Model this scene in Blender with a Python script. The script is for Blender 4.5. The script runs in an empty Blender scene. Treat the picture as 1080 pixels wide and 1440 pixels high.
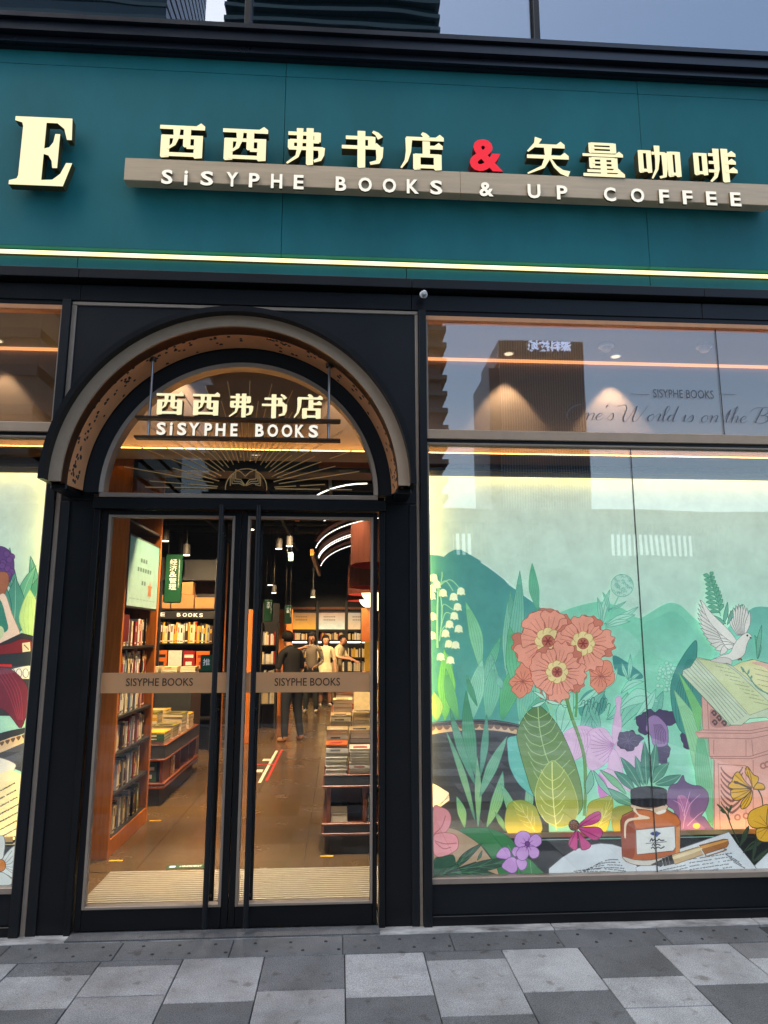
import bpy, bmesh, math, random
from mathutils import Vector, Matrix
from mathutils.geometry import tessellate_polygon
random.seed(7)
sc = bpy.context.scene
COL = sc.collection
R = math.radians

# ------------------------------------------------------------------ camera, sky, sun, exposure
F_PX, PITCH, YAW, CAM_H, CAM_D = 971.0, R(9.98), R(3.6), 1.65, 4.28
cd = bpy.data.cameras.new('camera'); cam = bpy.data.objects.new('camera', cd); COL.objects.link(cam)
cd.sensor_fit = 'VERTICAL'; cd.sensor_height = 24.0; cd.lens = 24.0 * F_PX / 1440.0
cd.clip_start = 0.05; cd.clip_end = 3000
cam.location = (0, -CAM_D, CAM_H); cam.rotation_euler = (R(90) + PITCH, 0, -YAW)
sc.camera = cam
world = bpy.data.worlds.new('World'); sc.world = world; world.use_nodes = True
wn = world.node_tree.nodes; wl = world.node_tree.links
sky = wn.new('ShaderNodeTexSky'); sky.sky_type = 'NISHITA'; sky.sun_disc = False
SUN_EL, SUN_AZ = R(70), R(236)            # a veiled sun high over the plaza: soft, nearly shadowless light
sky.sun_elevation = SUN_EL; sky.sun_rotation = SUN_AZ
sky.air_density = 1.3; sky.dust_density = 2.2; sky.ozone_density = 1.0
wl.new(sky.outputs[0], wn['Background'].inputs[0]); wn['Background'].inputs[1].default_value = 0.148
sd = bpy.data.lights.new('sun', 'SUN'); sd.energy = 0.68; sd.angle = R(70); sd.color = (1, .95, .87)
sun = bpy.data.objects.new('sun', sd); COL.objects.link(sun)
_d = Vector((math.sin(SUN_AZ) * math.cos(SUN_EL), math.cos(SUN_AZ) * math.cos(SUN_EL), math.sin(SUN_EL)))
sun.rotation_euler = _d.to_track_quat('Z', 'Y').to_euler(); sun.location = (-20, -40, 60)
vs = sc.view_settings; vs.view_transform = 'Standard'; vs.look = 'None'; vs.gamma = 1; vs.use_curve_mapping = False
vs.exposure = 1.10
cy = sc.cycles
cy.use_denoising = True; cy.max_bounces = 7; cy.diffuse_bounces = 3; cy.glossy_bounces = 4
cy.transmission_bounces = 4; cy.transparent_max_bounces = 24; cy.caustics_reflective = False
cy.caustics_refractive = False; cy.sample_clamp_indirect = 6.0; cy.sample_clamp_direct = 0.0

_sp, _cp, _sy, _cyw = math.sin(PITCH), math.cos(PITCH), math.sin(YAW), math.cos(YAW)
_f = Vector((_sy * _cp, _cyw * _cp, _sp)); _r = Vector((_cyw, -_sy, 0)); _u = _r.cross(_f)
def at(px, py, Y):
    """the point of the plane y = Y measured at a photo pixel"""
    d = _f + _r * ((px - 540) / F_PX) - _u * ((py - 720) / F_PX)
    t = (Y + CAM_D) / d.y
    return (d.x * t, CAM_H + d.z * t)
def ground(px, py, z=0.0):
    d = _f + _r * ((px - 540) / F_PX) - _u * ((py - 720) / F_PX)
    t = (z - CAM_H) / d.z
    return (d.x * t, -CAM_D + d.y * t)

# ------------------------------------------------------------------ materials
def lin(c):
    c = c / 255.0
    return c / 12.92 if c <= .04045 else ((c + .055) / 1.055) ** 2.4
def S(r, g, b): return (lin(r), lin(g), lin(b))
def mat(name, col, rough=.5, metal=0.0, var=0.0, vscale=6.0, bump=0.0, bscale=60.0, stretch=None, spec=.5, var2=None, coat=0.0):
    m = bpy.data.materials.new(name); m.use_nodes = True
    n = m.node_tree.nodes; l = m.node_tree.links; b = n['Principled BSDF']
    b.inputs['Base Color'].default_value = (*col, 1); b.inputs['Roughness'].default_value = rough
    b.inputs['Metallic'].default_value = metal; b.inputs['Specular IOR Level'].default_value = spec
    b.inputs['Coat Weight'].default_value = coat
    if var or bump:
        tc = n.new('ShaderNodeTexCoord'); mp = n.new('ShaderNodeMapping'); l.new(tc.outputs['Object'], mp.inputs[0])
        oi = n.new('ShaderNodeObjectInfo'); l.new(oi.outputs['Location'], mp.inputs['Location'])
        if stretch: mp.inputs['Scale'].default_value = stretch
    if var:
        nz = n.new('ShaderNodeTexNoise'); nz.inputs['Scale'].default_value = vscale; nz.inputs['Detail'].default_value = 7
        nz.inputs['Roughness'].default_value = .65
        l.new(mp.outputs[0], nz.inputs[0]); cr = n.new('ShaderNodeValToRGB'); l.new(nz.outputs[0], cr.inputs[0])
        lo = var2 or tuple(c * (1 - var) for c in col); hi = tuple(min(1, c * (1 + var)) for c in col)
        cr.color_ramp.elements[0].position = .3; cr.color_ramp.elements[1].position = .7
        cr.color_ramp.elements[0].color = (*lo, 1); cr.color_ramp.elements[1].color = (*hi, 1)
        l.new(cr.outputs[0], b.inputs['Base Color'])
        mr = n.new('ShaderNodeMapRange'); mr.inputs[3].default_value = max(.02, rough - .1); mr.inputs[4].default_value = min(1, rough + .12)
        l.new(nz.outputs[0], mr.inputs[0]); l.new(mr.outputs[0], b.inputs['Roughness'])
    if bump:
        nb = n.new('ShaderNodeTexNoise'); nb.inputs['Scale'].default_value = bscale; nb.inputs['Detail'].default_value = 4
        l.new(mp.outputs[0], nb.inputs[0]); bp = n.new('ShaderNodeBump'); bp.inputs['Strength'].default_value = bump
        bp.inputs['Distance'].default_value = .01
        l.new(nb.outputs[0], bp.inputs['Height']); l.new(bp.outputs[0], b.inputs['Normal'])
    return m
LAMP = 0.62           # all lamps together, against the daylight
def emit(name, col, strength, base=None):
    strength *= LAMP
    m = mat(name, base or tuple(min(1, c) for c in col), .5)
    b = m.node_tree.nodes['Principled BSDF']
    b.inputs['Emission Color'].default_value = (*col, 1); b.inputs['Emission Strength'].default_value = strength
    return m
def glassmat(name, r0, tint=(.97, .98, .97), wav=0.0):
    m = bpy.data.materials.new(name); m.use_nodes = True
    n = m.node_tree.nodes; l = m.node_tree.links; n.remove(n['Principled BSDF'])
    tr = n.new('ShaderNodeBsdfTransparent'); tr.inputs[0].default_value = (*tint, 1)
    gl = n.new('ShaderNodeBsdfGlossy'); gl.inputs['Roughness'].default_value = 0.0
    lw = n.new('ShaderNodeLayerWeight'); lw.inputs[0].default_value = .5
    p = n.new('ShaderNodeMath'); p.operation = 'POWER'; p.inputs[1].default_value = 4.0; l.new(lw.outputs['Facing'], p.inputs[0])
    a = n.new('ShaderNodeMath'); a.operation = 'MULTIPLY_ADD'; a.inputs[1].default_value = 1 - r0; a.inputs[2].default_value = r0
    l.new(p.outputs[0], a.inputs[0]); mx = n.new('ShaderNodeMixShader'); l.new(a.outputs[0], mx.inputs[0])
    l.new(tr.outputs[0], mx.inputs[1]); l.new(gl.outputs[0], mx.inputs[2]); l.new(mx.outputs[0], n['Material Output'].inputs[0])
    if wav:
        tc = n.new('ShaderNodeTexCoord'); nz = n.new('ShaderNodeTexNoise'); nz.inputs['Scale'].default_value = 1.3
        nz.inputs['Detail'].default_value = 1; l.new(tc.outputs['Object'], nz.inputs[0])
        bp = n.new('ShaderNodeBump'); bp.inputs['Strength'].default_value = wav; bp.inputs['Distance'].default_value = .01
        l.new(nz.outputs[0], bp.inputs['Height']); l.new(bp.outputs[0], gl.inputs['Normal'])
    return m
def printmat(name, em=0.0, rough=.55):
    """flat print: the ink colour is stored on the sheet's faces"""
    m = bpy.data.materials.new(name); m.use_nodes = True
    n = m.node_tree.nodes; l = m.node_tree.links; b = n['Principled BSDF']; b.inputs['Roughness'].default_value = rough
    ca = n.new('ShaderNodeVertexColor'); ca.layer_name = 'ink'
    tc = n.new('ShaderNodeTexCoord'); nz = n.new('ShaderNodeTexNoise'); nz.inputs['Scale'].default_value = 7; nz.inputs['Detail'].default_value = 9
    nz.inputs['Roughness'].default_value = .7
    oi = n.new('ShaderNodeObjectInfo'); va = n.new('ShaderNodeVectorMath'); l.new(tc.outputs['Object'], va.inputs[0]); l.new(oi.outputs['Location'], va.inputs[1])
    l.new(va.outputs[0], nz.inputs[0])
    mr = n.new('ShaderNodeMapRange'); mr.inputs[1].default_value = .25; mr.inputs[2].default_value = .75; mr.inputs[3].default_value = .82; mr.inputs[4].default_value = 1.12
    l.new(nz.outputs[0], mr.inputs[0]); vm = n.new('ShaderNodeVectorMath'); vm.operation = 'SCALE'
    l.new(ca.outputs[0], vm.inputs[0]); l.new(mr.outputs[0], vm.inputs['Scale']); l.new(vm.outputs[0], b.inputs['Base Color'])
    if em:
        em *= LAMP
        l.new(vm.outputs[0], b.inputs['Emission Color']); b.inputs['Emission Strength'].default_value = em
    return m

black = mat('black_powder_coat', (.0064, .0072, .0082), .36, 0, .18, 3, .03, 300, spec=.28)
black2 = mat('black_panel', (.0088, .0102, .0122), .42, 0, .15, 2, .03, 300, spec=.32)
teal = mat('teal_wall_paint', S(36, 122, 126), .55, 0, .17, 1.4, .30, 2.2, (1, 1, .45), spec=.25)
cornice_m = mat('cornice_paint', (.008, .012, .020), .30, 0, .15, 3)
beige = mat('champagne_metal', S(184, 160, 134), .45, .1, .08, 8, 0, 60)
beige_d = mat('champagne_trim', S(158, 142, 126), .42, .15, .10, 8)
bronze = mat('bronze_metal', S(120, 84, 58), .35, .8, .12, 9)
copper = mat('copper_soffit', S(228, 160, 110), .42, .15, .10, 7, .02, 200)
rail_m = mat('sign_rail_metal', S(226, 198, 160), .45, .12, .10, 3, .02, 200, (1, 1, 12))
dark_brown = mat('dark_bronze', S(70, 56, 46), .4, .6, .1, 8)
steel = mat('brushed_steel', S(165, 165, 168), .3, .9, .08, 20)
face_cream = emit('lit_letter_face', (1.0, .88, .52), .66, S(196, 182, 132))
face_white = emit('lit_letter_white', (1.0, .92, .74), .56, S(205, 200, 186))
face_red = emit('lit_letter_red', (.9, .012, .03), .55, S(200, 10, 25))
side_dark = mat('letter_side', S(92, 84, 52), .45, .3)
side_red = mat('letter_side_red', S(110, 8, 14), .45)
led_y = emit('warm_led', (1.0, .84, .42), 1.25)
led_w = emit('window_led', (1.0, .66, .12), 8.5)
led_o = emit('amber_led', (1.0, .46, .10), 13.0)
lamp_w = emit('lamp_lens', (1.0, .86, .62), 9.0)
strip_w = emit('strip_light', (1.0, .93, .82), 2.0)
lens_dim = emit('baffled_lens', (1.0, .86, .62), .9)
glass_win = glassmat('shop_window_glass', .145, (.97, .985, .975), .10)
glass_door = glassmat('door_glass', .028, (.98, .985, .98), .08)
glass_up = glassmat('upper_glazing_glass', .34, (.55, .62, .66), .2)
print_m = printmat('printed_board', 0.78)
print_front_glow = printmat('printed_cutout_glow', 0.75, .45)  # cutouts are no lamps: emission of their own ink added to brighten them
gold = mat('gold_line', S(236, 196, 128), .4, .25)
wood = mat('orange_wood', S(184, 104, 38), .42, 0, .22, 5, .02, 80, (9, 9, .8))
wood_d = mat('red_brown_wood', S(120, 62, 34), .42, 0, .2, 5, .02, 80, (9, 9, .8))
shelf_black = mat('black_shelf', (.018, .017, .018), .45, 0, .2, 8)
charcoal = mat('charcoal_board', (.030, .034, .036), .5, 0, .2, 6)
paper = mat('book_paper', S(226, 214, 190), .7, 0, .1, 30, .05, 300, (1, 1, 40))
dark_ceiling = mat('dark_ceiling_paint', (.020, .018, .017), .8, 0, .3, 3)
pipe_m = mat('dark_pipe', (.034, .031, .029), .6, .1)
bulk_m = mat('bulkhead_paint', S(152, 138, 124), .7, 0, .04, 3)
ceil_w = mat('soffit_board', S(140, 144, 148), .7, 0, .04, 3)

# ------------------------------------------------------------------ mesh building
ORG = {}
class MB:
    def __init__(s): s.v = []; s.f = []; s.m = []; s.c = []
    def face(s, pts, mi=0, c=None):
        k = len(s.v); s.v += [tuple(p) for p in pts]; s.f.append(tuple(range(k, k + len(pts)))); s.m.append(mi); s.c.append(c)
    def box(s, x0, x1, y0, y1, z0, z1, mi=0, c=None, top=None):
        k = len(s.v)
        s.v += [(x0, y0, z0), (x1, y0, z0), (x1, y1, z0), (x0, y1, z0), (x0, y0, z1), (x1, y0, z1), (x1, y1, z1), (x0, y1, z1)]
        for q in ((0, 3, 2, 1), (4, 5, 6, 7), (0, 1, 5, 4), (1, 2, 6, 5), (2, 3, 7, 6), (3, 0, 4, 7)):
            s.f.append(tuple(k + i for i in q)); s.m.append(top if (top is not None and q == (4, 5, 6, 7)) else mi); s.c.append(c)
        return s
    def prism(s, pts, y0, y1, mf=0, ms=0, c=None):
        """outline pts (x, z), front face at y0, back at y1"""
        n = len(pts)
        area = sum(pts[i][0] * pts[(i + 1) % n][1] - pts[(i + 1) % n][0] * pts[i][1] for i in range(n))
        if area < 0: pts = pts[::-1]
        k = len(s.v); s.v += [(p[0], y0, p[1]) for p in pts] + [(p[0], y1, p[1]) for p in pts]
        for t in tessellate_polygon([[Vector((p[0], p[1], 0)) for p in pts]]):
            a, b, d = t
            cr = (pts[b][0] - pts[a][0]) * (pts[d][1] - pts[a][1]) - (pts[b][1] - pts[a][1]) * (pts[d][0] - pts[a][0])
            if cr < 0: a, d = d, a
            s.f.append((k + a, k + b, k + d)); s.m.append(mf); s.c.append(c)
            s.f.append((k + n + a, k + n + d, k + n + b)); s.m.append(ms); s.c.append(c)
        for i in range(n):
            j = (i + 1) % n
            s.f.append((k + i, k + n + i, k + n + j, k + j)); s.m.append(ms); s.c.append(c)
        return s
    def cyl(s, p0, p1, r0, r1=None, n=14, mi=0, cap=True, capm=None):
        r1 = r0 if r1 is None else r1
        a = Vector(p0); b = Vector(p1); d = (b - a).normalized()
        t = Vector((0, 0, 1)) if abs(d.z) < .9 else Vector((1, 0, 0))
        e = d.cross(t).normalized(); g = d.cross(e)
        k = len(s.v)
        for c_, r in ((a, r0), (b, r1)):
            for i in range(n):
                q = c_ + (e * math.cos(2 * math.pi * i / n) + g * math.sin(2 * math.pi * i / n)) * r
                s.v.append(tuple(q))
        for i in range(n):
            j = (i + 1) % n
            s.f.append((k + i, k + n + i, k + n + j, k + j)); s.m.append(mi); s.c.append(None)
        if cap:
            s.f.append(tuple(k + i for i in range(n))); s.m.append(mi); s.c.append(None)
            s.f.append(tuple(k + n + i for i in reversed(range(n)))); s.m.append(mi if capm is None else capm); s.c.append(None)
        return s
    def tube(s, pts, r, n=8, mi=0):
        for a, b in zip(pts, pts[1:]): s.cyl(a, b, r, r, n, mi)
        return s
    def sweep(s, prof, cx, cz, a0=0.0, a1=180.0, n=64, mi=0):
        """closed profile of (radius, y) turned about (cx, cz) in the wall plane"""
        k = len(s.v); q = len(prof)
        for i in range(n + 1):
            a = R(a0 + (a1 - a0) * i / n)
            for (r, y) in prof: s.v.append((cx + r * math.cos(a), y, cz + r * math.sin(a)))
        for i in range(n):
            for j in range(q):
                j2 = (j + 1) % q
                s.f.append((k + i * q + j, k + i * q + j2, k + (i + 1) * q + j2, k + (i + 1) * q + j)); s.m.append(mi); s.c.append(None)
        s.f.append(tuple(k + j for j in reversed(range(q)))); s.m.append(mi); s.c.append(None)
        s.f.append(tuple(k + n * q + j for j in range(q))); s.m.append(mi); s.c.append(None)
        return s
    def build(s, name, mats, parent=None, bevel=0.0, smooth=False, seg=1, fixn=False):
        me = bpy.data.meshes.new(name)
        lo = Vector([min(p[i] for p in s.v) for i in range(3)]); hi = Vector([max(p[i] for p in s.v) for i in range(3)])
        org = (lo + hi) / 2
        if parent is None: org.z = lo.z
        me.from_pydata([tuple(Vector(p) - org) for p in s.v], [], s.f)
        mats = mats if isinstance(mats, (list, tuple)) else [mats]
        for m in mats: me.materials.append(m)
        me.polygons.foreach_set('material_index', s.m)
        if any(c is not None for c in s.c):
            ca = me.color_attributes.new('ink', 'FLOAT_COLOR', 'CORNER')
            for p, c in zip(me.polygons, s.c):
                for i_, li in enumerate(p.loop_indices):
                    cc = c[i_] if (c and isinstance(c[0], tuple)) else (c or (1, 1, 1))
                    ca.data[li].color = (*cc, 1)
        if bevel or fixn:
            bm = bmesh.new(); bm.from_mesh(me)
            if fixn: bmesh.ops.recalc_face_normals(bm, faces=bm.faces)
            if bevel:
                bmesh.ops.bevel(bm, geom=[e for e in bm.edges if len(e.link_faces) == 2 and e.calc_face_angle(0) > .6], offset=bevel, segments=seg, affect='EDGES', clamp_overlap=True)
            bm.to_mesh(me); bm.free()
        if smooth:
            me.polygons.foreach_set('use_smooth', [True] * len(me.polygons))
            try: me.set_sharp_from_angle(angle=R(35))
            except Exception: pass
        o = bpy.data.objects.new(name, me); COL.objects.link(o); ORG[o] = org
        if parent is not None:
            o.parent = parent; o.location = org - ORG[parent]
        else: o.location = org
        return o
def tag(o, label=None, cat=None, group=None, kind=None):
    if label: o['label'] = label
    if cat: o['category'] = cat
    if group: o['group'] = group
    if kind: o['kind'] = kind
    return o
def thing(name, label, cat, loc, group=None):
    o = bpy.data.objects.new(name, None); COL.objects.link(o); o.location = loc; ORG[o] = Vector(loc); o.empty_display_size = .1
    return tag(o, label, cat, group)
def bx(name, m, parent, x0, x1, y0, y1, z0, z1, bevel=.003):
    return MB().box(x0, x1, y0, y1, z0, z1).build(name, m, parent, bevel)
def move_copy(o, dx, dy, dz, parent=None):
    c = o.copy(); COL.objects.link(c); c.location = o.location + Vector((dx, dy, dz)); ORG[c] = ORG[o] + Vector((dx, dy, dz))
    if parent is not None: c.parent = parent
    return c
def copy_thing(o, dx, dy, dz, label=None):
    c = move_copy(o, dx, dy, dz)
    if label: c['label'] = label
    for ch in list(o.children):
        d = ch.copy(); COL.objects.link(d); d.parent = c; ORG[d] = ORG[ch] + Vector((dx, dy, dz))
        for g in ch.children:
            e = g.copy(); COL.objects.link(e); e.parent = d
    return c

# ---- lettering
def text_mb(body, size, y0, depth, bold=0.0, mf=0, ms=1):
    """flat letters standing in the wall plane, front at y0; returns (MB, width, height) starting at x = 0"""
    c = bpy.data.curves.new('lettering', 'FONT'); c.body = body; c.size = size; c.offset = bold; c.resolution_u = 3
    o = bpy.data.objects.new('lettering', c); COL.objects.link(o)
    dg = bpy.context.evaluated_depsgraph_get(); dg.update()
    me = bpy.data.meshes.new_from_object(o.evaluated_get(dg))
    mb = MB(); vs_ = [v.co.copy() for v in me.vertices]
    ex = {}
    for p in me.polygons:
        vi = list(p.vertices)
        mb.face([(vs_[i].x, y0, vs_[i].y) for i in vi], mf)
        for a, b in zip(vi, vi[1:] + vi[:1]): ex[(a, b)] = ex.get((a, b), 0) + 1
    if depth:
        for (a, b) in ex:
            if (b, a) not in ex:
                A, B = vs_[a], vs_[b]
                mb.face([(A.x, y0, A.y), (A.x, y0 + depth, A.y), (B.x, y0 + depth, B.y), (B.x, y0, B.y)], ms)
    COL.objects.unlink(o); bpy.data.objects.remove(o); bpy.data.curves.remove(c); bpy.data.meshes.remove(me)
    if not mb.v: return mb, 0, 0, 0, 0
    xs = [v[0] for v in mb.v]; zs = [v[2] for v in mb.v]
    return mb, min(xs), max(xs), min(zs), max(zs)
def place_text(name, body, x0, x1, z0, z1, y0, depth, mats, parent, bold=.02, keep=False):
    """lettering stretched into the box x0..x1, z0..z1"""
    mb, a, b, c, d = text_mb(body, 1.0, 0, 1.0 if depth else 0, bold)
    sx = (x1 - x0) / (b - a); sz = (z1 - z0) / (d - c)
    if keep: sx = sz; x0 = (x0 + x1) / 2 - (b - a) * sx / 2
    mb.v = [(x0 + (v[0] - a) * sx, y0 + v[1] * depth, z0 + (v[2] - c) * sz) for v in mb.v]
    return mb.build(name, mats, parent)

# brush-built glyphs of the shop's heavy song-style characters, on a 100 x 100 grid
def _h(x0, x1, y, w=10): return [(x0, y - w / 2), (x1, y - w / 2), (x1, y + w / 2), (x1 - 3, y + w / 2 + 3), (x1 - 9, y + w / 2 + 9), (x1 - 19, y + w / 2), (x0, y + w / 2)]
def _b(x0, x1, y, w=10): return [(x0, y - w / 2), (x1, y - w / 2), (x1, y + w / 2), (x0, y + w / 2)]
def _v(x, y0, y1, w=19): return [(x - w / 2, y0 + 2), (x - w / 2 + 3, y0 - 2), (x + w / 2, y0), (x + w / 2, y1), (x - w / 2, y1)]
def _c(pts, ws):
    L, Rr = [], []
    for i, p in enumerate(pts):
        a = pts[max(0, i - 1)]; b = pts[min(len(pts) - 1, i + 1)]
        dx, dy = b[0] - a[0], b[1] - a[1]; d = math.hypot(dx, dy) or 1
        w = ws[0] + (ws[1] - ws[0]) * i / (len(pts) - 1)
        L.append((p[0] - dy / d * w / 2, p[1] + dx / d * w / 2)); Rr.append((p[0] + dy / d * w / 2, p[1] - dx / d * w / 2))
    return L + Rr[::-1]
GL = {
 'xi': [_h(1, 99, 89, 11), _v(14, 4, 66), _b(6, 84, 62, 10), _v(86, 4, 67), _b(14, 86, 12, 11), _c([(38, 88), (38, 60), (33, 40), (20, 27)], (16, 5)), _v(61, 34, 88, 16), _b(61, 78, 33, 10)],
 'fu': [_b(10, 84, 84), _v(80, 62, 88, 16), _b(14, 84, 63), _v(17, 42, 66, 15), _b(12, 94, 43), _c([(90, 46), (90, 26), (86, 14), (72, 8)], (17, 7)), _c([(38, 98), (38, 44), (32, 20), (8, 0)], (16, 5)), _v(62, -2, 99, 17)],
 'shu': [_b(10, 74, 80), _v(70, 54, 84, 17), _h(1, 90, 53, 10), _c([(88, 56), (88, 28), (84, 14), (66, 9)], (18, 8)), _v(46, -3, 99, 18), _c([(72, 98), (82, 92), (90, 80)], (7, 14))],
 'dian': [_c([(48, 101), (54, 97), (60, 88)], (8, 16)), _h(12, 99, 85), _c([(18, 86), (17, 48), (12, 22), (0, 1)], (16, 4)), _v(58, 38, 78, 17), _h(58, 96, 61, 10), _v(36, -2, 41, 17), _b(32, 88, 37), _v(84, -2, 41, 18), _b(36, 84, 6, 10)],
 'shi': [_c([(30, 101), (24, 84), (4, 62)], (17, 4)), _h(22, 90, 79), _h(2, 98, 48), _c([(51, 78), (50, 48), (38, 20), (2, 0)], (19, 4)), _c([(54, 46), (66, 22), (80, 8), (97, 2)], (4, 17))],
 'liang': [_v(24, 70, 99, 14), _b(22, 78, 96, 8), _v(76, 70, 99, 15), _b(24, 76, 84, 6), _b(24, 76, 72, 7), _h(1, 99, 62, 8), _v(23, 24, 54, 14), _b(22, 78, 52, 7), _v(77, 24, 54, 15), _b(24, 76, 39, 6), _b(24, 76, 26, 7), _v(50, 2, 54, 15), _h(10, 90, 14, 8), _h(0, 100, 2, 9)],
 'ka': [_v(8, 18, 84, 12), _b(6, 30, 80, 9), _v(27, 18, 84, 12), _b(8, 27, 24, 9), _b(34, 66, 76, 9), _c([(64, 78), (64, 30), (62, 8), (50, 4)], (14, 7)), _c([(47, 99), (47, 58), (44, 28), (32, 0)], (14, 4)), _v(77, 8, 82, 13), _b(77, 96, 78, 9), _v(95, 8, 82, 13), _b(77, 95, 15, 9)],
 'fei': [_v(8, 18, 84, 12), _b(6, 30, 80, 9), _v(27, 18, 84, 12), _b(8, 27, 24, 9), _c([(54, 99), (54, 36), (50, 14), (38, -2)], (15, 5)), _b(36, 54, 80, 9), _b(36, 54, 56, 9), _b(34, 54, 30, 9), _v(73, -2, 99, 16), _h(73, 99, 80, 9), _h(73, 98, 56, 9), _h(73, 100, 30, 9)],
 'amp': None, 'E': None}
GL['E'] = [[(0, 0), (88, 0), (100, 34), (90, 34), (82, 18), (70, 9), (52, 8), (52, 46), (60, 44), (66, 36), (68, 26), (76, 26), (76, 76), (68, 76), (66, 64), (60, 56), (52, 54), (52, 92), (70, 92), (82, 84), (88, 68), (96, 68), (94, 100), (0, 100), (0, 94), (12, 91), (14, 86), (14, 14), (12, 9), (0, 6)]]
def glyph(name, key, x0, x1, z0, z1, y0, y1, mats, parent):
    mb = MB(); e = 0.0
    for st in GL[key]:
        mb.prism([(x0 + p[0] / 100 * (x1 - x0), z0 + p[1] / 100 * (z1 - z0)) for p in st], y0 - e, y1, 0, 1); e += .0006
    return mb.build(name, mats, parent, fixn=False)
# ================================================================== pavement
def granite(name, col, sp):
    m = mat(name, col, .72, 0, .22, 3.2, .25, 160)
    n = m.node_tree.nodes; l = m.node_tree.links; b = n['Principled BSDF']
    src = b.inputs['Base Color'].links[0].from_socket
    tc = n['Texture Coordinate']; oi = n['Object Info']
    add = n.new('ShaderNodeVectorMath'); l.new(tc.outputs['Object'], add.inputs[0]); l.new(oi.outputs['Location'], add.inputs[1])
    w = n.new('ShaderNodeTexNoise'); w.inputs['Scale'].default_value = 190; w.inputs['Detail'].default_value = 2; l.new(add.outputs[0], w.inputs[0])
    cr = n.new('ShaderNodeValToRGB'); l.new(w.outputs[0], cr.inputs[0])
    cr.color_ramp.elements[0].position = .33; cr.color_ramp.elements[1].position = .66
    cr.color_ramp.elements[0].color = (1 - sp, 1 - sp, 1 - sp, 1); cr.color_ramp.elements[1].color = (1 + sp, 1 + sp, 1 + sp, 1)
    st = n.new('ShaderNodeTexNoise'); st.inputs['Scale'].default_value = 1.1; st.inputs['Detail'].default_value = 8; st.inputs['Roughness'].default_value = .7; l.new(add.outputs[0], st.inputs[0])
    c2 = n.new('ShaderNodeValToRGB'); l.new(st.outputs[0], c2.inputs[0]); c2.color_ramp.elements[0].position = .36; c2.color_ramp.elements[1].position = .58
    c2.color_ramp.elements[0].color = (.62, .60, .58, 1); c2.color_ramp.elements[1].color = (1, 1, 1, 1)
    rnd = n.new('ShaderNodeMapRange'); rnd.inputs[3].default_value = .86; rnd.inputs[4].default_value = 1.14; l.new(oi.outputs['Random'], rnd.inputs[0])
    v = src
    vo = n.new('ShaderNodeTexNoise'); vo.inputs['Scale'].default_value = 11; vo.inputs['Detail'].default_value = 3; l.new(add.outputs[0], vo.inputs[0])
    c3 = n.new('ShaderNodeValToRGB'); l.new(vo.outputs[0], c3.inputs[0]); c3.color_ramp.elements[0].position = .62; c3.color_ramp.elements[1].position = .72
    c3.color_ramp.elements[0].color = (1, 1, 1, 1); c3.color_ramp.elements[1].color = (.58, .55, .51, 1)
    for k in (cr.outputs[0], c2.outputs[0], c3.outputs[0]):
        mx = n.new('ShaderNodeVectorMath'); mx.operation = 'MULTIPLY'; l.new(v, mx.inputs[0]); l.new(k, mx.inputs[1]); v = mx.outputs[0]
    sc_ = n.new('ShaderNodeVectorMath'); sc_.operation = 'SCALE'; l.new(v, sc_.inputs[0]); l.new(rnd.outputs[0], sc_.inputs['Scale'])
    l.new(sc_.outputs[0], b.inputs['Base Color'])
    return m
gran_l = granite('light_granite', (.325, .335, .345), .34)
gran_m = granite('mid_granite', (.22, .225, .232), .34)
gran_d = granite('dark_granite', (.128, .134, .141), .45)
gran_b = granite('border_granite', (.125, .132, .138), .32)
screed = mat('cement_strip', (.30, .30, .29), .9, 0, .8, 6, .4, 60, (.6, 1.6, 1))
joint_m = mat('joint_dirt', (.035, .036, .036), .9, 0, .3, 20)
asphalt = mat('plaza_paving', (.16, .165, .17), .85, 0, .25, .5, .2, 40)

gm = MB().box(-900, 900, -1400, 700, -.40, -.30); tag(gm.build('ground', asphalt), kind='structure')
pv = MB().box(-14, 14, -60, .02, -.30, -.012); pave = tag(pv.build('pavement', joint_m), kind='structure')
colx = [-1.2 + .4145 * k for k in range(-9, 16)]
jw = .0055
random.seed(21)
# measured tones (row bands of each column): list of (length, tone)
known = {  # column index by left edge -> tones from the wall outwards: (y0, y1, tone)
    -2: [(-.32, -.76, 'L'), (-.76, -1.2, 'D')],
    -1: [(-.32, -.46, 'D'), (-.46, -.77, 'L'), (-.77, -1.2, 'D')],
    0: [(-.32, -.385, 'D'), (-.385, -.68, 'L'), (-.68, -1.2, 'M')],
    1: [(-.32, -.76, 'L'), (-.76, -1.18, 'D')],
    2: [(-.32, -.675, 'D'), (-.675, -1.25, 'L')],
    3: [(-.32, -.76, 'L'), (-.76, -1.18, 'D')],
    4: [(-.32, -.42, 'D'), (-.42, -.95, 'L'), (-.95, -1.3, 'D')],
    5: [(-.32, -.765, 'L'), (-.765, -1.2, 'D')],
    6: [(-.32, -.655, 'D'), (-.655, -.93, 'L'), (-.93, -1.3, 'L')],
    7: [(-.32, -.75, 'L'), (-.75, -1.2, 'D')],
    8: [(-.32, -.5, 'M'), (-.5, -1.0, 'L')],
}
tone = {'L': gran_l, 'M': gran_m, 'D': gran_d}
def tile(x0, x1, y0, y1, m):
    dz = random.uniform(-.0015, .0015)
    MB().box(x0 + jw / 2, x1 - jw / 2, y0 + jw / 2, y1 - jw / 2, -.05, dz).build('paving_tile', m, pave, .002)
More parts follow.
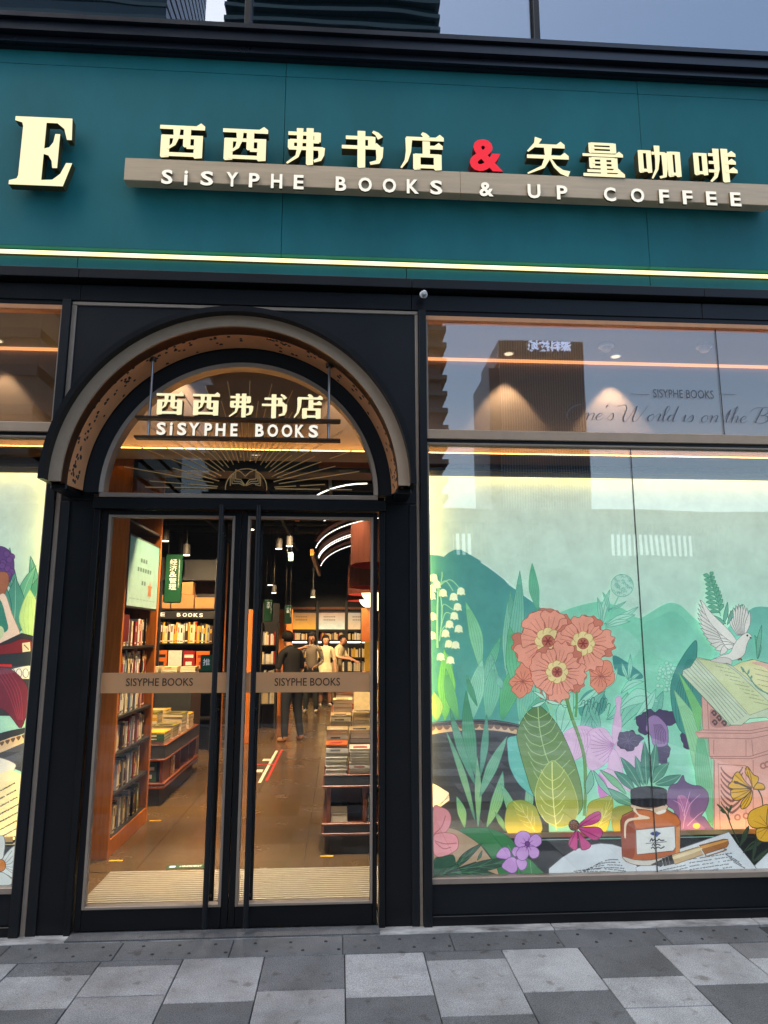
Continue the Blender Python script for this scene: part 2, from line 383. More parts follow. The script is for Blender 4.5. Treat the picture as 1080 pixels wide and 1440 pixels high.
for ci, x0 in enumerate(colx[:-1]):
    k = ci - 9
    if k < -4 or k > 9: continue
    x1 = colx[ci + 1]
    segs = known.get(k) or [(-.32, -.32 - random.choice((.2, .35, .44)), random.choice('LD'))]
    for (ya, yb, t) in segs: tile(x0, x1, yb, ya, tone[t])
    y = segs[-1][1]
    while y > -2.4:
        ln = random.choice((.42, .42, .30)); t = 'D' if segs[-1][2] == 'L' else 'L'
        segs.append((y, y - ln, t)); tile(x0, x1, y - ln, y, tone[t]); y -= ln
far = MB()
for ci, x0 in enumerate(colx[:-1]):
    y = -2.9
    while y > -9:
        far.box(x0 + .002, x0 + .4125, y - .418, y, -.05, random.uniform(-.002, .001), random.choice((0, 0, 1, 2))); y -= .42
tag(far.build('paving_field', [gran_l, gran_m, gran_d], pave), kind='stuff')
# border stones with studs along the wall, and the cement strip against it
for k in range(-4, 6):
    xa = -1.15 + .592 * k
    bs = MB().box(xa + .002, xa + .590, -.316, -.104, -.05, .0005 + random.uniform(-.001, .001)).build('border_stone', gran_b, pave, .003)
    st = MB()
    for i in range(3):
        for j in range(2):
            cx = xa + .12 + .19 * i + (.07 if j else 0); cy_ = -.165 - .10 * j
            st.cyl((cx, cy_, .001), (cx, cy_, .0045), .010, .007, 10)
    st.build('stud', joint_m, bs, fixn=True)
for k in range(-3, 4):
    xa = -1.17 + 1.2 * k
    MB().box(xa + .002, xa + 1.198, -.101, -.002, -.05, .004).build('cement_strip', screed, pave, .003)

# ================================================================== the shop building
bld = thing('shop_building', 'dark teal and black bookshop front with arched doorway and tall display windows', 'building', (0, 0, 0))
XW0, XW1 = -4.6, 5.2
# fascia panels, seams at the measured places
seams = [XW0, -3.05, -.416, 2.09, XW1]
for a, b in zip(seams, seams[1:]):
    bx('fascia_panel', teal, bld, a + .0014, b - .0014, -.045, .20, 4.122, 5.46, .002)
    bx('fascia_strip', teal, bld, a + .0014, b - .0014, -.0435, .20, 5.4625, 5.5695, .002)
seam2 = [XW0, -1.737, 0.42, 2.102, XW1]
for a, b in zip(seam2, seam2[1:]):
    bx('fascia_lower_panel', teal, bld, a + .002, b - .002, -.004, .20, 3.972, 4.070, .002)
MB().box(XW0, XW1, .0, .2, 4.0725, 4.1195).build('light_slot', black, bld)
MB().box(XW0 + .01, XW1 - .01, -.036, -.004, 4.084, 4.095).build('light_line', led_y, bld)
# cornice under the upper glazing: stepped black moulding
cor = MB()
for (z0, z1, yf) in ((5.606, 5.622, -.075), (5.6225, 5.70, -.105), (5.7005, 5.715, -.085), (5.7155, 5.83, -.145), (5.8305, 5.845, -.12), (5.8455, 5.905, -.17)):
    cor.box(XW0, XW1, yf, .2, 5.57 + (z0 - 5.606) * .6, 5.57 + (z1 - 5.606) * .6)
cor.build('cornice', cornice_m, bld)
MB().box(XW0, XW1, -.155, .2, 5.7505, 5.758).build('cornice_cap', beige_d, bld)
# upper glazing
upf = bx('upper_frame', black, bld, XW0, XW1, .02, .14, 5.7585, 5.79)
for x in (-2.75, -.70, 1.385, 3.45): bx('mullion', black2, bld, x - .022, x + .022, -.02, .12, 5.7905, 9.2)
for a, b in ((-4.6, -2.775), (-2.725, -.725), (-.675, 1.36), (1.41, 3.425), (3.475, 5.2)):
    bx('upper_pane', glass_up, bld, a, b, .03, .045, 5.791, 9.2, 0)
MB().box(XW0, XW1, .9, 1.0, 5.77, 9.2).build('upper_blind', mat('dim_interior', (.05, .055, .065), .8), bld)
MB().box(XW0, XW1, .02, 1.0, 9.205, 95).build('sun_block_storeys', mat('upper_wall', (.10, .12, .14), .4, 0, .2, .4), bld)  # unseen storeys, added and made this tall to block the sun
# lintel
for a, b in zip([XW0, -1.70, .452, 2.45, XW1], [-1.70, .452, 2.45, XW1]):
    bx('lintel', black2, bld, a + .0015, b - .0015, -.062, .10, 3.902, 3.968)
    bx('lintel_lower', black, bld, a + .0015, b - .0015, -.012, .10, 3.768, 3.878)
MB().box(XW0, XW1, .03, .1, 3.8785, 3.9015).build('lintel_groove', black, bld)
# posts, champagne strips and spandrel
bx('post', black2, bld, -1.800, -1.748, -.030, .22, 0, 3.767)
bx('post', black2, bld, .497, .545, -.030, .22, 0, 3.767)
bx('trim_strip', beige_d, bld, -1.7465, -1.716, -.008, .10, 0, 3.7375)
bx('trim_strip', beige_d, bld, .474, .4955, -.008, .10, 0, 3.7375)
bx('trim_strip', beige_d, bld, -1.7465, .4955, -.008, .10, 3.738, 3.762)
bx('pilaster', black, bld, -1.7150, -1.508, .0, .22, 0, 2.46, .004)
bx('pilaster', black, bld, .276, .473, .0, .22, 0, 2.46, .004)
for (a, b) in ((-1.7150, -1.66), (.43, .473)): bx('pilaster_step', black2, bld, a, b, -.014, -.0005, .0, 2.45)
# spandrel round the arch: plate with an arched opening
CX, CZ = -.622, 2.497
sp = MB(); x0, x1, z0, z1 = -1.7150, .473, 2.4605, 3.737
RO = .90
pts = [(x0, z0), (CX - RO, z0), (CX - RO, CZ)]
n = 40
top = [(CX + RO * math.cos(R(180 - 180 * i / n)), CZ + RO * math.sin(R(180 - 180 * i / n))) for i in range(n + 1)]
outer = []
for (x, z) in top:
    dx, dz = x - CX, z - CZ
    t = min([(x1 - CX) / dx if dx > 1e-6 else 9, (x0 - CX) / dx if dx < -1e-6 else 9, (z1 - CZ) / dz if dz > 1e-6 else 9])
    outer.append((CX + dx * t, CZ + dz * t))
for i in range(n):
    a, b, c_, d = outer[i], top[i], top[i + 1], outer[i + 1]
    extra = []
    if a[0] <= x0 + 1e-6 and d[1] >= z1 - 1e-6: extra = [(x0, z1)]
    if a[1] >= z1 - 1e-6 and d[0] >= x1 - 1e-6: extra = [(x1, z1)]
    poly = [a, b, c_, d] + extra
    sp.prism(poly, .0, .12)
sp.box(x0, CX - RO, .0, .12, z0, CZ); sp.box(CX + RO, x1, .0, .12, z0, CZ)
sp.build('spandrel', black2, bld, fixn=False)
# hooded arch
HX, HZ, HR = -.632, 2.505, 1.0655
hood = MB().sweep([(HR, -.40), (HR, .0), (HR - .047, .0), (HR - .033, -.325), (HR - .033, -.40)], HX, HZ, n=96).build('arch_hood', black, bld, smooth=True)
MB().sweep([(HR - .0335, -.340), (HR - .0335, -.322), (HR - .100, -.322), (HR - .100, -.340)], HX, HZ, n=96).build('face_ring', beige, hood, smooth=True)
MB().sweep([(HR - .0925, -.3215), (HR - .060, -.05), (HR - .090, -.05), (HR - .1005, -.3215)], HX, HZ, n=96).build('hood_lining', bronze, hood, smooth=True)
# perforated copper soffit, flaring outwards
R0, R1, YA, YB = .938, .985, -.075, -.270
sof = MB().sweep([(R1, YB), (R1 + .012, YB), (R0 + .012, YA), (R0, YA)], HX + .006, HZ, n=96).build('soffit', copper, hood, smooth=True)
MB().sweep([(R1 - .012, YB - .012), (R1 + .012, YB - .012), (R1 + .012, YB - .0005), (R1 - .012, YB - .0005)], HX + .006, HZ, n=96).build('soffit_lip', black, hood, smooth=True)
random.seed(5)
hol = MB()
for c0 in [6, 15, 27, 40, 52, 63, 77, 96, 110, 122, 136, 148, 160, 171, 176]:
    for k in range(random.choice((9, 13, 18))):
        a = R(min(178, max(2, c0 + random.gauss(0, 3.2)))); t = min(.92, max(.06, random.gauss(.45, .24)))
        r = R1 + (R0 - R1) * t; y = YB + (YA - YB) * t
        p = Vector((HX + .006 + (r - .0005) * math.cos(a), y, HZ + (r - .0005) * math.sin(a)))
        nrm = Vector((-math.cos(a), 0, -math.sin(a)))
        hol.cyl(p - nrm * .004, p + nrm * .0008, random.uniform(.0070, .0125), n=9)
tag(hol.build('perforation', joint_m, hood), kind='stuff')
MB().sweep([(R0 - .001, YA), (R0 - .001, -.0005), (.850, -.0005), (.856, YA + .012)], CX, CZ, n=96).build('arch_ring', black2, bld, smooth=True)
for x in (HX - HR + .062, HX + HR - .062): bx('hood_foot', black, hood, x - .046, x + .046, -.26, -.001, HZ - .034, HZ - .001, .006)
# fanlight
RF = .826
fan = MB().sweep([(RF + .024, -.072), (RF + .024, .03), (RF, .03), (RF, -.060)], CX, CZ, n=96).build('fanlight', beige_d, bld, smooth=True)
bx('bottom_trim', beige_d, fan, CX - RF - .024, CX + RF + .024, -.062, .03, CZ - .027, CZ - .0005)
fp = [(CX + (RF + .005) * math.cos(R(180 * i / 60)), CZ + .0005 + (RF + .005) * math.sin(R(180 * i / 60))) for i in range(61)]
MB().prism(fp, -.012, -.002).build('fan_pane', glass_door, fan)
# gilt sunburst and open book on the fanlight glass
ec = at(346, 687, -.02); sb = MB(); yb = -.0165
random.seed(3)
def bar(mb, p, q, w, y=yb, d=.003):
    dx, dz = q[0] - p[0], q[1] - p[1]; L = math.hypot(dx, dz); ox, oz = -dz / L * w / 2, dx / L * w / 2
    mb.prism([(p[0] + ox, p[1] + oz), (p[0] - ox, p[1] - oz), (q[0] - ox, q[1] - oz), (q[0] + ox, q[1] + oz)], y, y + d)
nr = 30
for i in range(nr + 1):
    a = R(4 + 172 * i / nr)
    s0 = .175 + .03 * (i % 2); lim = .95 * (RF - .03)
    ln = (.30, .56, .40, .66)[i % 4]
    segs = [(s0, s0 + ln)] if i % 3 else [(s0, s0 + ln * .45), (s0 + ln * .53, s0 + ln * 1.05)]
    for (u0, u1) in segs:
        p = (ec[0] + u0 * math.cos(a), ec[1] + u0 * math.sin(a)); 
        while math.hypot(ec[0] + u1 * math.cos(a) - CX, ec[1] + u1 * math.sin(a) - CZ) > lim and u1 > u0: u1 -= .01
        if u1 - u0 < .04: continue
        q = (ec[0] + u1 * math.cos(a), ec[1] + u1 * math.sin(a))
        if min(p[1], q[1]) < CZ + .02: continue
        bar(sb, p, q, .0050)
for (u0, u1) in ((-.62, -.47), (-.44, -.18), (.18, .46), (.50, .66)):
    bar(sb, (ec[0] + u0, CZ + .045), (ec[0] + u1, CZ + .045), .006)
sb.build('sunburst', gold, fan)
em = MB(); ra = .128
for i in range(28):
    a, b = R(-4 + 188 * i / 28), R(-4 + 188 * (i + 1) / 28)
    bar(em, (ec[0] + ra * math.cos(a), ec[1] + ra * math.sin(a)), (ec[0] + ra * math.cos(b), ec[1] + ra * math.sin(b)), .0055, yb - .0005)
E_ = lambda x, y: at(250 + x / 3.724, 610 + y / 3.724, -.0165)
for pl in ([(353, 222), (330, 200), (303, 187), (303, 236), (330, 240), (353, 270), (375, 240), (410, 236), (410, 187), (378, 200), (353, 222)],
           [(303, 200), (294, 203), (294, 248), (325, 249), (353, 271)], [(294, 212), (284, 214), (284, 261), (320, 259), (348, 272)], [(284, 224), (275, 226), (275, 272)],
           [(410, 200), (419, 203), (419, 248), (383, 249), (353, 271)], [(419, 212), (426, 214), (426, 261), (388, 259), (358, 272)], [(426, 224), (433, 226), (433, 272), (405, 266)]):
    for p, q in zip(pl, pl[1:]): bar(em, E_(*p), E_(*q), .0048, yb - .001)
em.build('book_emblem', gold, fan)

# transom between fanlight and doors, jambs
bx('door_head', black, bld, -1.5075, .2755, -.055, .10, 2.402, 2.468)
bx('jamb', black, bld, -1.5075, -1.4705, -.02, .10, 0, 2.4015)
bx('jamb', black, bld, .2400, .2755, -.02, .10, 0, 2.4015)
MB().box(-1.47, .24, -.10, .30, -.02, .010).build('door_sill', gran_d, bld)
# doors
def door(xa, xb, gx0, gx1, hx, label, hy):
    d = thing('door', label, None, ((xa + xb) / 2, .02, 0)); d.parent = bld; del d['label']; d.location = ORG[d] - ORG[bld]; d['label'] = label
    z0, z1 = .018, 2.398; gz0, gz1 = .128, 2.37
    bx('stile', black, d, xa, gx0, .0, .05, z0, z1); bx('stile', black, d, gx1, xb, .0, .05, z0, z1)
    bx('bottom_rail', black, d, gx0 + .0005, gx1 - .0005, .0, .05, z0, gz0); bx('top_rail', black, d, gx0 + .0005, gx1 - .0005, .0, .05, gz1, z1)
    t = .016
    tr = MB(); tr.box(gx0 + .0005, gx0 + t, -.006, .045, gz0 + .0005, gz1 - .0005); tr.box(gx1 - t, gx1 - .0005, -.006, .045, gz0 + .0005, gz1 - .0005)
    tr.box(gx0 + t + .0003, gx1 - t - .0003, -.006, .045, gz0 + .0005, gz0 + t); tr.box(gx0 + t + .0003, gx1 - t - .0003, -.006, .045, gz1 - t, gz1 - .0005)
    tr.build('glazing_trim', beige_d, d, .002)
    bx('glass_pane', glass_door, d, gx0 + .008, gx1 - .008, .018, .030, gz0 + .008, gz1 - .008, 0)
    for (y, za, zb) in ((-.068, .045, 2.425), (.105, .110, 2.345)):
        h = MB().cyl((hx, y, za), (hx, y, zb), .0155, n=18)
        yy = 0 if y < 0 else .05
        for z in (.16, 1.2, 2.26): h.cyl((hx, y, z), (hx, yy, z), .008, n=8)
        h.build('handle', black2, d, smooth=True)
    return d
dl = door(-1.462, -.6165, -1.424, -.655, -.730, 'left door leaf with a push sign by its long black handle', 0)
dr = door(-.6125, .228, -.577, .203, -.505, 'right door leaf with a long black handle', 0)
band_m = mat('frosted_band', S(250, 192, 138), .5, 0, .04, 3)
_n = band_m.node_tree.nodes; _l = band_m.node_tree.links; _t = _n.new('ShaderNodeBsdfTranslucent'); _t.inputs[0].default_value = (*S(255, 240, 214), 1)
_m = _n.new('ShaderNodeMixShader'); _m.inputs[0].default_value = .5; _l.new(_n['Principled BSDF'].outputs[0], _m.inputs[1]); _l.new(_t.outputs[0], _m.inputs[2]); _l.new(_m.outputs[0], _n['Material Output'].inputs[0])
for d, xa, xb in ((dl, -1.408, -.671), (dr, -.561, .187)):
    _q = MB(); _q.face([(xa, .0165, 1.302), (xb, .0165, 1.302), (xb, .0165, 1.420), (xa, .0165, 1.420)]); _q.build('frosted_band', band_m, d)
lt_d = mat('band_lettering', S(66, 48, 38), .5); lt_l = mat('band_lettering_pale', S(252, 246, 236), .5)
place_text('lettering', 'SISYPHE BOOKS', -1.262, -.872, 1.343, 1.388, .0145, .0008, [lt_d, lt_d], dl, .004)
place_text('lettering', 'SISYPHE BOOKS', -.388, .004, 1.340, 1.386, .0145, .0008, [lt_d, lt_d], dr, .004)
push = MB(); a = at(282.5, 921, .012); b = at(297.5, 944, .012)
green_s = mat('green_sign', S(8, 66, 40), .45, 0, .05, 4)
ps = MB().box(a[0], b[0], .0150, .0175, b[1], a[1]).build('push_sign', green_s, dl, .0)
place_text('lettering', '\u63a8', a[0] + .014, b[0] - .012, b[1] + .034, a[1] - .022, .0142, .0006, [lt_l, lt_l], dl, .0)

# display windows
def window(xa, xb, side):
    """side = +1: right window, post at its left; -1: left window"""
    w = thing('display_window', 'tall display window', None, ((xa + xb) / 2, 0, 0)); w.parent = bld; w.location = ORG[w]; del w['label']
    bx('plinth', black2, w, xa, xb, .0, .25, .0555, .222); bx('plinth_foot', black, w, xa, xb, -.016, .25, 0, .055)
    bx('sill_trim', beige_d, w, xa, xb, -.014, .04, .2225, .256)
    bx('transom', beige, w, xa, xb, -.022, .06, 2.884, 2.946); bx('transom_shadow_bar', black, w, xa, xb, -.006, .06, 2.862, 2.8835)
    bx('transom_lip', beige_d, w, xa, xb, -.014, .05, 2.847, 2.8615)
    MB().box(xa, xb, -.004, .06, 3.735, 3.7665).build('head_frame', black, w)
    bx('head_trim', copper, w, xa, xb, -.010, .06, 3.702, 3.7345)
    e = xa if side > 0 else xb
    s = 1 if side > 0 else -1
    x0, x1 = sorted((e, e + s * .013))
    bx('side_trim', beige_d, w, x0, x1, -.008, .05, .2565, 2.8465); bx('side_trim', beige_d, w, x0, x1, -.008, .05, 2.9465, 3.7015)
    return w
wr = window(.5455, XW1, 1); wl_ = window(XW0, -1.8005, -1)
def panes(w, cuts, z0, z1):
    for a, b in zip(cuts, cuts[1:]):
        bx('glass_pane', glass_win, w, a + .0018, b - .0018, .012, .024, z0, z1, 0)
        if b < XW1 - .1 and b > XW0 + .1 and b != cuts[-1]:
            MB().box(b - .0016, b + .0016, .010, .026, z0, z1).build('glazing_seal', joint_m, w)
panes(wr, [.559, 1.896, 3.3, XW1], .2565, 2.8465); panes(wr, [.559, 2.545, 4.4, XW1], 2.9465, 3.7015)
panes(wl_, [XW0, -3.2, -1.814], .2565, 2.8465); panes(wl_, [XW0, -3.9, -1.814], 2.9465, 3.7015)
# small white sensor over the right post
cm = thing('security_sensor', 'small white round sensor fixed to the black lintel above the window post', 'sensor', (*[at(596, 413, -.03)[0]], -.06, at(596, 413, -.06)[1] - .03))
sx, sz = at(596, 413, -.08)
MB().cyl((sx, -.0625, sz), (sx, -.074, sz), .026, n=20).build('base', mat('white_plastic', (.8, .8, .8), .4), cm, .002, True)
MB().cyl((sx, -.0745, sz - .002), (sx, -.115, sz - .008), .021, .015, n=20).build('dome', bpy.data.materials['white_plastic'], cm, .004, True)

# ================================================================== signs on the fascia
fs = thing('fascia_sign', 'long bronze sign rail carrying cream characters and white capital lettering', 'sign', (.74, -.1, 4.53))
for (a, b) in ((-1.430, .7715), (.7735, 2.925)):
    bx('rail', rail_m, fs, a, b, -.150, -.072, 4.545, 4.706, .003)
for x in (-1.2, -.4, .4, 1.2, 2.0, 2.7): bx('rail_bracket', black, fs, x - .02, x + .02, -.0715, -.0455, 4.58, 4.67, 0)
lm = [face_cream, side_dark]; YF, YBK = -.150, -.085
for key, xa, xb, ya, yb_ in (('xi', 223, 288, 174, 231), ('xi', 312, 377, 179, 236), ('fu', 399, 458, 180, 239), ('shu', 480, 541, 184, 243), ('dian', 564, 625, 188, 245),
                             ('shi', 740, 801, 195, 253), ('liang', 819, 877, 201, 257), ('ka', 897, 956, 205, 261), ('fei', 975, 1036, 209, 265)):
    x0 = at(xa, (ya + yb_) / 2, YF)[0]; x1 = at(xb, (ya + yb_) / 2, YF)[0]; z1 = at((xa + xb) / 2, ya, YF)[1]
    glyph('character', key, x0, x1, 4.712, z1, YF, YBK, lm, fs)
x0, zz = at(661, 244, YF); x1, z1 = at(706, 197, YF)
amp = []
place_text('ampersand', '&', x0, x1, 4.715, z1, YF, .065, [face_red, side_red], fs, .035)
for ch, xa, xb in (('S', 227, 243), ('i', 259, 264), ('S', 282, 300), ('Y', 318, 335), ('P', 350, 365), ('H', 381, 397), ('E', 413, 427), ('B', 472, 487), ('O', 504, 523), ('O', 538, 557), ('K', 572, 589), ('S', 605, 622), ('&', 674, 694),
                   ('U', 742, 760), ('P', 783, 798), ('C', 849, 866), ('O', 887, 906), ('F', 927, 941), ('F', 960, 974), ('E', 993, 1008), ('E', 1027, 1042)):
    ym = 249 + (xa - 227) * .0395
    xx0, _ = at(xa, ym, -.165); xx1, zc = at(xb, ym, -.165)
    h = .052 if ch != 'i' else .053
    place_text('letter', ch, xx0, xx1, zc - h, zc + h, -.166, .0155, [face_white, side_dark], fs, .028)
es = thing('letter_sign', 'big cream serif letter E on the teal wall left of the long sign', 'sign', (-2.0, -.05, 4.5))
x0, z0 = at(12, 259, -.13); x1, z1 = at(107, 167, -.13)
glyph('letter', 'E', x0, x1, z0, z1, -.130, -.075, lm, es)
for x in (x0 + .12, x1 - .12): bx('bracket', black, es, x - .015, x + .015, -.0745, -.0455, z0 + .03, z0 + .06, 0)

# hanging sign under the hood
hs = thing('hanging_sign', 'bronze hanging sign on two rods with cream characters under the arch', 'sign', (CX, -.2, 2.79))
HY = -.205
for (za, zb) in ((2.918, 2.934), (2.797, 2.812)): bx('rail', dark_brown, hs, -1.236, -.010, HY - .03, HY + .03, za, zb)
for px in (211, 462.5):
    x = at(px, 560, HY)[0]; top_z = HZ + math.sqrt(max(.01, (R1 - .025) ** 2 - (x - HX) ** 2))
    MB().cyl((x, HY + .012, 2.8125), (x, HY + .012, top_z), .008, n=10).build('rod', steel, hs, 0, True)
    MB().cyl((x, HY + .012, top_z - .012), (x, HY + .012, top_z + .01), .022, n=12).build('ceiling_cup', dark_brown, hs, 0, True)
for key, xa, xb in (('xi', 219, 258), ('xi', 270, 309), ('fu', 320, 357), ('shu', 368, 405), ('dian', 414, 454)):
    x0 = at(xa, 570, HY - .03)[0]; x1 = at(xb, 570, HY - .03)[0]
    glyph('character', key, x0, x1, 2.936, 3.083, HY - .030, HY + .015, lm, hs)
for ch, xa, xb in (('S', 220, 233), ('i', 238.5, 242.5), ('S', 249, 262), ('Y', 265, 280), ('P', 287.5, 298), ('H', 303, 317), ('E', 324, 334), ('B', 359, 371), ('O', 376, 391), ('O', 396, 411), ('K', 415, 428), ('S', 434, 447.5)):
    x0 = at(xa, 608, HY - .03)[0]; x1 = at(xb, 608, HY - .03)[0]
    place_text('letter', ch, x0, x1, 2.8135, 2.893, HY - .032, .03, [face_white, side_dark], hs, .035)

# lettering on the right upper window glass
wt = thing('window_lettering', 'grey serif and flowing script lettering on the upper right window glass', 'lettering', (2.4, .01, 3.0))
vin = mat('grey_vinyl', S(90, 96, 106), .5)
vin2 = mat('pale_grey_vinyl', S(96, 100, 108), .5)
GY = .0112
def serif_text(s, px0, px1, py0, py1):
    a = at(px0, py1, GY); b = at(px1, py0, GY)
    place_text('serif_line', s, a[0], b[0], a[1], b[1], GY - .001, 0, [vin2, vin2], wt, .002)
serif_text('SISYPHE BOOKS', 919, 1003, 549, 559)
lm_ = MB()
for a_, b_ in ((887, 913), (1010, 1034)):
    bar(lm_, at(a_, 554, GY), at(b_, 555, GY), .003, GY - .001, .0005); lm_.build('rule_line', vin, wt); lm_ = MB()
SL = {
 'O': [[(.55, .98), (.25, .85), (.08, .45), (.2, .05), (.5, .02), (.8, .3), (.85, .75), (.6, 1.0), (.3, .8)]],
 'W': [[(-.3, .9), (.0, 1.0), (.15, .8), (.12, .1), (.3, .0), (.62, .95), (.58, .1), (.78, .02), (1.15, 1.0)]],
 'B': [[(-.25, .7), (.0, 1.0), (.6, 1.02), (.72, .8), (.5, .55), (.3, .52), (.65, .45), (.7, .15), (.35, .0), (.0, .12)], [(.32, .98), (.12, .02)]],
 'n': [[(0, .35), (.14, .44), (.12, .0)], [(.13, .2), (.3, .44), (.42, .38), (.38, .03), (.5, .08)]],
 'e': [[(.0, .15), (.22, .25), (.3, .38), (.2, .45), (.06, .25), (.1, .03), (.25, .02), (.4, .16)]],
 "'": [[(.06, 1.0), (.02, .82)]],
 's': [[(.0, .1), (.2, .46), (.28, .2), (.2, .02), (.05, .06)]],
 'o': [[(.22, .44), (.06, .3), (.08, .04), (.22, .02), (.33, .2), (.28, .42), (.2, .44)]],
 'r': [[(0, .3), (.12, .46), (.24, .42), (.18, .03), (.3, .08)]],
 'l': [[(0, .1), (.26, .8), (.2, 1.0), (.1, .8), (.08, .06), (.2, .05)]],
 'd': [[(.3, .4), (.12, .4), (.04, .12), (.14, .02), (.3, .25)], [(.4, 1.0), (.3, .04), (.44, .1)]],
 'i': [[(0, .25), (.1, .44), (.08, .04), (.2, .08)], [(.14, .62), (.15, .66)]],
 't': [[(.0, .25), (.16, .85), (.09, .06), (.24, .1)], [(.0, .5), (.26, .52)]],
 'h': [[(0, .2), (.24, .85), (.16, 1.0), (.06, .0)], [(.08, .22), (.26, .44), (.34, .36), (.3, .03), (.42, .08)]],
 'k': [[(0, .2), (.24, .85), (.16, 1.0), (.06, .0)], [(.1, .22), (.28, .44), (.26, .3), (.14, .22), (.3, .02), (.42, .08)]],
}
SW = {'O': .95, 'W': 1.25, 'B': .85, 'n': .5, 'e': .38, "'": .2, 's': .36, 'o': .38, 'r': .34, 'l': .26, 'd': .46, 'i': .22, 't': .28, 'h': .44, 'k': .44, ' ': .30}
def catmull(p, k=6):
    if len(p) < 3: return p
    q = [p[0]] + list(p) + [p[-1]]; o = []
    for i in range(1, len(q) - 2):
        for j in range(k):
            t = j / k
            o.append(tuple(.5 * ((2 * q[i][d]) + (-q[i - 1][d] + q[i + 1][d]) * t + (2 * q[i - 1][d] - 5 * q[i][d] + 4 * q[i + 1][d] - q[i + 2][d]) * t * t + (-q[i - 1][d] + 3 * q[i][d] - 3 * q[i + 1][d] + q[i + 2][d]) * t ** 3) for d in (0, 1)))
    return o + [p[-1]]
x = 0.0; e_ = 0.0
a = at(793, 590, GY); b = at(1117, 600, GY); H_ = .108; tot = sum(SW[c] for c in "One's World is on the Book"); k_ = (b[0] - a[0]) / tot
for ch in "One's World is on the Book":
    for st in SL.get(ch, []):
        pp = catmull(st)
        for p, q in zip(pp, pp[1:]):
            P_ = (a[0] + (x + p[0]) * k_ + p[1] * .035, a[1] + p[1] * H_); Q_ = (a[0] + (x + q[0]) * k_ + q[1] * .035, a[1] + q[1] * H_)
            L = math.hypot(Q_[0] - P_[0], Q_[1] - P_[1])
            if L < 1e-5: continue
            down = abs(Q_[1] - P_[1]) / L
            bar(lm_, P_, Q_, .0022 + .0055 * (down if Q_[1] < P_[1] else 0), GY - .001 - e_, .0004); e_ = (e_ + .00003) % .0008
    x += SW[ch]
    if ch != ' ':
        lm_.build('script_letter', vin, wt); lm_ = MB()
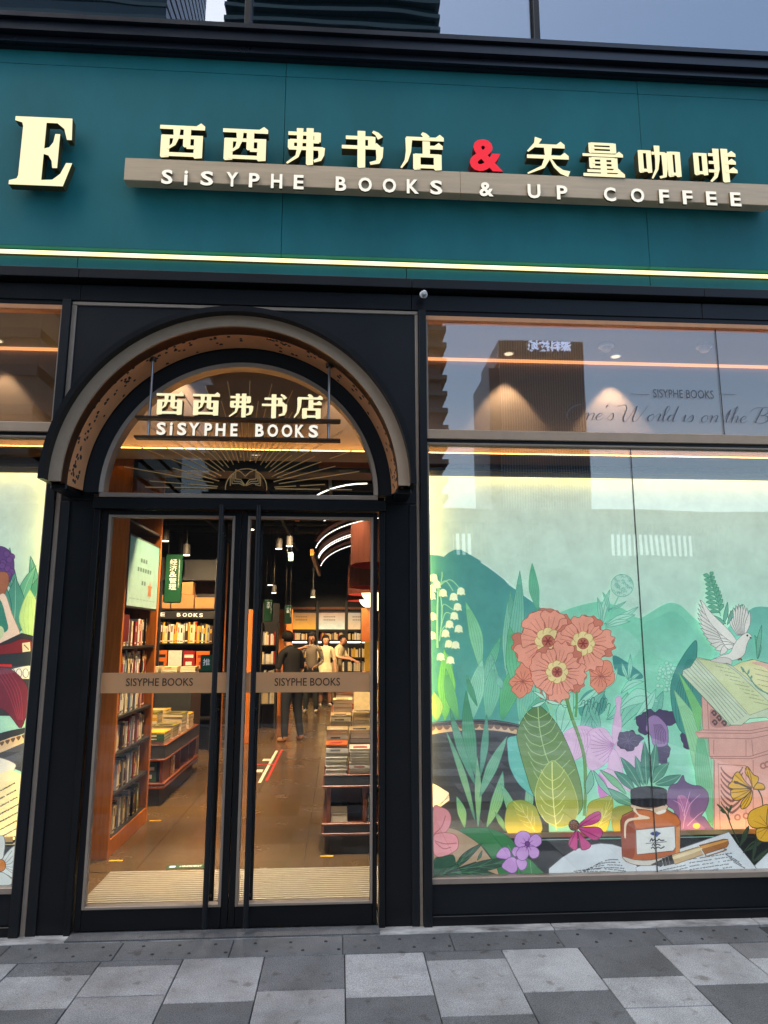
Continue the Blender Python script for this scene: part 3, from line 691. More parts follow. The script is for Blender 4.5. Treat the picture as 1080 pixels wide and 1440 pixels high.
# ================================================================== printed window boards
def TT(ox, oy, k): return lambda x, y: (ox + x / k, oy + y / k)
T1, T2, T3, T4 = TT(580, 620, 4.154), TT(820, 620, 4.154), TT(590, 760, 6.353), TT(700, 840, 5.4)
T5, T6, T7, T8, T9 = TT(880, 790, 5.4), TT(590, 940, 4.5), TT(740, 960, 4.965), TT(900, 960, 4.966), TT(840, 1080, 4.5)
L1, L2, T0 = TT(0, 640, 3.6), TT(0, 960, 3.6), TT(0, 0, 1)
INK = S(40, 52, 50)
class Art:
    """a motif cut from printed sheets lying one on another; coordinates are read off the photograph and measured onto the board's plane"""
    k = 0
    def __init__(s, Y, T=T0):
        s.mb = MB(); s.T = T; Art.k += 1; s.Y = Y; s.e = 0.0
    def pts(s, p): return [at(*s.T(x, y), s.Y) for x, y in p]
    def _poly(s, w, col, grad=None):
        s.e += .00003; y = s.Y - s.e
        n = len(w)
        ar = sum(w[i][0] * w[(i + 1) % n][1] - w[(i + 1) % n][0] * w[i][1] for i in range(n))
        if ar < 0: w = w[::-1]
        zs = [p[1] for p in w]; lo, hi = min(zs), max(zs)
        for t in tessellate_polygon([[Vector((p[0], p[1], 0)) for p in w]]):
            a, b, d = t
            cr = (w[b][0] - w[a][0]) * (w[d][1] - w[a][1]) - (w[b][1] - w[a][1]) * (w[d][0] - w[a][0])
            if cr < 0: a, d = d, a
            if grad:
                cs = []
                for i in (a, b, d):
                    q = (w[i][1] - lo) / (hi - lo + 1e-9); cs.append(tuple(grad[k] + (col[k] - grad[k]) * q for k in range(3)))
                s.mb.face([(w[i][0], y, w[i][1]) for i in (a, b, d)], 0, cs)
            else: s.mb.face([(w[i][0], y, w[i][1]) for i in (a, b, d)], 0, col)
    def poly(s, p, col, smooth=True, out=None, ow=1.0, grad=None):
        w = s.pts(p)
        if smooth:
            n = len(w); o = []
            for i in range(n):
                a, b, c, d = w[i - 1], w[i], w[(i + 1) % n], w[(i + 2) % n]
                for j in range(4):
                    t = j / 4
                    o.append(tuple(.5 * (2 * b[k] + (c[k] - a[k]) * t + (2 * a[k] - 5 * b[k] + 4 * c[k] - d[k]) * t * t + (3 * b[k] - a[k] - 3 * c[k] + d[k]) * t ** 3) for k in (0, 1)))
            w = o
        s._poly(w, col, grad)
        if out: s._line(w + [w[0]], ow, out, ow)
        return s
    def _line(s, w, px, col, px1=None):
        u = .0046; px1 = px if px1 is None else px1
        s.e += .00003; y = s.Y - s.e; n = len(w); L = []; Q = []
        for i, p in enumerate(w):
            a, b = w[max(0, i - 1)], w[min(n - 1, i + 1)]
            dx, dz = b[0] - a[0], b[1] - a[1]; d = math.hypot(dx, dz) or 1; h = u * (px + (px1 - px) * i / max(1, n - 1)) / 2
            L.append((p[0] - dz / d * h, y, p[1] + dx / d * h)); Q.append((p[0] + dz / d * h, y, p[1] - dx / d * h))
        for i in range(n - 1): s.mb.face([L[i], Q[i], Q[i + 1], L[i + 1]], 0, col)
    def line(s, p, px, col, px1=None, smooth=True):
        w = s.pts(p)
        if smooth: w = catmull(w, 5)
        s._line(w, px, col, px1); return s
    def leaf(s, base, tip, wd, bend, col, vein=None, out=None, grad=None, rows=0, fat=.45):
        """lanceolate leaf from base to tip; wd = half width, bend = sideways bow, in the transform's pixels"""
        bx_, by = base; tx, ty = tip; dx, dy = tx - bx_, ty - by; L = math.hypot(dx, dy); nx, ny = -dy / L, dx / L
        mid = []; n = 12
        for i in range(n + 1):
            t = i / n; o = bend * math.sin(math.pi * t) * .8 + bend * .3 * t * t
            mid.append((bx_ + dx * t + nx * o, by + dy * t + ny * o))
        wf = [max(0, (t / fat) ** .7 if t < fat else (1 - ((t - fat) / (1 - fat)) ** 1.7)) for t in [i / n for i in range(n + 1)]]
        l = [(m[0] + nx * wd * w, m[1] + ny * wd * w) for m, w in zip(mid, wf)]; r = [(m[0] - nx * wd * w, m[1] - ny * wd * w) for m, w in zip(mid, wf)]
        s._poly(s.pts(l + r[::-1][1:-1]), col, grad)
        if out: s._line(s.pts(l + r[::-1]), .8, out)
        if vein:
            s._line(s.pts(mid), 1.1, vein, .5)
            for k in range(rows):
                t = .12 + .72 * k / max(1, rows); i = int(t * n); j = min(n, i + 3)
                for sd_ in (l, r):
                    q = (mid[j][0] + (sd_[j][0] - mid[j][0]) * .93, mid[j][1] + (sd_[j][1] - mid[j][1]) * .93)
                    s._line(catmull(s.pts([mid[i], ((mid[i][0] + q[0]) / 2 + (q[0] - mid[j][0]) * .12, (mid[i][1] + q[1]) / 2 + 2), q]), 4), .8, vein, .5)
        return s
    def stripes(s, base, tip, wd, bend, col, n=4, px=.5):
        """fine parallel veins of a grass blade"""
        bx_, by = base; tx, ty = tip; dx, dy = tx - bx_, ty - by; L = math.hypot(dx, dy); nx, ny = -dy / L, dx / L
        for k in range(n):
            f = (k + .5) / n * 2 - 1; p = []
            for i in range(9):
                t = .03 + .85 * i / 8; o = bend * math.sin(math.pi * t) * .8 + bend * .3 * t * t
                w = (t / .45) ** .7 if t < .45 else 1 - ((t - .45) / .55) ** 1.7
                p.append((bx_ + dx * t + nx * (o + f * wd * w * .8), by + dy * t + ny * (o + f * wd * w * .8)))
            s._line(s.pts(p), px, col)
        return s
    def blade(s, base, tip, wd, bend, col, dark=None, grad=None, n=4):
        dark = tuple(a * .5 + b * .5 for a, b in zip(col, dark)) if dark else tuple(c * .6 for c in col); wd *= getattr(s, 'ws', 1.3)
        s.leaf(base, tip, wd, bend, col, out=dark, grad=grad); return s.stripes(base, tip, wd, bend, dark, n)
    def disc(s, c, r, col, ry=None, n=18, out=None):
        ry = ry or r
        w = [(c[0] + r * math.cos(2 * math.pi * i / n), c[1] + ry * math.sin(2 * math.pi * i / n)) for i in range(n)]
        s._poly(s.pts(w), col)
        if out: s._line(s.pts(w + [w[0]]), .8, out)
        return s
    def done(s, name, parent, m=None): return s.mb.build(name, m or print_m, parent)

def scribble(A, p0, p1, rows, cols, dx, dy, col, px=.8, jit=.5, seed=1, skip=.08, lift=0):
    """lines of handwriting: rows of short wavy pen strokes, from p0 along p1, next row shifted by (dx, dy)"""
    rn = random.Random(seed)
    for r_ in range(rows):
        a = (p0[0] + dx * r_, p0[1] + dy * r_); b = (p1[0] + dx * r_, p1[1] + dy * r_)
        L = math.hypot(b[0] - a[0], b[1] - a[1]); ux, uy = (b[0] - a[0]) / L, (b[1] - a[1]) / L
        t = rn.uniform(0, .03)
        while t < 1:
            w = rn.uniform(.03, .09)
            if rn.random() > skip:
                pts = []
                k = 5
                for i in range(k + 1):
                    q = min(1, t + w * i / k); o = (1 if i % 2 else -1) * cols * rn.uniform(.3, 1) - lift * math.sin(math.pi * q)
                    pts.append((a[0] + ux * L * q - uy * o, a[1] + uy * L * q + ux * o))
                A.line(pts, px, col, smooth=False)
            t += w + rn.uniform(.012, .03)

# ---- right board
MY = .180
xa, zt = at(604, 668, MY); xa = .566; xb = 4.9; zb = at(700, 1168, MY)[1]; zt = 2.690
mr = thing('mural_board', 'backlit printed board of green hills, flowers and a dove in the right window', 'display board', (2.0, MY, zb))
MB().box(xa, xb, MY + .0305, MY + .06, zb - .02, zt + .02).build('back_board', charcoal, mr)
bg = MB(); nx, nz = 8, 16
ramp = [(0, S(150, 204, 182)), (.35, S(158, 208, 188)), (.62, S(178, 212, 196)), (1.0, S(206, 218, 202))]
def rampc(t):
    for (a, ca), (b, cb) in zip(ramp, ramp[1:]):
        if t <= b: return tuple(ca[k] + (cb[k] - ca[k]) * (t - a) / (b - a) for k in range(3))
    return ramp[-1][1]
for i in range(nx):
    for j in range(nz):
        X0, X1 = xa + (xb - xa) * i / nx, xa + (xb - xa) * (i + 1) / nx; t0, t1 = j / nz, (j + 1) / nz
        Z0, Z1 = zb + (zt - zb) * t0, zb + (zt - zb) * t1; y = MY + .030
        bg.face([(X0, y, Z0), (X1, y, Z0), (X1, y, Z1), (X0, y, Z1)], 0, [rampc(t0), rampc(t0), rampc(t1), rampc(t1)])
bg.build('printed_sky', print_m, mr)
_lay = [MY + .0292]
def nxt(T=T0, gap=.0011):
    _lay[0] -= gap; return Art(_lay[0], T)
# hills
A = nxt()
A.poly([(604, 1170), (604, 780), (615, 781), (624, 783), (631, 777), (639, 773), (648, 773), (656, 777), (668, 784), (678, 790), (690, 800), (708, 814), (716, 823), (735, 836), (752, 849), (775, 866), (800, 884), (812, 1000), (800, 1170)], S(70, 138, 136), False, grad=S(96, 170, 158))
A.line([(676, 790), (692, 801), (710, 815), (733, 834), (751, 847)], 1.6, S(196, 222, 212))
A.done('dark_hill', mr)
A = nxt()
A.poly([(760, 880), (775, 868), (795, 858), (820, 850), (845, 846), (862, 850), (880, 858), (898, 869), (915, 861), (930, 852), (943, 847.5), (958, 852), (975, 868), (990, 880), (1010, 900), (1010, 1180), (745, 1180), (745, 890)], S(122, 196, 168), True, grad=S(146, 208, 186))
A.poly([(905, 880), (925, 868), (948, 860), (970, 880), (985, 905), (950, 930), (915, 915)], S(110, 186, 160), grad=S(138, 204, 182))
A.poly([(760, 900), (790, 880), (830, 868), (870, 880), (900, 905), (880, 930), (800, 930)], S(132, 200, 176), grad=S(146, 208, 186))
A.done('green_hills', mr)
A = nxt()
A.poly([(1010, 950), (1020, 890), (1040, 868), (1055, 857), (1066, 853), (1085, 854), (1140, 858), (1160, 950)], S(104, 172, 158), grad=S(128, 192, 174))
A.poly([(862, 922), (880, 930), (903, 948), (900, 955), (880, 952), (866, 945)], S(66, 134, 130))
A.poly([(815, 985), (830, 970), (850, 975), (850, 1000), (830, 1010), (815, 1005)], S(78, 150, 140))
A.done('blue_hill', mr)
# pale outlined plants on the hills
pale = S(160, 212, 190); ol = S(92, 158, 142)
A = nxt(T2)
A.disc((228, 845), 66, S(170, 208, 192), out=ol)
rn = random.Random(4)
for i in range(46):
    a, r = rn.uniform(0, 6.28), 62 * math.sqrt(rn.random()); c = (228 + r * math.cos(a), 845 + r * math.sin(a))
    A.line([(c[0] - 8, c[1] + 2), (c[0] - 2, c[1] - 6), (c[0] + 6, c[1] - 2), (c[0] + 3, c[1] + 6)], .6, ol)
for b, t, w, bd in (((110, 1080), (160, 870), 18, -14), ((100, 1060), (80, 915), 14, 10), ((120, 1070), (320, 965), 20, 16), ((130, 1080), (305, 1020), 22, -14), ((130, 1090), (275, 1060), 18, -16), ((150, 1000), (110, 885), 12, 12), ((150, 985), (250, 935), 9, 8)):
    A.leaf(b, t, w, bd, pale if w > 16 else S(140, 200, 176), vein=ol, out=ol)
A.line([(130, 1110), (170, 990), (205, 910)], 1.8, S(120, 186, 164))
A.done('outlined_flower', mr)
A = nxt(T5)
for i in range(60):
    a, r = rn.uniform(0, 6.28), 92 * math.sqrt(rn.random()); c = (310 + r * math.cos(a), 870 + r * 1.15 * math.sin(a))
    A.disc(c, 15, S(158, 212, 190), out=S(104, 172, 152))
for b, t, w, bd in (((-60, 1130), (260, 1100), 60, -110), ((-40, 1000), (140, 920), 30, -40), ((60, 1200), (220, 960), 40, 30), ((-180, 980), (-70, 800), 26, 22), ((20, 900), (30, 700), 16, 6), ((20, 900), (-30, 760), 14, -8), ((30, 905), (110, 850), 12, -10)):
    A.leaf(b, t, w, bd, S(150, 210, 188), vein=ol, out=ol)
A.done('outlined_hydrangea', mr)
A = nxt(T7)
for b, t, w, bd in (((330, 180), (520, 10), 34, 26), ((380, 330), (560, 60), 40, -30), ((470, 330), (470, 190), 26, 12), ((240, 360), (330, 60), 60, -20), ((560, 260), (700, 60), 40, 40), ((420, 420), (470, 210), 22, -16), ((640, 330), (900, 120), 46, -60), ((520, 330), (420, 120), 28, 10), ((900, 260), (960, 60), 34, -14)):
    A.leaf(b, t, w, bd, random.choice((S(150, 208, 186), S(128, 196, 172), S(112, 180, 160))), vein=ol, out=S(70, 128, 116))
for k in range(9):
    x_, y_ = 380 + 22 * k, 160 + 24 * math.sin(k * 1.7)
    A.line([(x_, y_), (x_ + 14, y_ - 34), (x_ + 30, y_ - 26), (x_ + 12, y_ + 50)], .9, S(52, 100, 92))
A.done('outlined_leaves', mr)
# tall grass on the left
A = nxt(T3)
for b, t, w, bd, c, g in (((545, 1160), (400, 548), 46, 36, S(120, 196, 150), S(140, 200, 170)), ((790, 1300), (820, 440), 40, -16, S(112, 182, 158), S(150, 208, 186)), ((880, 820), (812, 455), 26, -18, S(104, 172, 150), None),
                          ((770, 1290), (882, 268), 50, 46, S(98, 168, 146), S(132, 198, 176)), ((1060, 640), (1010, 203), 34, -16, S(96, 178, 140), S(110, 176, 150)), ((530, 1280), (722, 850), 34, 18, S(96, 176, 142), S(128, 196, 168)),
                          ((230, 1300), (245, 1010), 42, 8, S(120, 200, 116), S(150, 208, 130)), ((880, 1400), (800, 760), 60, 10, S(96, 176, 130), S(110, 190, 150)), ((640, 1400), (640, 1010), 54, -8, S(118, 184, 162), None), ((470, 1320), (420, 1200), 18, 4, S(104, 180, 150), None), ((740, 1330), (695, 1200), 22, -4, S(130, 196, 176), None)):
    A.blade(b, t, w, bd, c, S(44, 100, 90), g)
A.done('tall_grass', mr)
A = nxt(T6)
for b, t, w, bd, c in (((520, 330), (640, -60), 46, -10, S(96, 178, 126)), ((640, 350), (700, 40), 50, 10, S(120, 190, 166)), ((430, 330), (470, -40), 42, 8, S(116, 186, 160)), ((330, 330), (400, -60), 40, -8, S(140, 204, 178)), ((160, 330), (150, -120), 44, 18, S(128, 206, 110)), ((250, 330), (170, 0), 26, -16, S(110, 186, 120)), ((110, 330), (90, 150), 34, 6, S(170, 210, 120)), ((720, 420), (760, 170), 60, 10, S(104, 176, 150)), ((365, 240), (300, 40), 14, -8, S(92, 166, 130))):
    A.blade(b, t, w, bd, c, S(50, 110, 96), None, 6)
A.done('grass_clump', mr)
# lily of the valley
A = nxt(T3); cr_ = S(224, 236, 204); st = S(150, 206, 160)
A.line([(160, 960), (158, 700), (165, 420)], 3, st, 2); A.line([(178, 900), (200, 600), (150, 300)], 1.5, st, 1)
for p in ([(165, 420), (230, 360), (300, 450)], [(165, 420), (270, 350), (360, 430)], [(200, 660), (215, 570), (300, 620)], [(190, 780), (230, 650), (290, 660)], [(180, 420), (200, 330), (200, 280)], [(180, 830), (230, 760), (240, 790)]): A.line(p, 1.1, st)
for c in ((210, 470), (305, 505), (370, 455), (340, 595), (310, 675), (268, 750), (350, 790), (232, 832), (262, 925), (322, 935), (190, 1040), (275, 1070), (125, 335), (152, 392), (112, 432), (106, 495), (118, 680), (112, 850)):
    A.poly([(c[0] - 34, c[1] + 2), (c[0] - 24, c[1] - 28), (c[0] + 4, c[1] - 36), (c[0] + 30, c[1] - 18), (c[0] + 33, c[1] + 12), (c[0] + 38, c[1] + 32), (c[0] + 18, c[1] + 28), (c[0], c[1] + 35), (c[0] - 18, c[1] + 27), (c[0] - 36, c[1] + 30)], cr_, True, S(150, 190, 150), .5)
A.done('lily_of_the_valley', mr)
# dark round table with a scalloped band
A = nxt(T6); tab = S(46, 50, 54)
A.poly([(60, 345), (160, 332), (270, 324), (380, 321), (480, 326), (570, 340), (660, 362), (740, 400), (800, 480), (820, 1060), (60, 1060)], tab, False)
A.poly([(60, 372), (170, 360), (280, 354), (380, 352), (470, 358), (560, 374), (650, 398), (650, 424), (560, 404), (470, 392), (380, 388), (280, 392), (170, 402), (60, 420)], S(196, 166, 130), False)
for i in range(13):
    x_ = 80 + 46 * i; y_ = 388 - 26 * math.sin((x_ - 60) / 640 * 3.0) + (x_ - 60) / 640 * 18
    A.poly([(x_ - 22, y_ - 16), (x_ + 22, y_ - 16), (x_ + 12, y_ + 4), (x_, y_ + 9), (x_ - 12, y_ + 4)], S(112, 84, 66))
A.line([(60, 350), (180, 336), (380, 326), (560, 346), (650, 368)], 1.2, S(96, 98, 100))
for i in range(5): A.line([(80, 520 + 90 * i), (300, 500 + 90 * i), (640, 540 + 90 * i)], 12, S(40, 43, 47))
A.poly([(60, 715), (120, 745), (185, 785), (190, 835), (120, 885), (60, 880)], S(226, 214, 190), False, S(90, 80, 70), .6)
A.line([(120, 880), (185, 800)], .7, S(120, 110, 96)); A.line([(110, 870), (184, 815)], .7, S(120, 110, 96))
A.done('round_table', mr)
# sword leaves before the table
A = nxt(T6); A.ws = .95
for b, t, w, bd, c in (((350, 960), (165, 405), 22, 20, S(84, 150, 136)), ((355, 740), (195, 250), 30, -14, S(80, 146, 124)), ((360, 690), (300, 140), 44, -20, S(70, 142, 112)), ((385, 680), (422, 290), 24, 10, S(84, 152, 130)), ((370, 1000), (362, 560), 22, 6, S(110, 170, 140)),
                       ((380, 815), (556, 432), 36, -10, S(104, 164, 136)), ((425, 1005), (520, 650), 38, 22, S(96, 162, 134)), ((285, 1005), (232, 812), 28, 10, S(104, 168, 126)), ((620, 1010), (510, 728), 30, 10, S(104, 170, 140)), ((545, 1030), (475, 908), 18, 4, S(110, 160, 110)), ((690, 960), (690, 690), 28, 4, S(100, 168, 156))):
    A.blade(b, t, w, bd, c, S(40, 88, 80), S(150, 190, 110) if b[1] > 940 else None)
A.poly([(556, 445), (600, 428), (660, 425), (690, 560), (720, 760), (725, 808), (680, 780), (620, 720), (570, 620), (558, 520)], S(96, 176, 166), True, S(60, 120, 116), .6)
A.done('sword_leaves', mr)
# coral blossoms
A = nxt(T4); co = S(224, 152, 130); cod = S(194, 118, 98); cl = S(150, 82, 70); ye = S(224, 204, 146)
def ragged(c, r, a0, k, col, n=9):
    p = []
    for i in range(n):
        a = a0 + 2 * math.pi * i / n; q = r * (1 + .16 * math.sin(i * 2.6 + k)); p.append((c[0] + q * math.cos(a), c[1] + q * math.sin(a)))
    A.poly(p, col, True, cl, .7)
for c, r in (((190, 640), 92), ((220, 560), 80), ((785, 600), 95), ((820, 540), 60), ((170, 700), 60), ((770, 660), 60)): ragged(c, r, .3, r, S(216, 138, 112))
for a in range(14):
    A.line([(190, 640), (190 + 80 * math.cos(a * .45), 640 + 80 * math.sin(a * .45))], .6, cl); A.line([(780, 600), (780 + 80 * math.cos(a * .45), 600 + 80 * math.sin(a * .45))], .6, cl)
def blossom(c, r, n, a0, squash=.9):
    for lay, (rr, col, off) in enumerate(((r, cod, .5), (r * .98, co, 0))):
        for i in range(n):
            a = a0 + 2 * math.pi * (i + off) / n; h = math.pi / n * 1.28; q = []
            for (u, w) in ((.22, -.4), (.6, -.75), (.88, -.95), (.98, -.6), (.93, -.25), (1.02, 0), (.94, .3), (.99, .65), (.86, .95), (.58, .75), (.22, .4)):
                b = a + h * w; v = u * rr * (1 + .13 * math.sin(i * 3.7 + c[0]) + .03 * math.sin(9 * w + i)); q.append((c[0] + v * math.cos(b), c[1] + v * squash * math.sin(b)))
            A.poly(q, col, True, cl, .8)
            for w in (-.3, .15):
                b = a + h * w; A.line([(c[0] + rr * .35 * math.cos(b), c[1] + rr * .35 * squash * math.sin(b)), (c[0] + rr * .82 * math.cos(b), c[1] + rr * .82 * squash * math.sin(b))], .6, S(170, 92, 78))
    for i in range(8):
        a = 2 * math.pi * i / 8; A.disc((c[0] + r * .26 * math.cos(a), c[1] + r * .27 * math.sin(a)), r * .155, ye, out=S(170, 140, 80))
    A.disc(c, r * .26, ye); A.disc(c, r * .19, S(176, 104, 82), out=cl)
    for i in range(6):
        a = math.pi * i / 3; A.line([c, (c[0] + r * .15 * math.cos(a), c[1] + r * .15 * math.sin(a))], 1.6, S(128, 40, 44))
blossom((380, 332), 245, 8, .2, .98); blossom((645, 350), 222, 9, .5, .88); blossom((447, 566), 208, 9, .1, 1.02)
A.done('coral_blossoms', mr)
# pale violet orchid and dark irises
A = nxt(T7); pk = S(208, 176, 206); pkd = S(176, 134, 178)
for p in ([(262, 360), (330, 310), (410, 300), (480, 330), (500, 400), (450, 470), (380, 520), (330, 540), (300, 470)], [(430, 350), (500, 312), (560, 330), (600, 390), (612, 430), (590, 520), (520, 590), (450, 612), (415, 540), (430, 450)], [(600, 380), (606, 280), (628, 180), (624, 110), (664, 104), (656, 200), (668, 300), (640, 400), (620, 440)],
          [(620, 430), (690, 400), (760, 430), (812, 420), (806, 520), (800, 660), (760, 690), (700, 610), (640, 560)], [(590, 470), (630, 480), (660, 560), (690, 680), (740, 760), (690, 740), (620, 640), (570, 600)], [(500, 650), (560, 600), (640, 640), (660, 730), (600, 800), (520, 800), (500, 720)]):
    A.poly(p, pk, True, pkd, .7)
for i in range(10):
    a = 1.9 + i * .22; A.line([(612, 430), (612 + 80 * math.cos(a), 430 + 70 * math.sin(a)), (612 + 165 * math.cos(a + .15), 430 + 140 * math.sin(a + .15))], .8, S(170, 126, 174))
for i in range(6): A.line([(330 + 18 * i, 320), (350 + 20 * i, 400), (330 + 16 * i, 500)], .7, S(182, 142, 184))
A.poly([(498, 640), (560, 700), (566, 790), (510, 800)], S(196, 120, 190))
A.done('violet_orchid', mr)
A = nxt(T7); iv = S(88, 74, 112); ivd = S(70, 60, 92); il = S(146, 120, 164)
rf = lambda a, k, amp: 1 + amp * math.sin(5 * a + k) + .6 * amp * math.sin(11 * a + 2 * k)
def ruffle(c, rx, ry, col, k, n=30, amp=.09):
    A.poly([(c[0] + rx * rf(2 * math.pi * i / n, k, amp) * math.cos(2 * math.pi * i / n), c[1] + ry * rf(2 * math.pi * i / n, k, amp) * math.sin(2 * math.pi * i / n)) for i in range(n)], col, True, S(36, 30, 50), .6)
ruffle((712, 405), 76, 70, ivd, 1); ruffle((770, 390), 50, 26, ivd, 2, 10); ruffle((860, 280), 92, 86, ivd, 3); ruffle((960, 250), 84, 60, ivd, 5); ruffle((945, 480), 56, 96, ivd, 2)
A.poly([(860, 240), (905, 228), (950, 262), (985, 310), (992, 370), (985, 430), (930, 450), (885, 430), (870, 370), (835, 330), (845, 280)], il, True, S(90, 70, 110), .7)
for i in range(7): A.line([(890 + 8 * i, 290), (900 + 12 * i, 350), (905 + 10 * i, 430)], .8, S(88, 66, 106))
for i in range(9): A.line([(712, 405), (712 + 62 * math.cos(i * .7), 405 + 58 * math.sin(i * .7))], .8, S(98, 86, 122))
A.done('dark_iris', mr)
A = nxt(T8)
ruffle((345, 385), 58, 78, ivd, 4)
A.done('iris_bud', mr)
# striped long leaves on the right
A = nxt(T5)
A.poly([(340, 960), (370, 840), (420, 740), (480, 650), (535, 598), (540, 700), (520, 780), (480, 860), (560, 960), (580, 1100), (560, 1300), (430, 1300), (360, 1150)], S(66, 140, 130), True, S(36, 88, 84), .8)
for i in range(8): A.line([(390 + 22 * i, 1230), (380 + 18 * i, 1000), (470 + 8 * i, 740)], .7, S(42, 104, 98))
A.done('broad_teal_leaf', mr)
A = nxt(T8)
for b, t, w, bd, c in (((500, 1030), (205, 60), 66, 110, S(140, 196, 150)), ((480, 1010), (225, -60), 40, 150, S(120, 190, 120)), ((470, 900), (435, 180), 54, 20, S(132, 190, 156)), ((505, 1000), (430, 300), 44, -30, S(112, 180, 140))):
    A.blade(b, t, w, bd, c, S(60, 120, 96), None, 6)
A.done('striped_leaf', mr)
A = nxt(T8)
A.poly([(300, 645), (318, 690), (370, 716), (420, 722), (468, 760), (480, 820), (462, 880), (430, 930), (450, 940), (490, 1000), (495, 1030), (250, 1030), (240, 900), (190, 860), (185, 800), (210, 720), (260, 700)], S(92, 78, 116), True, S(60, 50, 80), .7, grad=S(130, 92, 138))
A.poly([(260, 800), (310, 790), (350, 850), (350, 930), (390, 960), (450, 1030), (270, 1030), (280, 920)], S(160, 106, 152), True)
for p in ([(300, 1020), (310, 900), (270, 790)], [(310, 960), (350, 850), (420, 780)], [(305, 930), (330, 830), (350, 760)], [(330, 1000), (400, 930), (440, 900)], [(300, 900), (280, 850), (230, 820)]): A.line(p, 1.1, S(206, 160, 196), .4)
A.disc((395, 1000), 26, S(206, 192, 96), 20)
A.done('purple_iris', mr)
# pink carved cabinet
A = nxt(T8); pc = S(206, 160, 150); pcd = S(150, 106, 102); car = S(92, 70, 72)
A.poly([(430, 90), (620, 300), (1000, 250), (1000, 1035), (515, 1035), (515, 530), (485, 515), (478, 390), (405, 385), (385, 345), (440, 330)], pc, False, pcd, .8)
for p in ([(440, 330), (770, 335), (1000, 290)], [(395, 350), (770, 355), (1000, 312)], [(420, 385), (770, 392), (1000, 345)], [(480, 395), (486, 515), (770, 515), (1000, 440)], [(490, 528), (780, 530), (1000, 470)], [(740, 400), (740, 510)], [(780, 400), (790, 512)], [(515, 400), (515, 500)], [(520, 540), (520, 1030)], [(545, 560), (560, 1030)], [(545, 570), (740, 580)], [(740, 580), (740, 1030)], [(790, 540), (790, 1030)], [(470, 130), (480, 325)]): A.line(p, .9, pcd, smooth=False)
A.poly([(490, 190), (530, 200), (570, 240), (600, 290), (630, 305), (500, 305)], S(178, 132, 124), True)
for c in ((515, 215), (550, 250), (520, 280), (585, 285), (560, 215)): A.line([(c[0] - 16, c[1]), (c[0], c[1] - 18), (c[0] + 16, c[1] - 2), (c[0] + 4, c[1] + 14), (c[0] - 4, c[1])], 2.6, car)
for i in range(7):
    y_ = 610 + 40 * i
    for s_ in (-1, 1): A.line([(640, y_ + 60), (640 + s_ * 36, y_ + 34), (640 + s_ * 66, y_), (640 + s_ * 76, y_ - 22)], 3.4, S(118, 80, 78), 1.2)
for c in ((860, 580), (890, 570), (680, 940), (740, 930)): A.disc(c, 24, S(160, 112, 104)); A.disc(c, 12, pc)
A.done('pink_cabinet', mr)
# open book above the cabinet
A = nxt(T5); pg = S(196, 206, 160); ln = S(110, 124, 112)
A.poly([(430, 860), (436, 822), (490, 800), (540, 725), (640, 745), (760, 770), (830, 800), (860, 770), (960, 740), (1200, 800), (1200, 1250), (1060, 1180), (940, 1190), (880, 1240), (790, 1240)], S(190, 204, 176), False, S(86, 110, 100), .8)
A.poly([(540, 735), (640, 750), (760, 775), (860, 850), (1080, 1060), (1090, 1110), (940, 1165), (900, 1120), (700, 900)], pg, False, ln, .6)
A.poly([(812, 795), (870, 765), (970, 742), (1080, 775), (1200, 830), (1200, 1080), (1080, 1010)], S(206, 208, 156), False, ln, .6)
for i in range(0, 11, 2): A.line([(438 + 9 * i, 830 - 9 * i), (640 + 9 * i, 1030 - 6 * i), (800 + 12 * i, 1240 - 8 * i)], .7, S(104, 122, 126), smooth=False)
scribble(A, (680, 790), (790, 815), 9, 3, 36, 34, S(112, 124, 104), .6, seed=3); scribble(A, (960, 770), (1080, 800), 5, 3, 10, 40, S(120, 110, 96), .6, seed=5)
A.line([(870, 800), (930, 870), (1000, 960), (1100, 1010)], 1.8, S(96, 140, 122)); 
for b, t in (((900, 840), (868, 790)), ((920, 860), (935, 815)), ((945, 890), (955, 860)), ((900, 840), (880, 820))): A.leaf(b, t, 9, 0, S(96, 144, 126))
A.poly([(950, 765), (1010, 758), (1090, 790), (1090, 830), (1030, 790)], S(214, 174, 160))
A.done('open_book', mr)
# fern and dove
A = nxt(T5); fg = S(100, 168, 140)
A.line([(720, 410), (690, 300), (640, 110)], 1.8, fg)
for i in range(9):
    t = i / 8; x_, y_ = 716 - 72 * t, 385 - 262 * t; l = 40 + 52 * math.sin(min(1, .35 + t) * 2.5) - 14 * t
    A.leaf((x_, y_), (x_ - l, y_ - 6 - 16 * t), 15, 8, fg, out=S(70, 128, 106), fat=.6); A.leaf((x_, y_ - 12), (x_ + l * .36, y_ - l * .78), 15, -8, fg, out=S(70, 128, 106), fat=.6)
for b, t, w, bd in (((740, 480), (770, 305), 16, 6), ((770, 480), (900, 330), 20, -30), ((760, 470), (650, 400), 22, -12), ((1000, 740), (970, 560), 20, 26), ((1000, 740), (1035, 480), 18, -10)): A.leaf(b, t, w, bd, S(108, 172, 148), out=S(56, 112, 96))
A.done('fern', mr)
A = nxt(T5); dv = S(214, 214, 206); dl_ = S(120, 122, 122)
for i in range(9):       # far wing
    t = i / 8; A.leaf((850 + 50 * t, 560), (770 + 170 * t, 440 - 120 * math.sin(2.2 * t + .35)), 20, 6, dv, out=dl_)
for i in range(12):      # near wing, long feathers
    t = i / 11; A.leaf((800 - 40 * t, 600 + 20 * t), (565 - 40 * math.sin(3 * t) + 150 * t * t, 285 + 420 * t ** 1.1), 24, -16, dv, out=dl_)
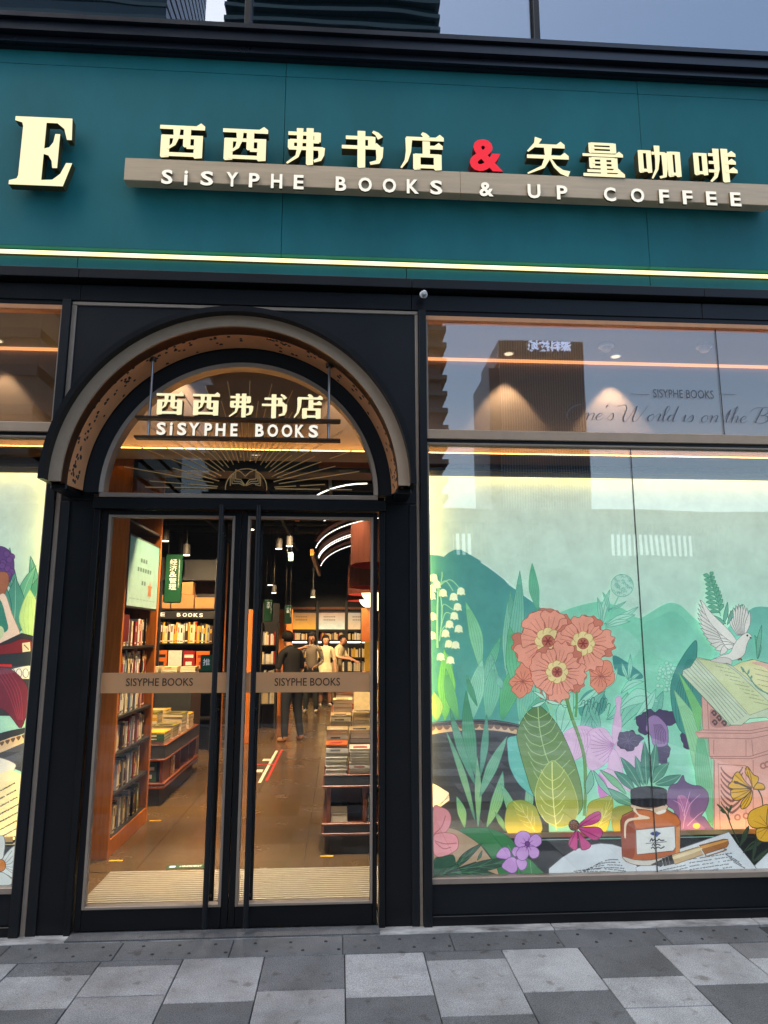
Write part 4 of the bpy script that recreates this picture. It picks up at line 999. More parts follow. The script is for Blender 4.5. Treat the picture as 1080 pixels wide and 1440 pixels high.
for i in range(8):
    t = i / 7; A.leaf((825, 600 + 6 * i), (655 + 90 * t, 440 + 190 * t), 20, -10, S(222, 222, 214), out=dl_)
A.poly([(570, 290), (640, 380), (720, 460), (790, 530), (840, 600), (820, 620), (760, 580), (690, 520), (620, 430)], S(224, 224, 216), True, dl_, .6)
A.poly([(840, 600), (880, 560), (915, 540), (940, 548), (955, 572), (935, 590), (915, 640), (905, 690), (870, 730), (800, 750), (740, 740), (640, 752), (720, 715), (790, 690), (815, 640)], S(222, 221, 212), True, dl_, .7)
A.poly([(640, 750), (740, 725), (800, 745), (800, 780), (770, 770), (720, 768)], S(204, 202, 194), True, dl_, .6)
A.disc((922, 560), 8, S(30, 30, 32)); A.poly([(938, 566), (960, 580), (942, 584)], S(40, 36, 34), False)
A.line([(850, 745), (870, 735), (880, 750)], 2.4, S(120, 84, 70))
A.done('dove', mr)
# broad leaves at the foot
A = nxt(T7); ov = S(88, 124, 78); vl = S(160, 190, 132)
A.poly([(85, 158), (150, 210), (215, 290), (260, 370), (310, 480), (350, 590), (385, 730), (390, 880), (300, 960), (200, 960), (60, 800), (0, 640), (-60, 420), (-60, 330), (-10, 230), (40, 180)], ov, True, S(44, 78, 52), .8, grad=S(120, 150, 80))
A.line([(82, 165), (95, 330), (135, 500), (190, 640), (240, 900)], 1.4, vl)
for k in range(8):
    t = k / 8; x_, y_ = 84 + 100 * t * t, 200 + 520 * t
    A.line([(x_, y_ + 50), (x_ + 70 + 40 * t, y_ + 10), (x_ + 90 + 100 * t, y_ - 50)], .9, vl); A.line([(x_, y_ + 50), (x_ - 70, y_ + 20), (x_ - 110, y_ - 40)], .9, vl)
A.done('olive_leaf', mr)
A = nxt(T7)
for p, c, g in (([(-130, 860), (-40, 820), (40, 850), (80, 900), (100, 1050), (-130, 1050)], S(128, 150, 66), S(190, 172, 58)), ([(440, 840), (520, 805), (595, 795), (605, 880), (580, 980), (540, 1050), (400, 1050), (420, 920)], S(138, 156, 72), S(206, 180, 60)), ([(600, 900), (660, 860), (760, 870), (760, 1000), (620, 1050)], S(112, 140, 70), S(170, 150, 60))):
    A.poly(p, c, True, S(120, 130, 50), .7, grad=g)
A.leaf((60, 1040), (-95, 830), 60, 20, S(138, 156, 64), vein=S(206, 206, 116), grad=S(196, 176, 58), rows=4); A.leaf((480, 1040), (590, 800), 50, 14, S(132, 154, 76), vein=S(196, 204, 120), grad=S(190, 172, 60), rows=4)
A.poly([(180, 545), (230, 575), (290, 650), (340, 760), (362, 870), (340, 960), (280, 1000), (205, 1005), (130, 960), (80, 880), (62, 780), (80, 690), (125, 600)], S(128, 158, 84), True, S(186, 200, 116), .8, grad=S(164, 168, 70))
A.line([(180, 552), (182, 700), (192, 860), (210, 1030)], 1.4, S(214, 222, 142))
for k in range(6):
    y_ = 640 + 62 * k
    for s_ in (-1, 1): A.line([(184 + 3 * k, y_ + 46), (184 + s_ * 50, y_ + 16), (184 + s_ * (92 - 5 * abs(k - 2)), y_ - 34)], .9, S(206, 216, 136))
A.done('yellow_green_leaf', mr)
A = nxt(T7); 
A.line([(282, 110), (318, 240), (372, 390), (408, 540), (415, 740), (405, 930)], 5.0, S(104, 146, 84), 4.2); A.line([(352, 60), (352, 150), (345, 240)], 3.4, S(96, 150, 92))
A.line([(272, 110), (308, 240), (362, 390), (398, 540), (404, 740)], .7, S(60, 100, 60))
for b, t, w, bd in (((150, 130), (40, 60), 12, 8), ((140, 125), (30, 170), 12, -8), ((130, 120), (250, 150), 12, 6), ((140, 120), (110, 50), 10, 4), ((250, 160), (290, 170), 8, 0)): A.leaf(b, t, w, bd, S(176, 220, 202), out=S(60, 120, 104))
A.done('flower_stem', mr)
A = nxt(T7)
for b, t, w, bd, c in (((770, 860), (555, 725), 34, -16, S(84, 150, 128)), ((760, 760), (610, 620), 34, 14, S(64, 128, 112)), ((800, 740), (655, 520), 36, 10, S(54, 120, 104)), ((820, 720), (760, 510), 30, 4, S(66, 132, 116)), ((840, 720), (826, 410), 34, 0, S(50, 116, 98)), ((870, 700), (905, 420), 34, 4, S(56, 120, 100)), ((880, 700), (1000, 560), 40, -14, S(70, 134, 112)), ((900, 710), (1080, 640), 34, 12, S(64, 128, 110)), ((700, 780), (510, 610), 24, 12, S(110, 176, 132)), ((600, 800), (470, 610), 22, -10, S(122, 186, 166)), ((420, 780), (450, 610), 30, 10, S(120, 180, 158))):
    A.leaf(b, t, w, bd, c, vein=S(120, 178, 148), out=S(40, 92, 82))
A.done('leaf_fan', mr)
# ---- LED rim of the board and the dark bay beneath
def led_rim(w, x0, x1, zb, zt, side):
    MB().box(x0, x1, MY - .055, MY + .055, zt + .0205, zt + .040).build('rim', shelf_black, w)
    MB().box(x0 + .005, x1 - .005, MY - .022, MY + .004, zt + .010, zt + .0200).build('led_strip', led_w, w)
    MB().box(x0, x1, MY - .030, MY - .026, zt - .010, zt + .0200).build('rim_lip', beige_d, w)
    MB().box(x0, x1, MY - .06, MY + .05, zb - .040, zb - .021).build('rim', shelf_black, w)
    MB().box(x0 + .005, x1 - .005, MY - .045, MY - .030, zb - .0208, zb - .012).build('led_strip', led_w, w)
    MB().box(x0, x1, MY - .062, MY - .056, zb - .028, zb - .001).build('rim_lip', gold, w)
    e = x0 if side > 0 else x1
    MB().box(*sorted((e - side * .012, e + side * .001)) if side > 0 else (e + .022, e + .034), MY - .05, MY + (.02 if side > 0 else .0), zb, zt).build('led_strip', led_w, w)
led_rim(mr, xa, xb, zb, zt, 1)

# ---- left board
lxb = -1.880; lxa = -4.3
ml = thing('mural_board', 'backlit printed board of a reading woman in the left window', 'display board', (-2.6, MY, .5))
zb2, zt2 = zb + .03, 2.672
MB().box(lxa, lxb, MY + .0305, MY + .06, zb2 - .02, zt2 + .02).build('back_board', charcoal, ml)
bg = MB()
for j in range(nz):
    t0, t1 = j / nz, (j + 1) / nz; Z0, Z1 = zb2 + (zt2 - zb2) * t0, zb2 + (zt2 - zb2) * t1
    bg.face([(lxa, MY + .03, Z0), (lxb, MY + .03, Z0), (lxb, MY + .03, Z1), (lxa, MY + .03, Z1)], 0, [rampc(t0), rampc(t0), rampc(t1), rampc(t1)])
bg.build('printed_sky', print_m, ml)
_lay[0] = MY + .0292
A = nxt(L1)
for b, t, w, bd, c in (((110, 720), (65, 465), 34, -50, S(74, 140, 126)), ((140, 760), (145, 510), 26, 30, S(84, 150, 132)), ((80, 900), (200, 600), 60, 30, S(60, 132, 112)), ((100, 820), (190, 560), 30, -24, S(90, 160, 134)), ((60, 960), (75, 620), 60, 10, S(70, 138, 124)), ((160, 900), (210, 700), 50, 10, S(96, 168, 124)), ((0, 900), (20, 640), 50, 0, S(64, 134, 120))):
    A.leaf(b, t, w, bd, c, vein=S(140, 190, 160), out=S(36, 84, 76))
A.blade((150, 960), (150, 680), 44, 4, S(170, 204, 136), S(110, 150, 96))
A.done('tall_leaves', ml)
A = nxt(L1); skin = S(222, 196, 178)
A.poly([(-200, 460), (-60, 470), (10, 462), (60, 500), (72, 560), (60, 620), (20, 650), (-200, 640)], S(86, 56, 116), True, S(50, 30, 70), .7)
for i in range(9): A.disc((8 + 26 * math.sin(i * 1.3) + 26, 500 + 15 * i), 16, S(98, 64, 128), out=S(60, 38, 84))
A.poly([(-100, 600), (0, 590), (40, 600), (44, 650), (24, 700), (0, 715), (-100, 720)], S(150, 92, 66), True, S(90, 50, 34), .6)
A.poly([(-10, 720), (14, 700), (34, 720), (60, 800), (98, 890), (104, 930), (90, 950), (40, 958), (-60, 965), (-60, 890), (30, 880), (20, 820), (0, 760)], skin, True, S(150, 120, 110), .8)
A.poly([(-60, 720), (0, 730), (30, 820), (36, 890), (-60, 900)], S(52, 124, 108), True)
A.poly([(-60, 870), (10, 868), (14, 920), (-60, 960)], S(190, 204, 160), True)
A.done('reading_woman', ml)
A = nxt(L1)
A.poly([(-60, 980), (110, 900), (180, 918), (175, 960), (170, 1320), (-60, 1320)], S(40, 42, 48), False)
A.poly([(-60, 970), (40, 955), (110, 930), (165, 945), (168, 985), (60, 1005), (-60, 1008)], S(112, 30, 38), True, S(60, 14, 20), .7)
A.poly([(112, 952), (152, 946), (154, 992), (114, 998)], S(214, 200, 170), False); A.line([(122, 960), (146, 985)], 1.2, INK)
A.poly([(-60, 1020), (80, 1010), (170, 1005), (168, 1060), (40, 1075), (-60, 1060)], S(34, 42, 50), True)
A.line([(-60, 1060), (60, 1066)], 3.0, S(196, 30, 34))
A.poly([(40, 1090), (165, 1066), (165, 1130), (60, 1125)], S(208, 208, 200), True, INK, .7)
for i in range(4): A.disc((62 + 34 * i, 1104), 14, S(214, 214, 206), 22, out=INK)
A.poly([(-60, 1090), (40, 1080), (100, 1120), (140, 1180), (145, 1250), (110, 1380), (60, 1330), (20, 1290), (-60, 1240)], S(98, 26, 46), True, S(60, 14, 28), .8)
for i in range(5): A.line([(-20 + 18 * i, 1100), (40 + 16 * i, 1200), (90 + 6 * i, 1340)], .7, S(140, 50, 70))
A.done('red_books', ml)
A = nxt(L2)
A.poly([(-60, 270), (60, 240), (135, 226), (132, 252), (60, 280), (-60, 330)], S(40, 44, 50), False)
A.poly([(-60, 320), (60, 275), (132, 258), (130, 300), (60, 330), (-60, 390)], S(204, 176, 140), False)
for i in range(5): A.poly([(10 + 28 * i - 12, 303 - 9 * i), (10 + 28 * i + 12, 297 - 9 * i), (10 + 28 * i, 320 - 9 * i)], S(96, 74, 60))
A.poly([(-60, 380), (60, 330), (130, 300), (130, 460), (60, 430), (-60, 420)], S(52, 52, 54), False)
A.poly([(-60, 380), (0, 380), (75, 410), (72, 440), (40, 490), (-60, 500)], S(216, 214, 204), True, S(120, 118, 110), .7)
A.poly([(-60, 480), (60, 440), (112, 470), (105, 860), (-60, 860)], S(226, 214, 168), False)
scribble(A, (-40, 570), (75, 508), 7, 4, 6, 36, S(44, 44, 42), 1.1, seed=8)
A.done('manuscript_page', ml)
led_rim(ml, lxa, lxb, zb2, zt2, -1)

# ---- cut-out prints standing against the glass below the boards
FY = .060
bay_m = mat('bay_back', (.008, .012, .013), .6, 0, .2, 6, spec=.2)
bay = MB(); bay.box(.5655, XW1 - .05, FY + .03, FY + .05, .2225, zb - .0405); bay.build('bay_panel', bay_m, wr)
bay = MB(); bay.box(XW0 + .05, -1.8205, FY + .03, FY + .05, .2225, zb2 - .0405); bay.build('bay_panel', bay_m, wl_)
def cut(T, name, label, cat, k=0):
    return (name, label, cat, Art(FY - .0016 * k, T))
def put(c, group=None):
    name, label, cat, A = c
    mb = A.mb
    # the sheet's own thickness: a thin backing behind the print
    o = mb.build(name, print_front_glow); return tag(o, label, cat, group)
c = cut(T6, 'board_cutout', 'tan curved cutout board in the lower left corner of the right window', 'cutout', 0); A = c[3]
A.poly([(88, 1330), (88, 1030), (180, 1008), (230, 1020), (300, 1050), (380, 1110), (440, 1190), (500, 1260), (545, 1330)], S(170, 142, 112), False, S(110, 90, 70), .6); put(c)
c = cut(T6, 'leaf_cutout', 'round dark green lily pad cutout behind the violet blossom', 'cutout', 1); A = c[3]
A.poly([(250, 1020), (330, 1008), (430, 1010), (520, 1040), (590, 1090), (640, 1180), (700, 1210), (750, 1260), (790, 1300), (785, 1332), (540, 1332), (480, 1240), (420, 1150), (350, 1090), (290, 1050)], S(38, 112, 58), True, S(24, 70, 40), .7)
A.line([(700, 1215), (712, 1330)], .9, S(90, 160, 96)); A.line([(560, 1120), (620, 1230), (630, 1330)], .9, S(90, 160, 96)); put(c)
c = cut(T6, 'blossom_cutout', 'pink petal blossom cutout at the left edge of the right window', 'cutout', 2); A = c[3]
A.poly([(88, 880), (130, 876), (180, 900), (200, 950), (185, 1010), (150, 1045), (88, 1060)], S(214, 138, 140), True, S(150, 80, 86), .8)
A.poly([(88, 1060), (150, 1040), (220, 1050), (245, 1090), (240, 1140), (200, 1170), (150, 1195), (110, 1190), (88, 1160)], S(220, 146, 150), True, S(150, 80, 86), .8)
for p in ([(90, 1050), (140, 1000), (165, 930)], [(95, 1090), (160, 1110), (235, 1105)], [(100, 1100), (150, 1140), (200, 1130)]): A.line(p, 1.1, S(166, 92, 98))
put(c)
c = cut(T6, 'foliage_cutout', 'dark pointed leaf spray cutout at the bottom left of the right window', 'cutout', 3); A = c[3]; dg = S(22, 62, 42)
A.poly([(92, 1210), (140, 1190), (215, 1180), (235, 1250), (270, 1300), (265, 1338), (92, 1338)], S(18, 70, 44), True)
for b, t, w, bd in (((200, 1290), (402, 1108), 24, -14), ((240, 1270), (630, 1195), 34, 12), ((200, 1290), (510, 1320), 28, -14), ((100, 1335), (260, 1240), 18, -8), ((365, 1215), (395, 1150), 8, 4)): A.leaf(b, t, w, bd, dg, vein=S(60, 112, 76), out=S(10, 34, 22), rows=3)
A.line([(100, 1338), (220, 1275), (360, 1225)], 2.0, S(14, 40, 28)); put(c)
c = cut(T6, 'blossom_cutout', 'violet five petalled blossom cutout above the lily pad', 'cutout', 4); A = c[3]; vi = S(186, 140, 200); vd = S(106, 58, 128)
def pet(pts): A.poly(pts, vi, True, vd, .8)
pet([(485, 1190), (510, 1145), (545, 1130), (570, 1150), (575, 1200), (530, 1205)]); pet([(520, 1250), (560, 1200), (610, 1200), (620, 1270), (590, 1296), (550, 1280)]); pet([(585, 1165), (600, 1130), (640, 1140), (650, 1190), (610, 1195)]); pet([(610, 1215), (650, 1205), (680, 1225), (670, 1265), (635, 1275)])
pet([(600, 1090), (612, 1050), (650, 1028), (690, 1040), (705, 1080), (690, 1125), (640, 1135), (610, 1120)]); pet([(690, 1120), (700, 1070), (735, 1048), (768, 1070), (768, 1110), (730, 1132)]); pet([(680, 1135), (720, 1125), (755, 1150), (750, 1190), (715, 1202), (690, 1175)]); pet([(610, 1170), (640, 1130), (680, 1135), (690, 1180), (660, 1215), (625, 1205)])
A.disc((682, 1110), 18, S(70, 24, 84)); 
for i in range(8): A.line([(682, 1112), (682 + 46 * math.cos(i * .785 + .2), 1112 + 46 * math.sin(i * .785 + .2))], 1.2, S(110, 50, 130), .4)
A.disc((612, 1196), 10, S(90, 40, 104)); put(c)
c = cut(T7, 'blossom_cutout', 'magenta daisy cutout with drooping petals over the page corner', 'cutout', 5); A = c[3]; mg = S(186, 54, 122); md = S(110, 18, 66)
for p in ([(355, 1005), (400, 960), (450, 920), (500, 900), (520, 915), (512, 960), (460, 990), (400, 1000)], [(365, 1015), (430, 1008), (500, 1010), (535, 1040), (515, 1085), (470, 1098), (420, 1070)], [(350, 1030), (358, 1080), (355, 1150), (340, 1170), (300, 1140), (300, 1100), (325, 1060)], [(360, 1035), (400, 1080), (450, 1130), (430, 1160), (385, 1165), (370, 1110)]):
    A.poly(p, mg, True, md, .9); A.line([(355, 1015), ((p[0][0] + p[4][0]) / 2, (p[0][1] + p[4][1]) / 2), p[4]], 1.0, md)
A.disc((333, 995), 36, S(66, 34, 30), 38, out=INK)
for i in range(26):
    a, r = i * 2.4, 32 * math.sqrt(i / 26); A.disc((333 + r * math.cos(a), 995 + r * math.sin(a)), 4, S(170, 110, 60), n=6)
put(c)
# manuscript page, ink bottle and pen
page = S(200, 208, 214); inkc = S(34, 40, 54)
c = cut(T7, 'page_cutout', 'open white manuscript page cutout left of the ink bottle', 'cutout', 1); A = c[3]
A.poly([(158, 1362), (158, 1298), (250, 1220), (340, 1165), (430, 1135), (520, 1122), (600, 1128), (670, 1150), (700, 1230), (790, 1290), (805, 1356)], page, False, S(90, 94, 100), .8)
for r_ in range(8):
    a = (225 + 3 * r_, 1345 - 0 * r_ + 4 * r_ - (0 if r_ else 0)); 
for r_ in range(8):
    y_ = 1232 + 17 * r_; x0_ = 470 - 36 * r_ if r_ < 7 else 225
    scribble(A, (max(222, x0_), y_ + (52 if r_ < 4 else 30) - 3 * r_), (640 + 14 * r_, y_ + 4 + 3 * r_), 1, 4, 0, 0, inkc, .9, seed=30 + r_, lift=18)
put(c)
c = cut(T8, 'page_cutout', 'white handwritten page cutout under the fountain pen', 'cutout', 2); A = c[3]
A.poly([(-20, 1350), (-30, 1290), (150, 1225), (290, 1155), (620, 1042), (680, 1130), (800, 1280), (838, 1334), (838, 1345)], page, False, S(90, 94, 100), .8)
scribble(A, (340, 1235), (640, 1190), 7, 4, 0, 24, inkc, .95, seed=44); scribble(A, (80, 1325), (330, 1270), 3, 4, 0, 20, inkc, .95, seed=47); scribble(A, (600, 1200), (690, 1250), 3, 4, 20, 22, inkc, .95, seed=49); put(c)
c = cut(T8, 'page_cutout', 'blank white page cutout at the far right under the yellow flowers', 'cutout', 3); A = c[3]
A.poly([(800, 1278), (900, 1180), (1200, 1060), (1300, 1340), (840, 1340)], page, False, S(90, 94, 100), .8); put(c)
c = cut(T9, 'bottle_cutout', 'orange ink bottle cutout with black lid and a white label', 'cutout', 6); A = c[3]
A.poly([(212, 240), (240, 262), (160, 300), (146, 340), (158, 560), (180, 590), (250, 614), (350, 616), (440, 590), (520, 540), (526, 340), (505, 300), (440, 262), (436, 240)], S(176, 92, 44), False, S(60, 34, 22), 1.0)
A.poly([(150, 335), (190, 300), (240, 270), (250, 300), (240, 380), (232, 560), (165, 555)], S(146, 66, 34), True)
A.poly([(240, 290), (360, 262), (500, 310), (510, 360), (380, 366), (250, 380)], S(196, 108, 50), True)
A.poly([(500, 380), (524, 360), (522, 530), (495, 540)], S(200, 132, 70), False)
A.poly([(160, 560), (240, 580), (350, 580), (520, 535), (520, 545), (440, 592), (350, 616), (250, 614), (185, 592)], S(196, 190, 178), True, S(80, 60, 50), .7)
A.poly([(218, 232), (330, 256), (436, 232), (438, 262), (380, 290), (330, 268), (225, 256)], S(214, 186, 160), True, S(70, 50, 40), .8)
A.poly([(370, 282), (430, 262), (430, 280), (390, 294)], S(232, 226, 214), True)
A.poly([(236, 246), (262, 290), (322, 308), (324, 322), (230, 330), (186, 356), (180, 440), (170, 430), (172, 350), (200, 320), (262, 308), (228, 270)], S(226, 204, 176), True)
A.poly([(243, 392), (488, 368), (496, 500), (480, 524), (250, 548)], S(212, 214, 210), False, S(60, 60, 60), .8)
A.poly([(335, 415), (350, 404), (366, 410), (372, 398), (386, 405), (402, 412), (388, 424), (374, 438), (368, 428), (348, 426)], S(30, 56, 120), True)
for p in ([(332, 466), (345, 446), (350, 462), (362, 450), (376, 462), (390, 450), (402, 458), (424, 456)], [(345, 492), (356, 480), (364, 494), (378, 482), (400, 490)], [(340, 510), (352, 500), (366, 512), (384, 500), (402, 508), (425, 496)]): A.line(p, 1.4, S(30, 36, 52))
A.line([(305, 478), (438, 466)], .8, S(60, 66, 80))
A.poly([(210, 150), (440, 150), (440, 224), (400, 240), (330, 248), (250, 240), (212, 224)], S(12, 12, 15), False, S(6, 6, 8), .8)
for x_ in (240, 275, 330, 375, 415): A.poly([(x_, 172), (x_ + 14, 174), (x_ + 14, 240), (x_, 238)], S(34, 35, 42), False)
A.disc((325, 146), 115, S(38, 38, 42), 30, n=28, out=S(10, 10, 12)); put(c)
c = cut(T9, 'pen_cutout', 'fountain pen cutout with amber cap lying across the page', 'cutout', 7); A = c[3]
A.poly([(645, 490), (800, 450), (826, 452), (832, 478), (820, 500), (680, 545)], S(156, 98, 42), False, S(70, 40, 20), .8)
A.poly([(655, 496), (800, 458), (820, 464), (660, 512)], S(206, 150, 76), True)
A.poly([(470, 550), (640, 498), (672, 548), (490, 610)], S(186, 158, 112), False, S(90, 70, 46), .8); A.poly([(480, 560), (640, 508), (650, 522), (486, 578)], S(218, 200, 158), True)
A.poly([(408, 572), (470, 550), (490, 606), (420, 622)], S(24, 22, 24), False); A.line([(426, 566), (438, 616)], 1.0, S(110, 100, 90)); A.line([(446, 558), (460, 610)], 1.0, S(110, 100, 90))
A.poly([(335, 612), (408, 578), (416, 616), (400, 626), (372, 616)], S(18, 18, 20), False)
A.line([(690, 560), (812, 520), (800, 512)], 1.6, S(120, 92, 60)); A.line([(690, 560), (682, 545)], 1.6, S(120, 92, 60)); put(c)
# yellow flowers
c = cut(T8, 'foliage_cutout', 'dark thin stems and buds cutout behind the yellow flowers', 'cutout', 4); A = c[3]; sg = S(44, 66, 34)
for p in ([(540, 850), (600, 910), (640, 1010), (690, 1120)], [(560, 890), (600, 900)], [(640, 855), (615, 910), (630, 960)], [(760, 1000), (720, 1060), (700, 1150)], [(880, 1080), (780, 1120), (720, 1190)], [(900, 1160), (820, 1220), (790, 1256)], [(820, 740), (850, 800), (858, 870)], [(830, 1100), (800, 1180), (790, 1250)]): A.line(p, 2.2, sg, 1.2)
for b, t in (((600, 905), (535, 845)), ((605, 915), (560, 890)), ((618, 910), (645, 850)), ((620, 905), (600, 860))): A.leaf(b, t, 9, 0, sg)
for b, t, w in (((690, 1150), (760, 1010), 14), ((730, 1180), (880, 1080), 14), ((780, 1258), (900, 1150), 14), ((780, 1250), (810, 1080), 12)): A.leaf(b, t, w, 6, S(36, 58, 34), out=S(18, 32, 18))
put(c)
c = cut(T8, 'blossom_cutout', 'yellow open poppy cutout facing left with a dark stamen', 'cutout', 5); A = c[3]; yc = S(214, 164, 40); yd = S(130, 84, 16)
for p in ([(780, 740), (735, 690), (690, 625), (660, 640), (640, 690), (615, 720), (640, 740), (720, 745)], [(775, 745), (700, 742), (645, 745), (632, 770), (650, 815), (690, 820), (740, 790)], [(782, 750), (745, 790), (710, 830), (702, 870), (720, 882), (755, 860), (780, 810)], [(786, 735), (770, 680), (735, 630), (740, 595), (755, 590), (790, 640), (825, 660), (820, 700)], [(792, 740), (820, 700), (860, 710), (872, 740), (850, 750), (812, 745)]):
    A.poly(p, yc, True, S(50, 34, 10), 1.0); A.line([p[0], ((p[0][0] + p[3][0]) / 2, (p[0][1] + p[3][1]) / 2 + 4), p[3]], .9, yd); A.line([p[0], ((p[0][0] + p[4][0]) / 2 + 5, (p[0][1] + p[4][1]) / 2), p[4]], .9, yd)
A.line([(780, 745), (720, 715), (655, 690)], 2.6, S(84, 52, 14)); A.disc((672, 697), 16, S(84, 50, 14), 10); put(c)
c = cut(T8, 'blossom_cutout', 'large yellow poppy cutout at the right end of the window view', 'cutout', 6); A = c[3]
for p in ([(900, 860), (830, 870), (770, 900), (752, 950), (770, 1000), (830, 1022), (900, 1020)], [(900, 1020), (820, 1020), (810, 1060), (830, 1100), (890, 1112), (960, 1080)], [(900, 860), (980, 850), (1060, 900), (1060, 980), (960, 1030), (890, 1010)], [(900, 1020), (990, 1010), (1050, 1050), (1000, 1110), (920, 1110)]):
    A.poly(p, yc, True, S(60, 40, 10), 1.0)
for i in range(12): A.line([(898, 1010), (898 + 60 * math.cos(i * .52), 1010 + 50 * math.sin(i * .52)), (898 + 120 * math.cos(i * .52), 1010 + 95 * math.sin(i * .52))], .8, yd, .4)
put(c)
# left window, bottom corner
c = cut(L2, 'blossom_cutout', 'white daisy petal cutout with an orange heart in the left window corner', 'cutout', 2); A = c[3]
A.poly([(-120, 830), (0, 775), (25, 800), (20, 860), (0, 900), (-120, 930)], S(210, 212, 206), True, S(110, 112, 110), .8)
A.poly([(0, 930), (20, 880), (60, 835), (82, 840), (75, 980), (40, 975), (10, 960)], S(204, 210, 206), True, S(110, 112, 110), .8); A.poly([(-60, 960), (10, 960), (50, 985), (70, 1010), (20, 1030), (-60, 1010)], S(196, 204, 200), True, S(110, 112, 110), .8)
for i in range(6): A.line([(10, 925), (40 + 6 * i, 880 + 18 * i), (62 + 2 * i, 850 + 26 * i)], .7, S(130, 132, 128))
A.disc((5, 925), 24, S(196, 116, 30), 30, out=S(90, 50, 10)); put(c)
c = cut(L2, 'leaf_cutout', 'dark green leaf cutout in the bottom corner of the left window', 'cutout', 1); A = c[3]
A.poly([(-160, 1058), (-160, 990), (-20, 990), (30, 1020), (74, 1000), (72, 1058)], S(18, 74, 46), False); put(c)
# ================================================================== inside the shop
floor_m = mat('floor_tile', S(86, 68, 48), .24, 0, .08, 2.5)
fl = tag(MB().box(-4.55, 5.1, .30, 15.2, -.20, -.008).build('shop_floor', joint_m), kind='structure')
random.seed(11)
ty = 1.045
while ty < 14.6:
    for k in range(6):
        x0 = -2.605 + .590 * k
        MB().box(x0 + .002, x0 + .588, ty + .002, ty + .588, -.0078, random.uniform(-.0006, .0006)).build('floor_tile', floor_m, fl)
    ty += .590
rest = MB()
rest.box(-4.5, -2.61, 1.0, 15, -.0076, -.001); rest.box(.94, 5, 1.0, 15, -.0076, -.001); rest.box(-4.5, 5, .31, 1.043, -.0076, -.002)
tag(rest.build('floor_border', floor_m, fl), kind='stuff')
tag(MB().box(-4.6, 5.2, .2, 15.3, 4.40, 4.5).build('shop_ceiling', dark_ceiling), kind='structure')
wallm = mat('shop_wall_paint', (.10, .085, .07), .8, 0, .1, 2)
tag(MB().box(-4.7, -4.55, .22, 15.3, -.2, 4.4).build('shop_wall', wallm), kind='structure')
tag(MB().box(5.1, 5.25, .22, 15.3, -.2, 4.4).build('shop_wall', wallm), kind='structure')
tag(MB().box(-4.7, 5.25, 15.2, 15.35, -.2, 4.5).build('shop_wall', wallm), kind='structure')
# bulkhead over the display bays with an amber line at its foot, soffit and downlights
bx('bulkhead', bulk_m, bld, -4.54, 5.09, .74, 1.04, 2.985, 4.39, 0)
bx('window_soffit', ceil_w, bld, -4.54, 5.09, .06, .7395, 3.745, 3.80, 0)
MB().box(-4.54, 5.09, .655, .7395, 2.955, 2.970).build('light_ledge', bulk_m, bld)
MB().box(-4.53, 5.08, .675, .695, 2.9705, 2.980).build('ledge_light', led_o, bld)
MB().box(-4.53, 5.08, .715, .7392, 3.728, 3.7447).build('cove_light', emit('cove_led', (1.0, .42, .16), 1.0), bld)
def spot(x, y, z, tx, ty_, tz, w, ang, col=(1, .70, .38), blend=.6, r=.04):
    l = bpy.data.lights.new('shop_spot', 'SPOT'); l.energy = w * LAMP; l.spot_size = R(ang); l.spot_blend = blend; l.color = col; l.shadow_soft_size = r
    o = bpy.data.objects.new('shop_spot', l); COL.objects.link(o); o.location = (x, y, z)
    o.rotation_euler = Vector((x - tx, y - ty_, z - tz)).to_track_quat('Z', 'Y').to_euler()
white_pl = bpy.data.materials['white_plastic']
for x in (-3.3, -2.5, -1.25, .06, 1.255, 2.085, 3.76):
    d = MB().cyl((x, .60, 3.7448), (x, .60, 3.738), .042, n=18, capm=0).build('downlight_trim', white_pl, bld, fixn=True)
    MB().cyl((x, .60, 3.7378), (x, .60, 3.7365), .032, n=16).build('downlight_lens', lens_dim, d, fixn=True)
    spot(x, .60, 3.725, x, .63, 2.9, 27 if x > -2 else 15, 70, (1, .66, .40), .35, .02)
for px, py, lb in ((852, 485, 'white smoke detector on the soffit above the flowing script'), (990, 486, 'white smoke detector on the soffit near the right glass seam')):
    t = 3.745; d = _f + _r * ((px - 540) / F_PX) - _u * ((py - 720) / F_PX); k = (t - CAM_H) / d.z; X, Y = d.x * k, d.y * k - CAM_D
    sdv = thing('smoke_detector', lb, 'smoke detector', (X, Y, t - .05))
    MB().cyl((X, Y, t - .0005), (X, Y, t - .018), .055, n=22).build('base', white_pl, sdv, .003, True)
    MB().cyl((X, Y, t - .0185), (X, Y, t - .048), .042, .030, n=22).build('sensor_cap', white_pl, sdv, .004, True)
# ceiling beams and ducts behind the bays
bx('ceiling_beam', charcoal, bld, -4.5, 5.0, 1.55, 1.85, 3.02, 3.30, 0)
for x in (-3.6, -2.4, -.2, .62, 1.25, 2.25, 3.2): bx('beam_panel', wood_d, bld, x, x + .55, 1.54, 1.549, 3.06, 3.26, 0)

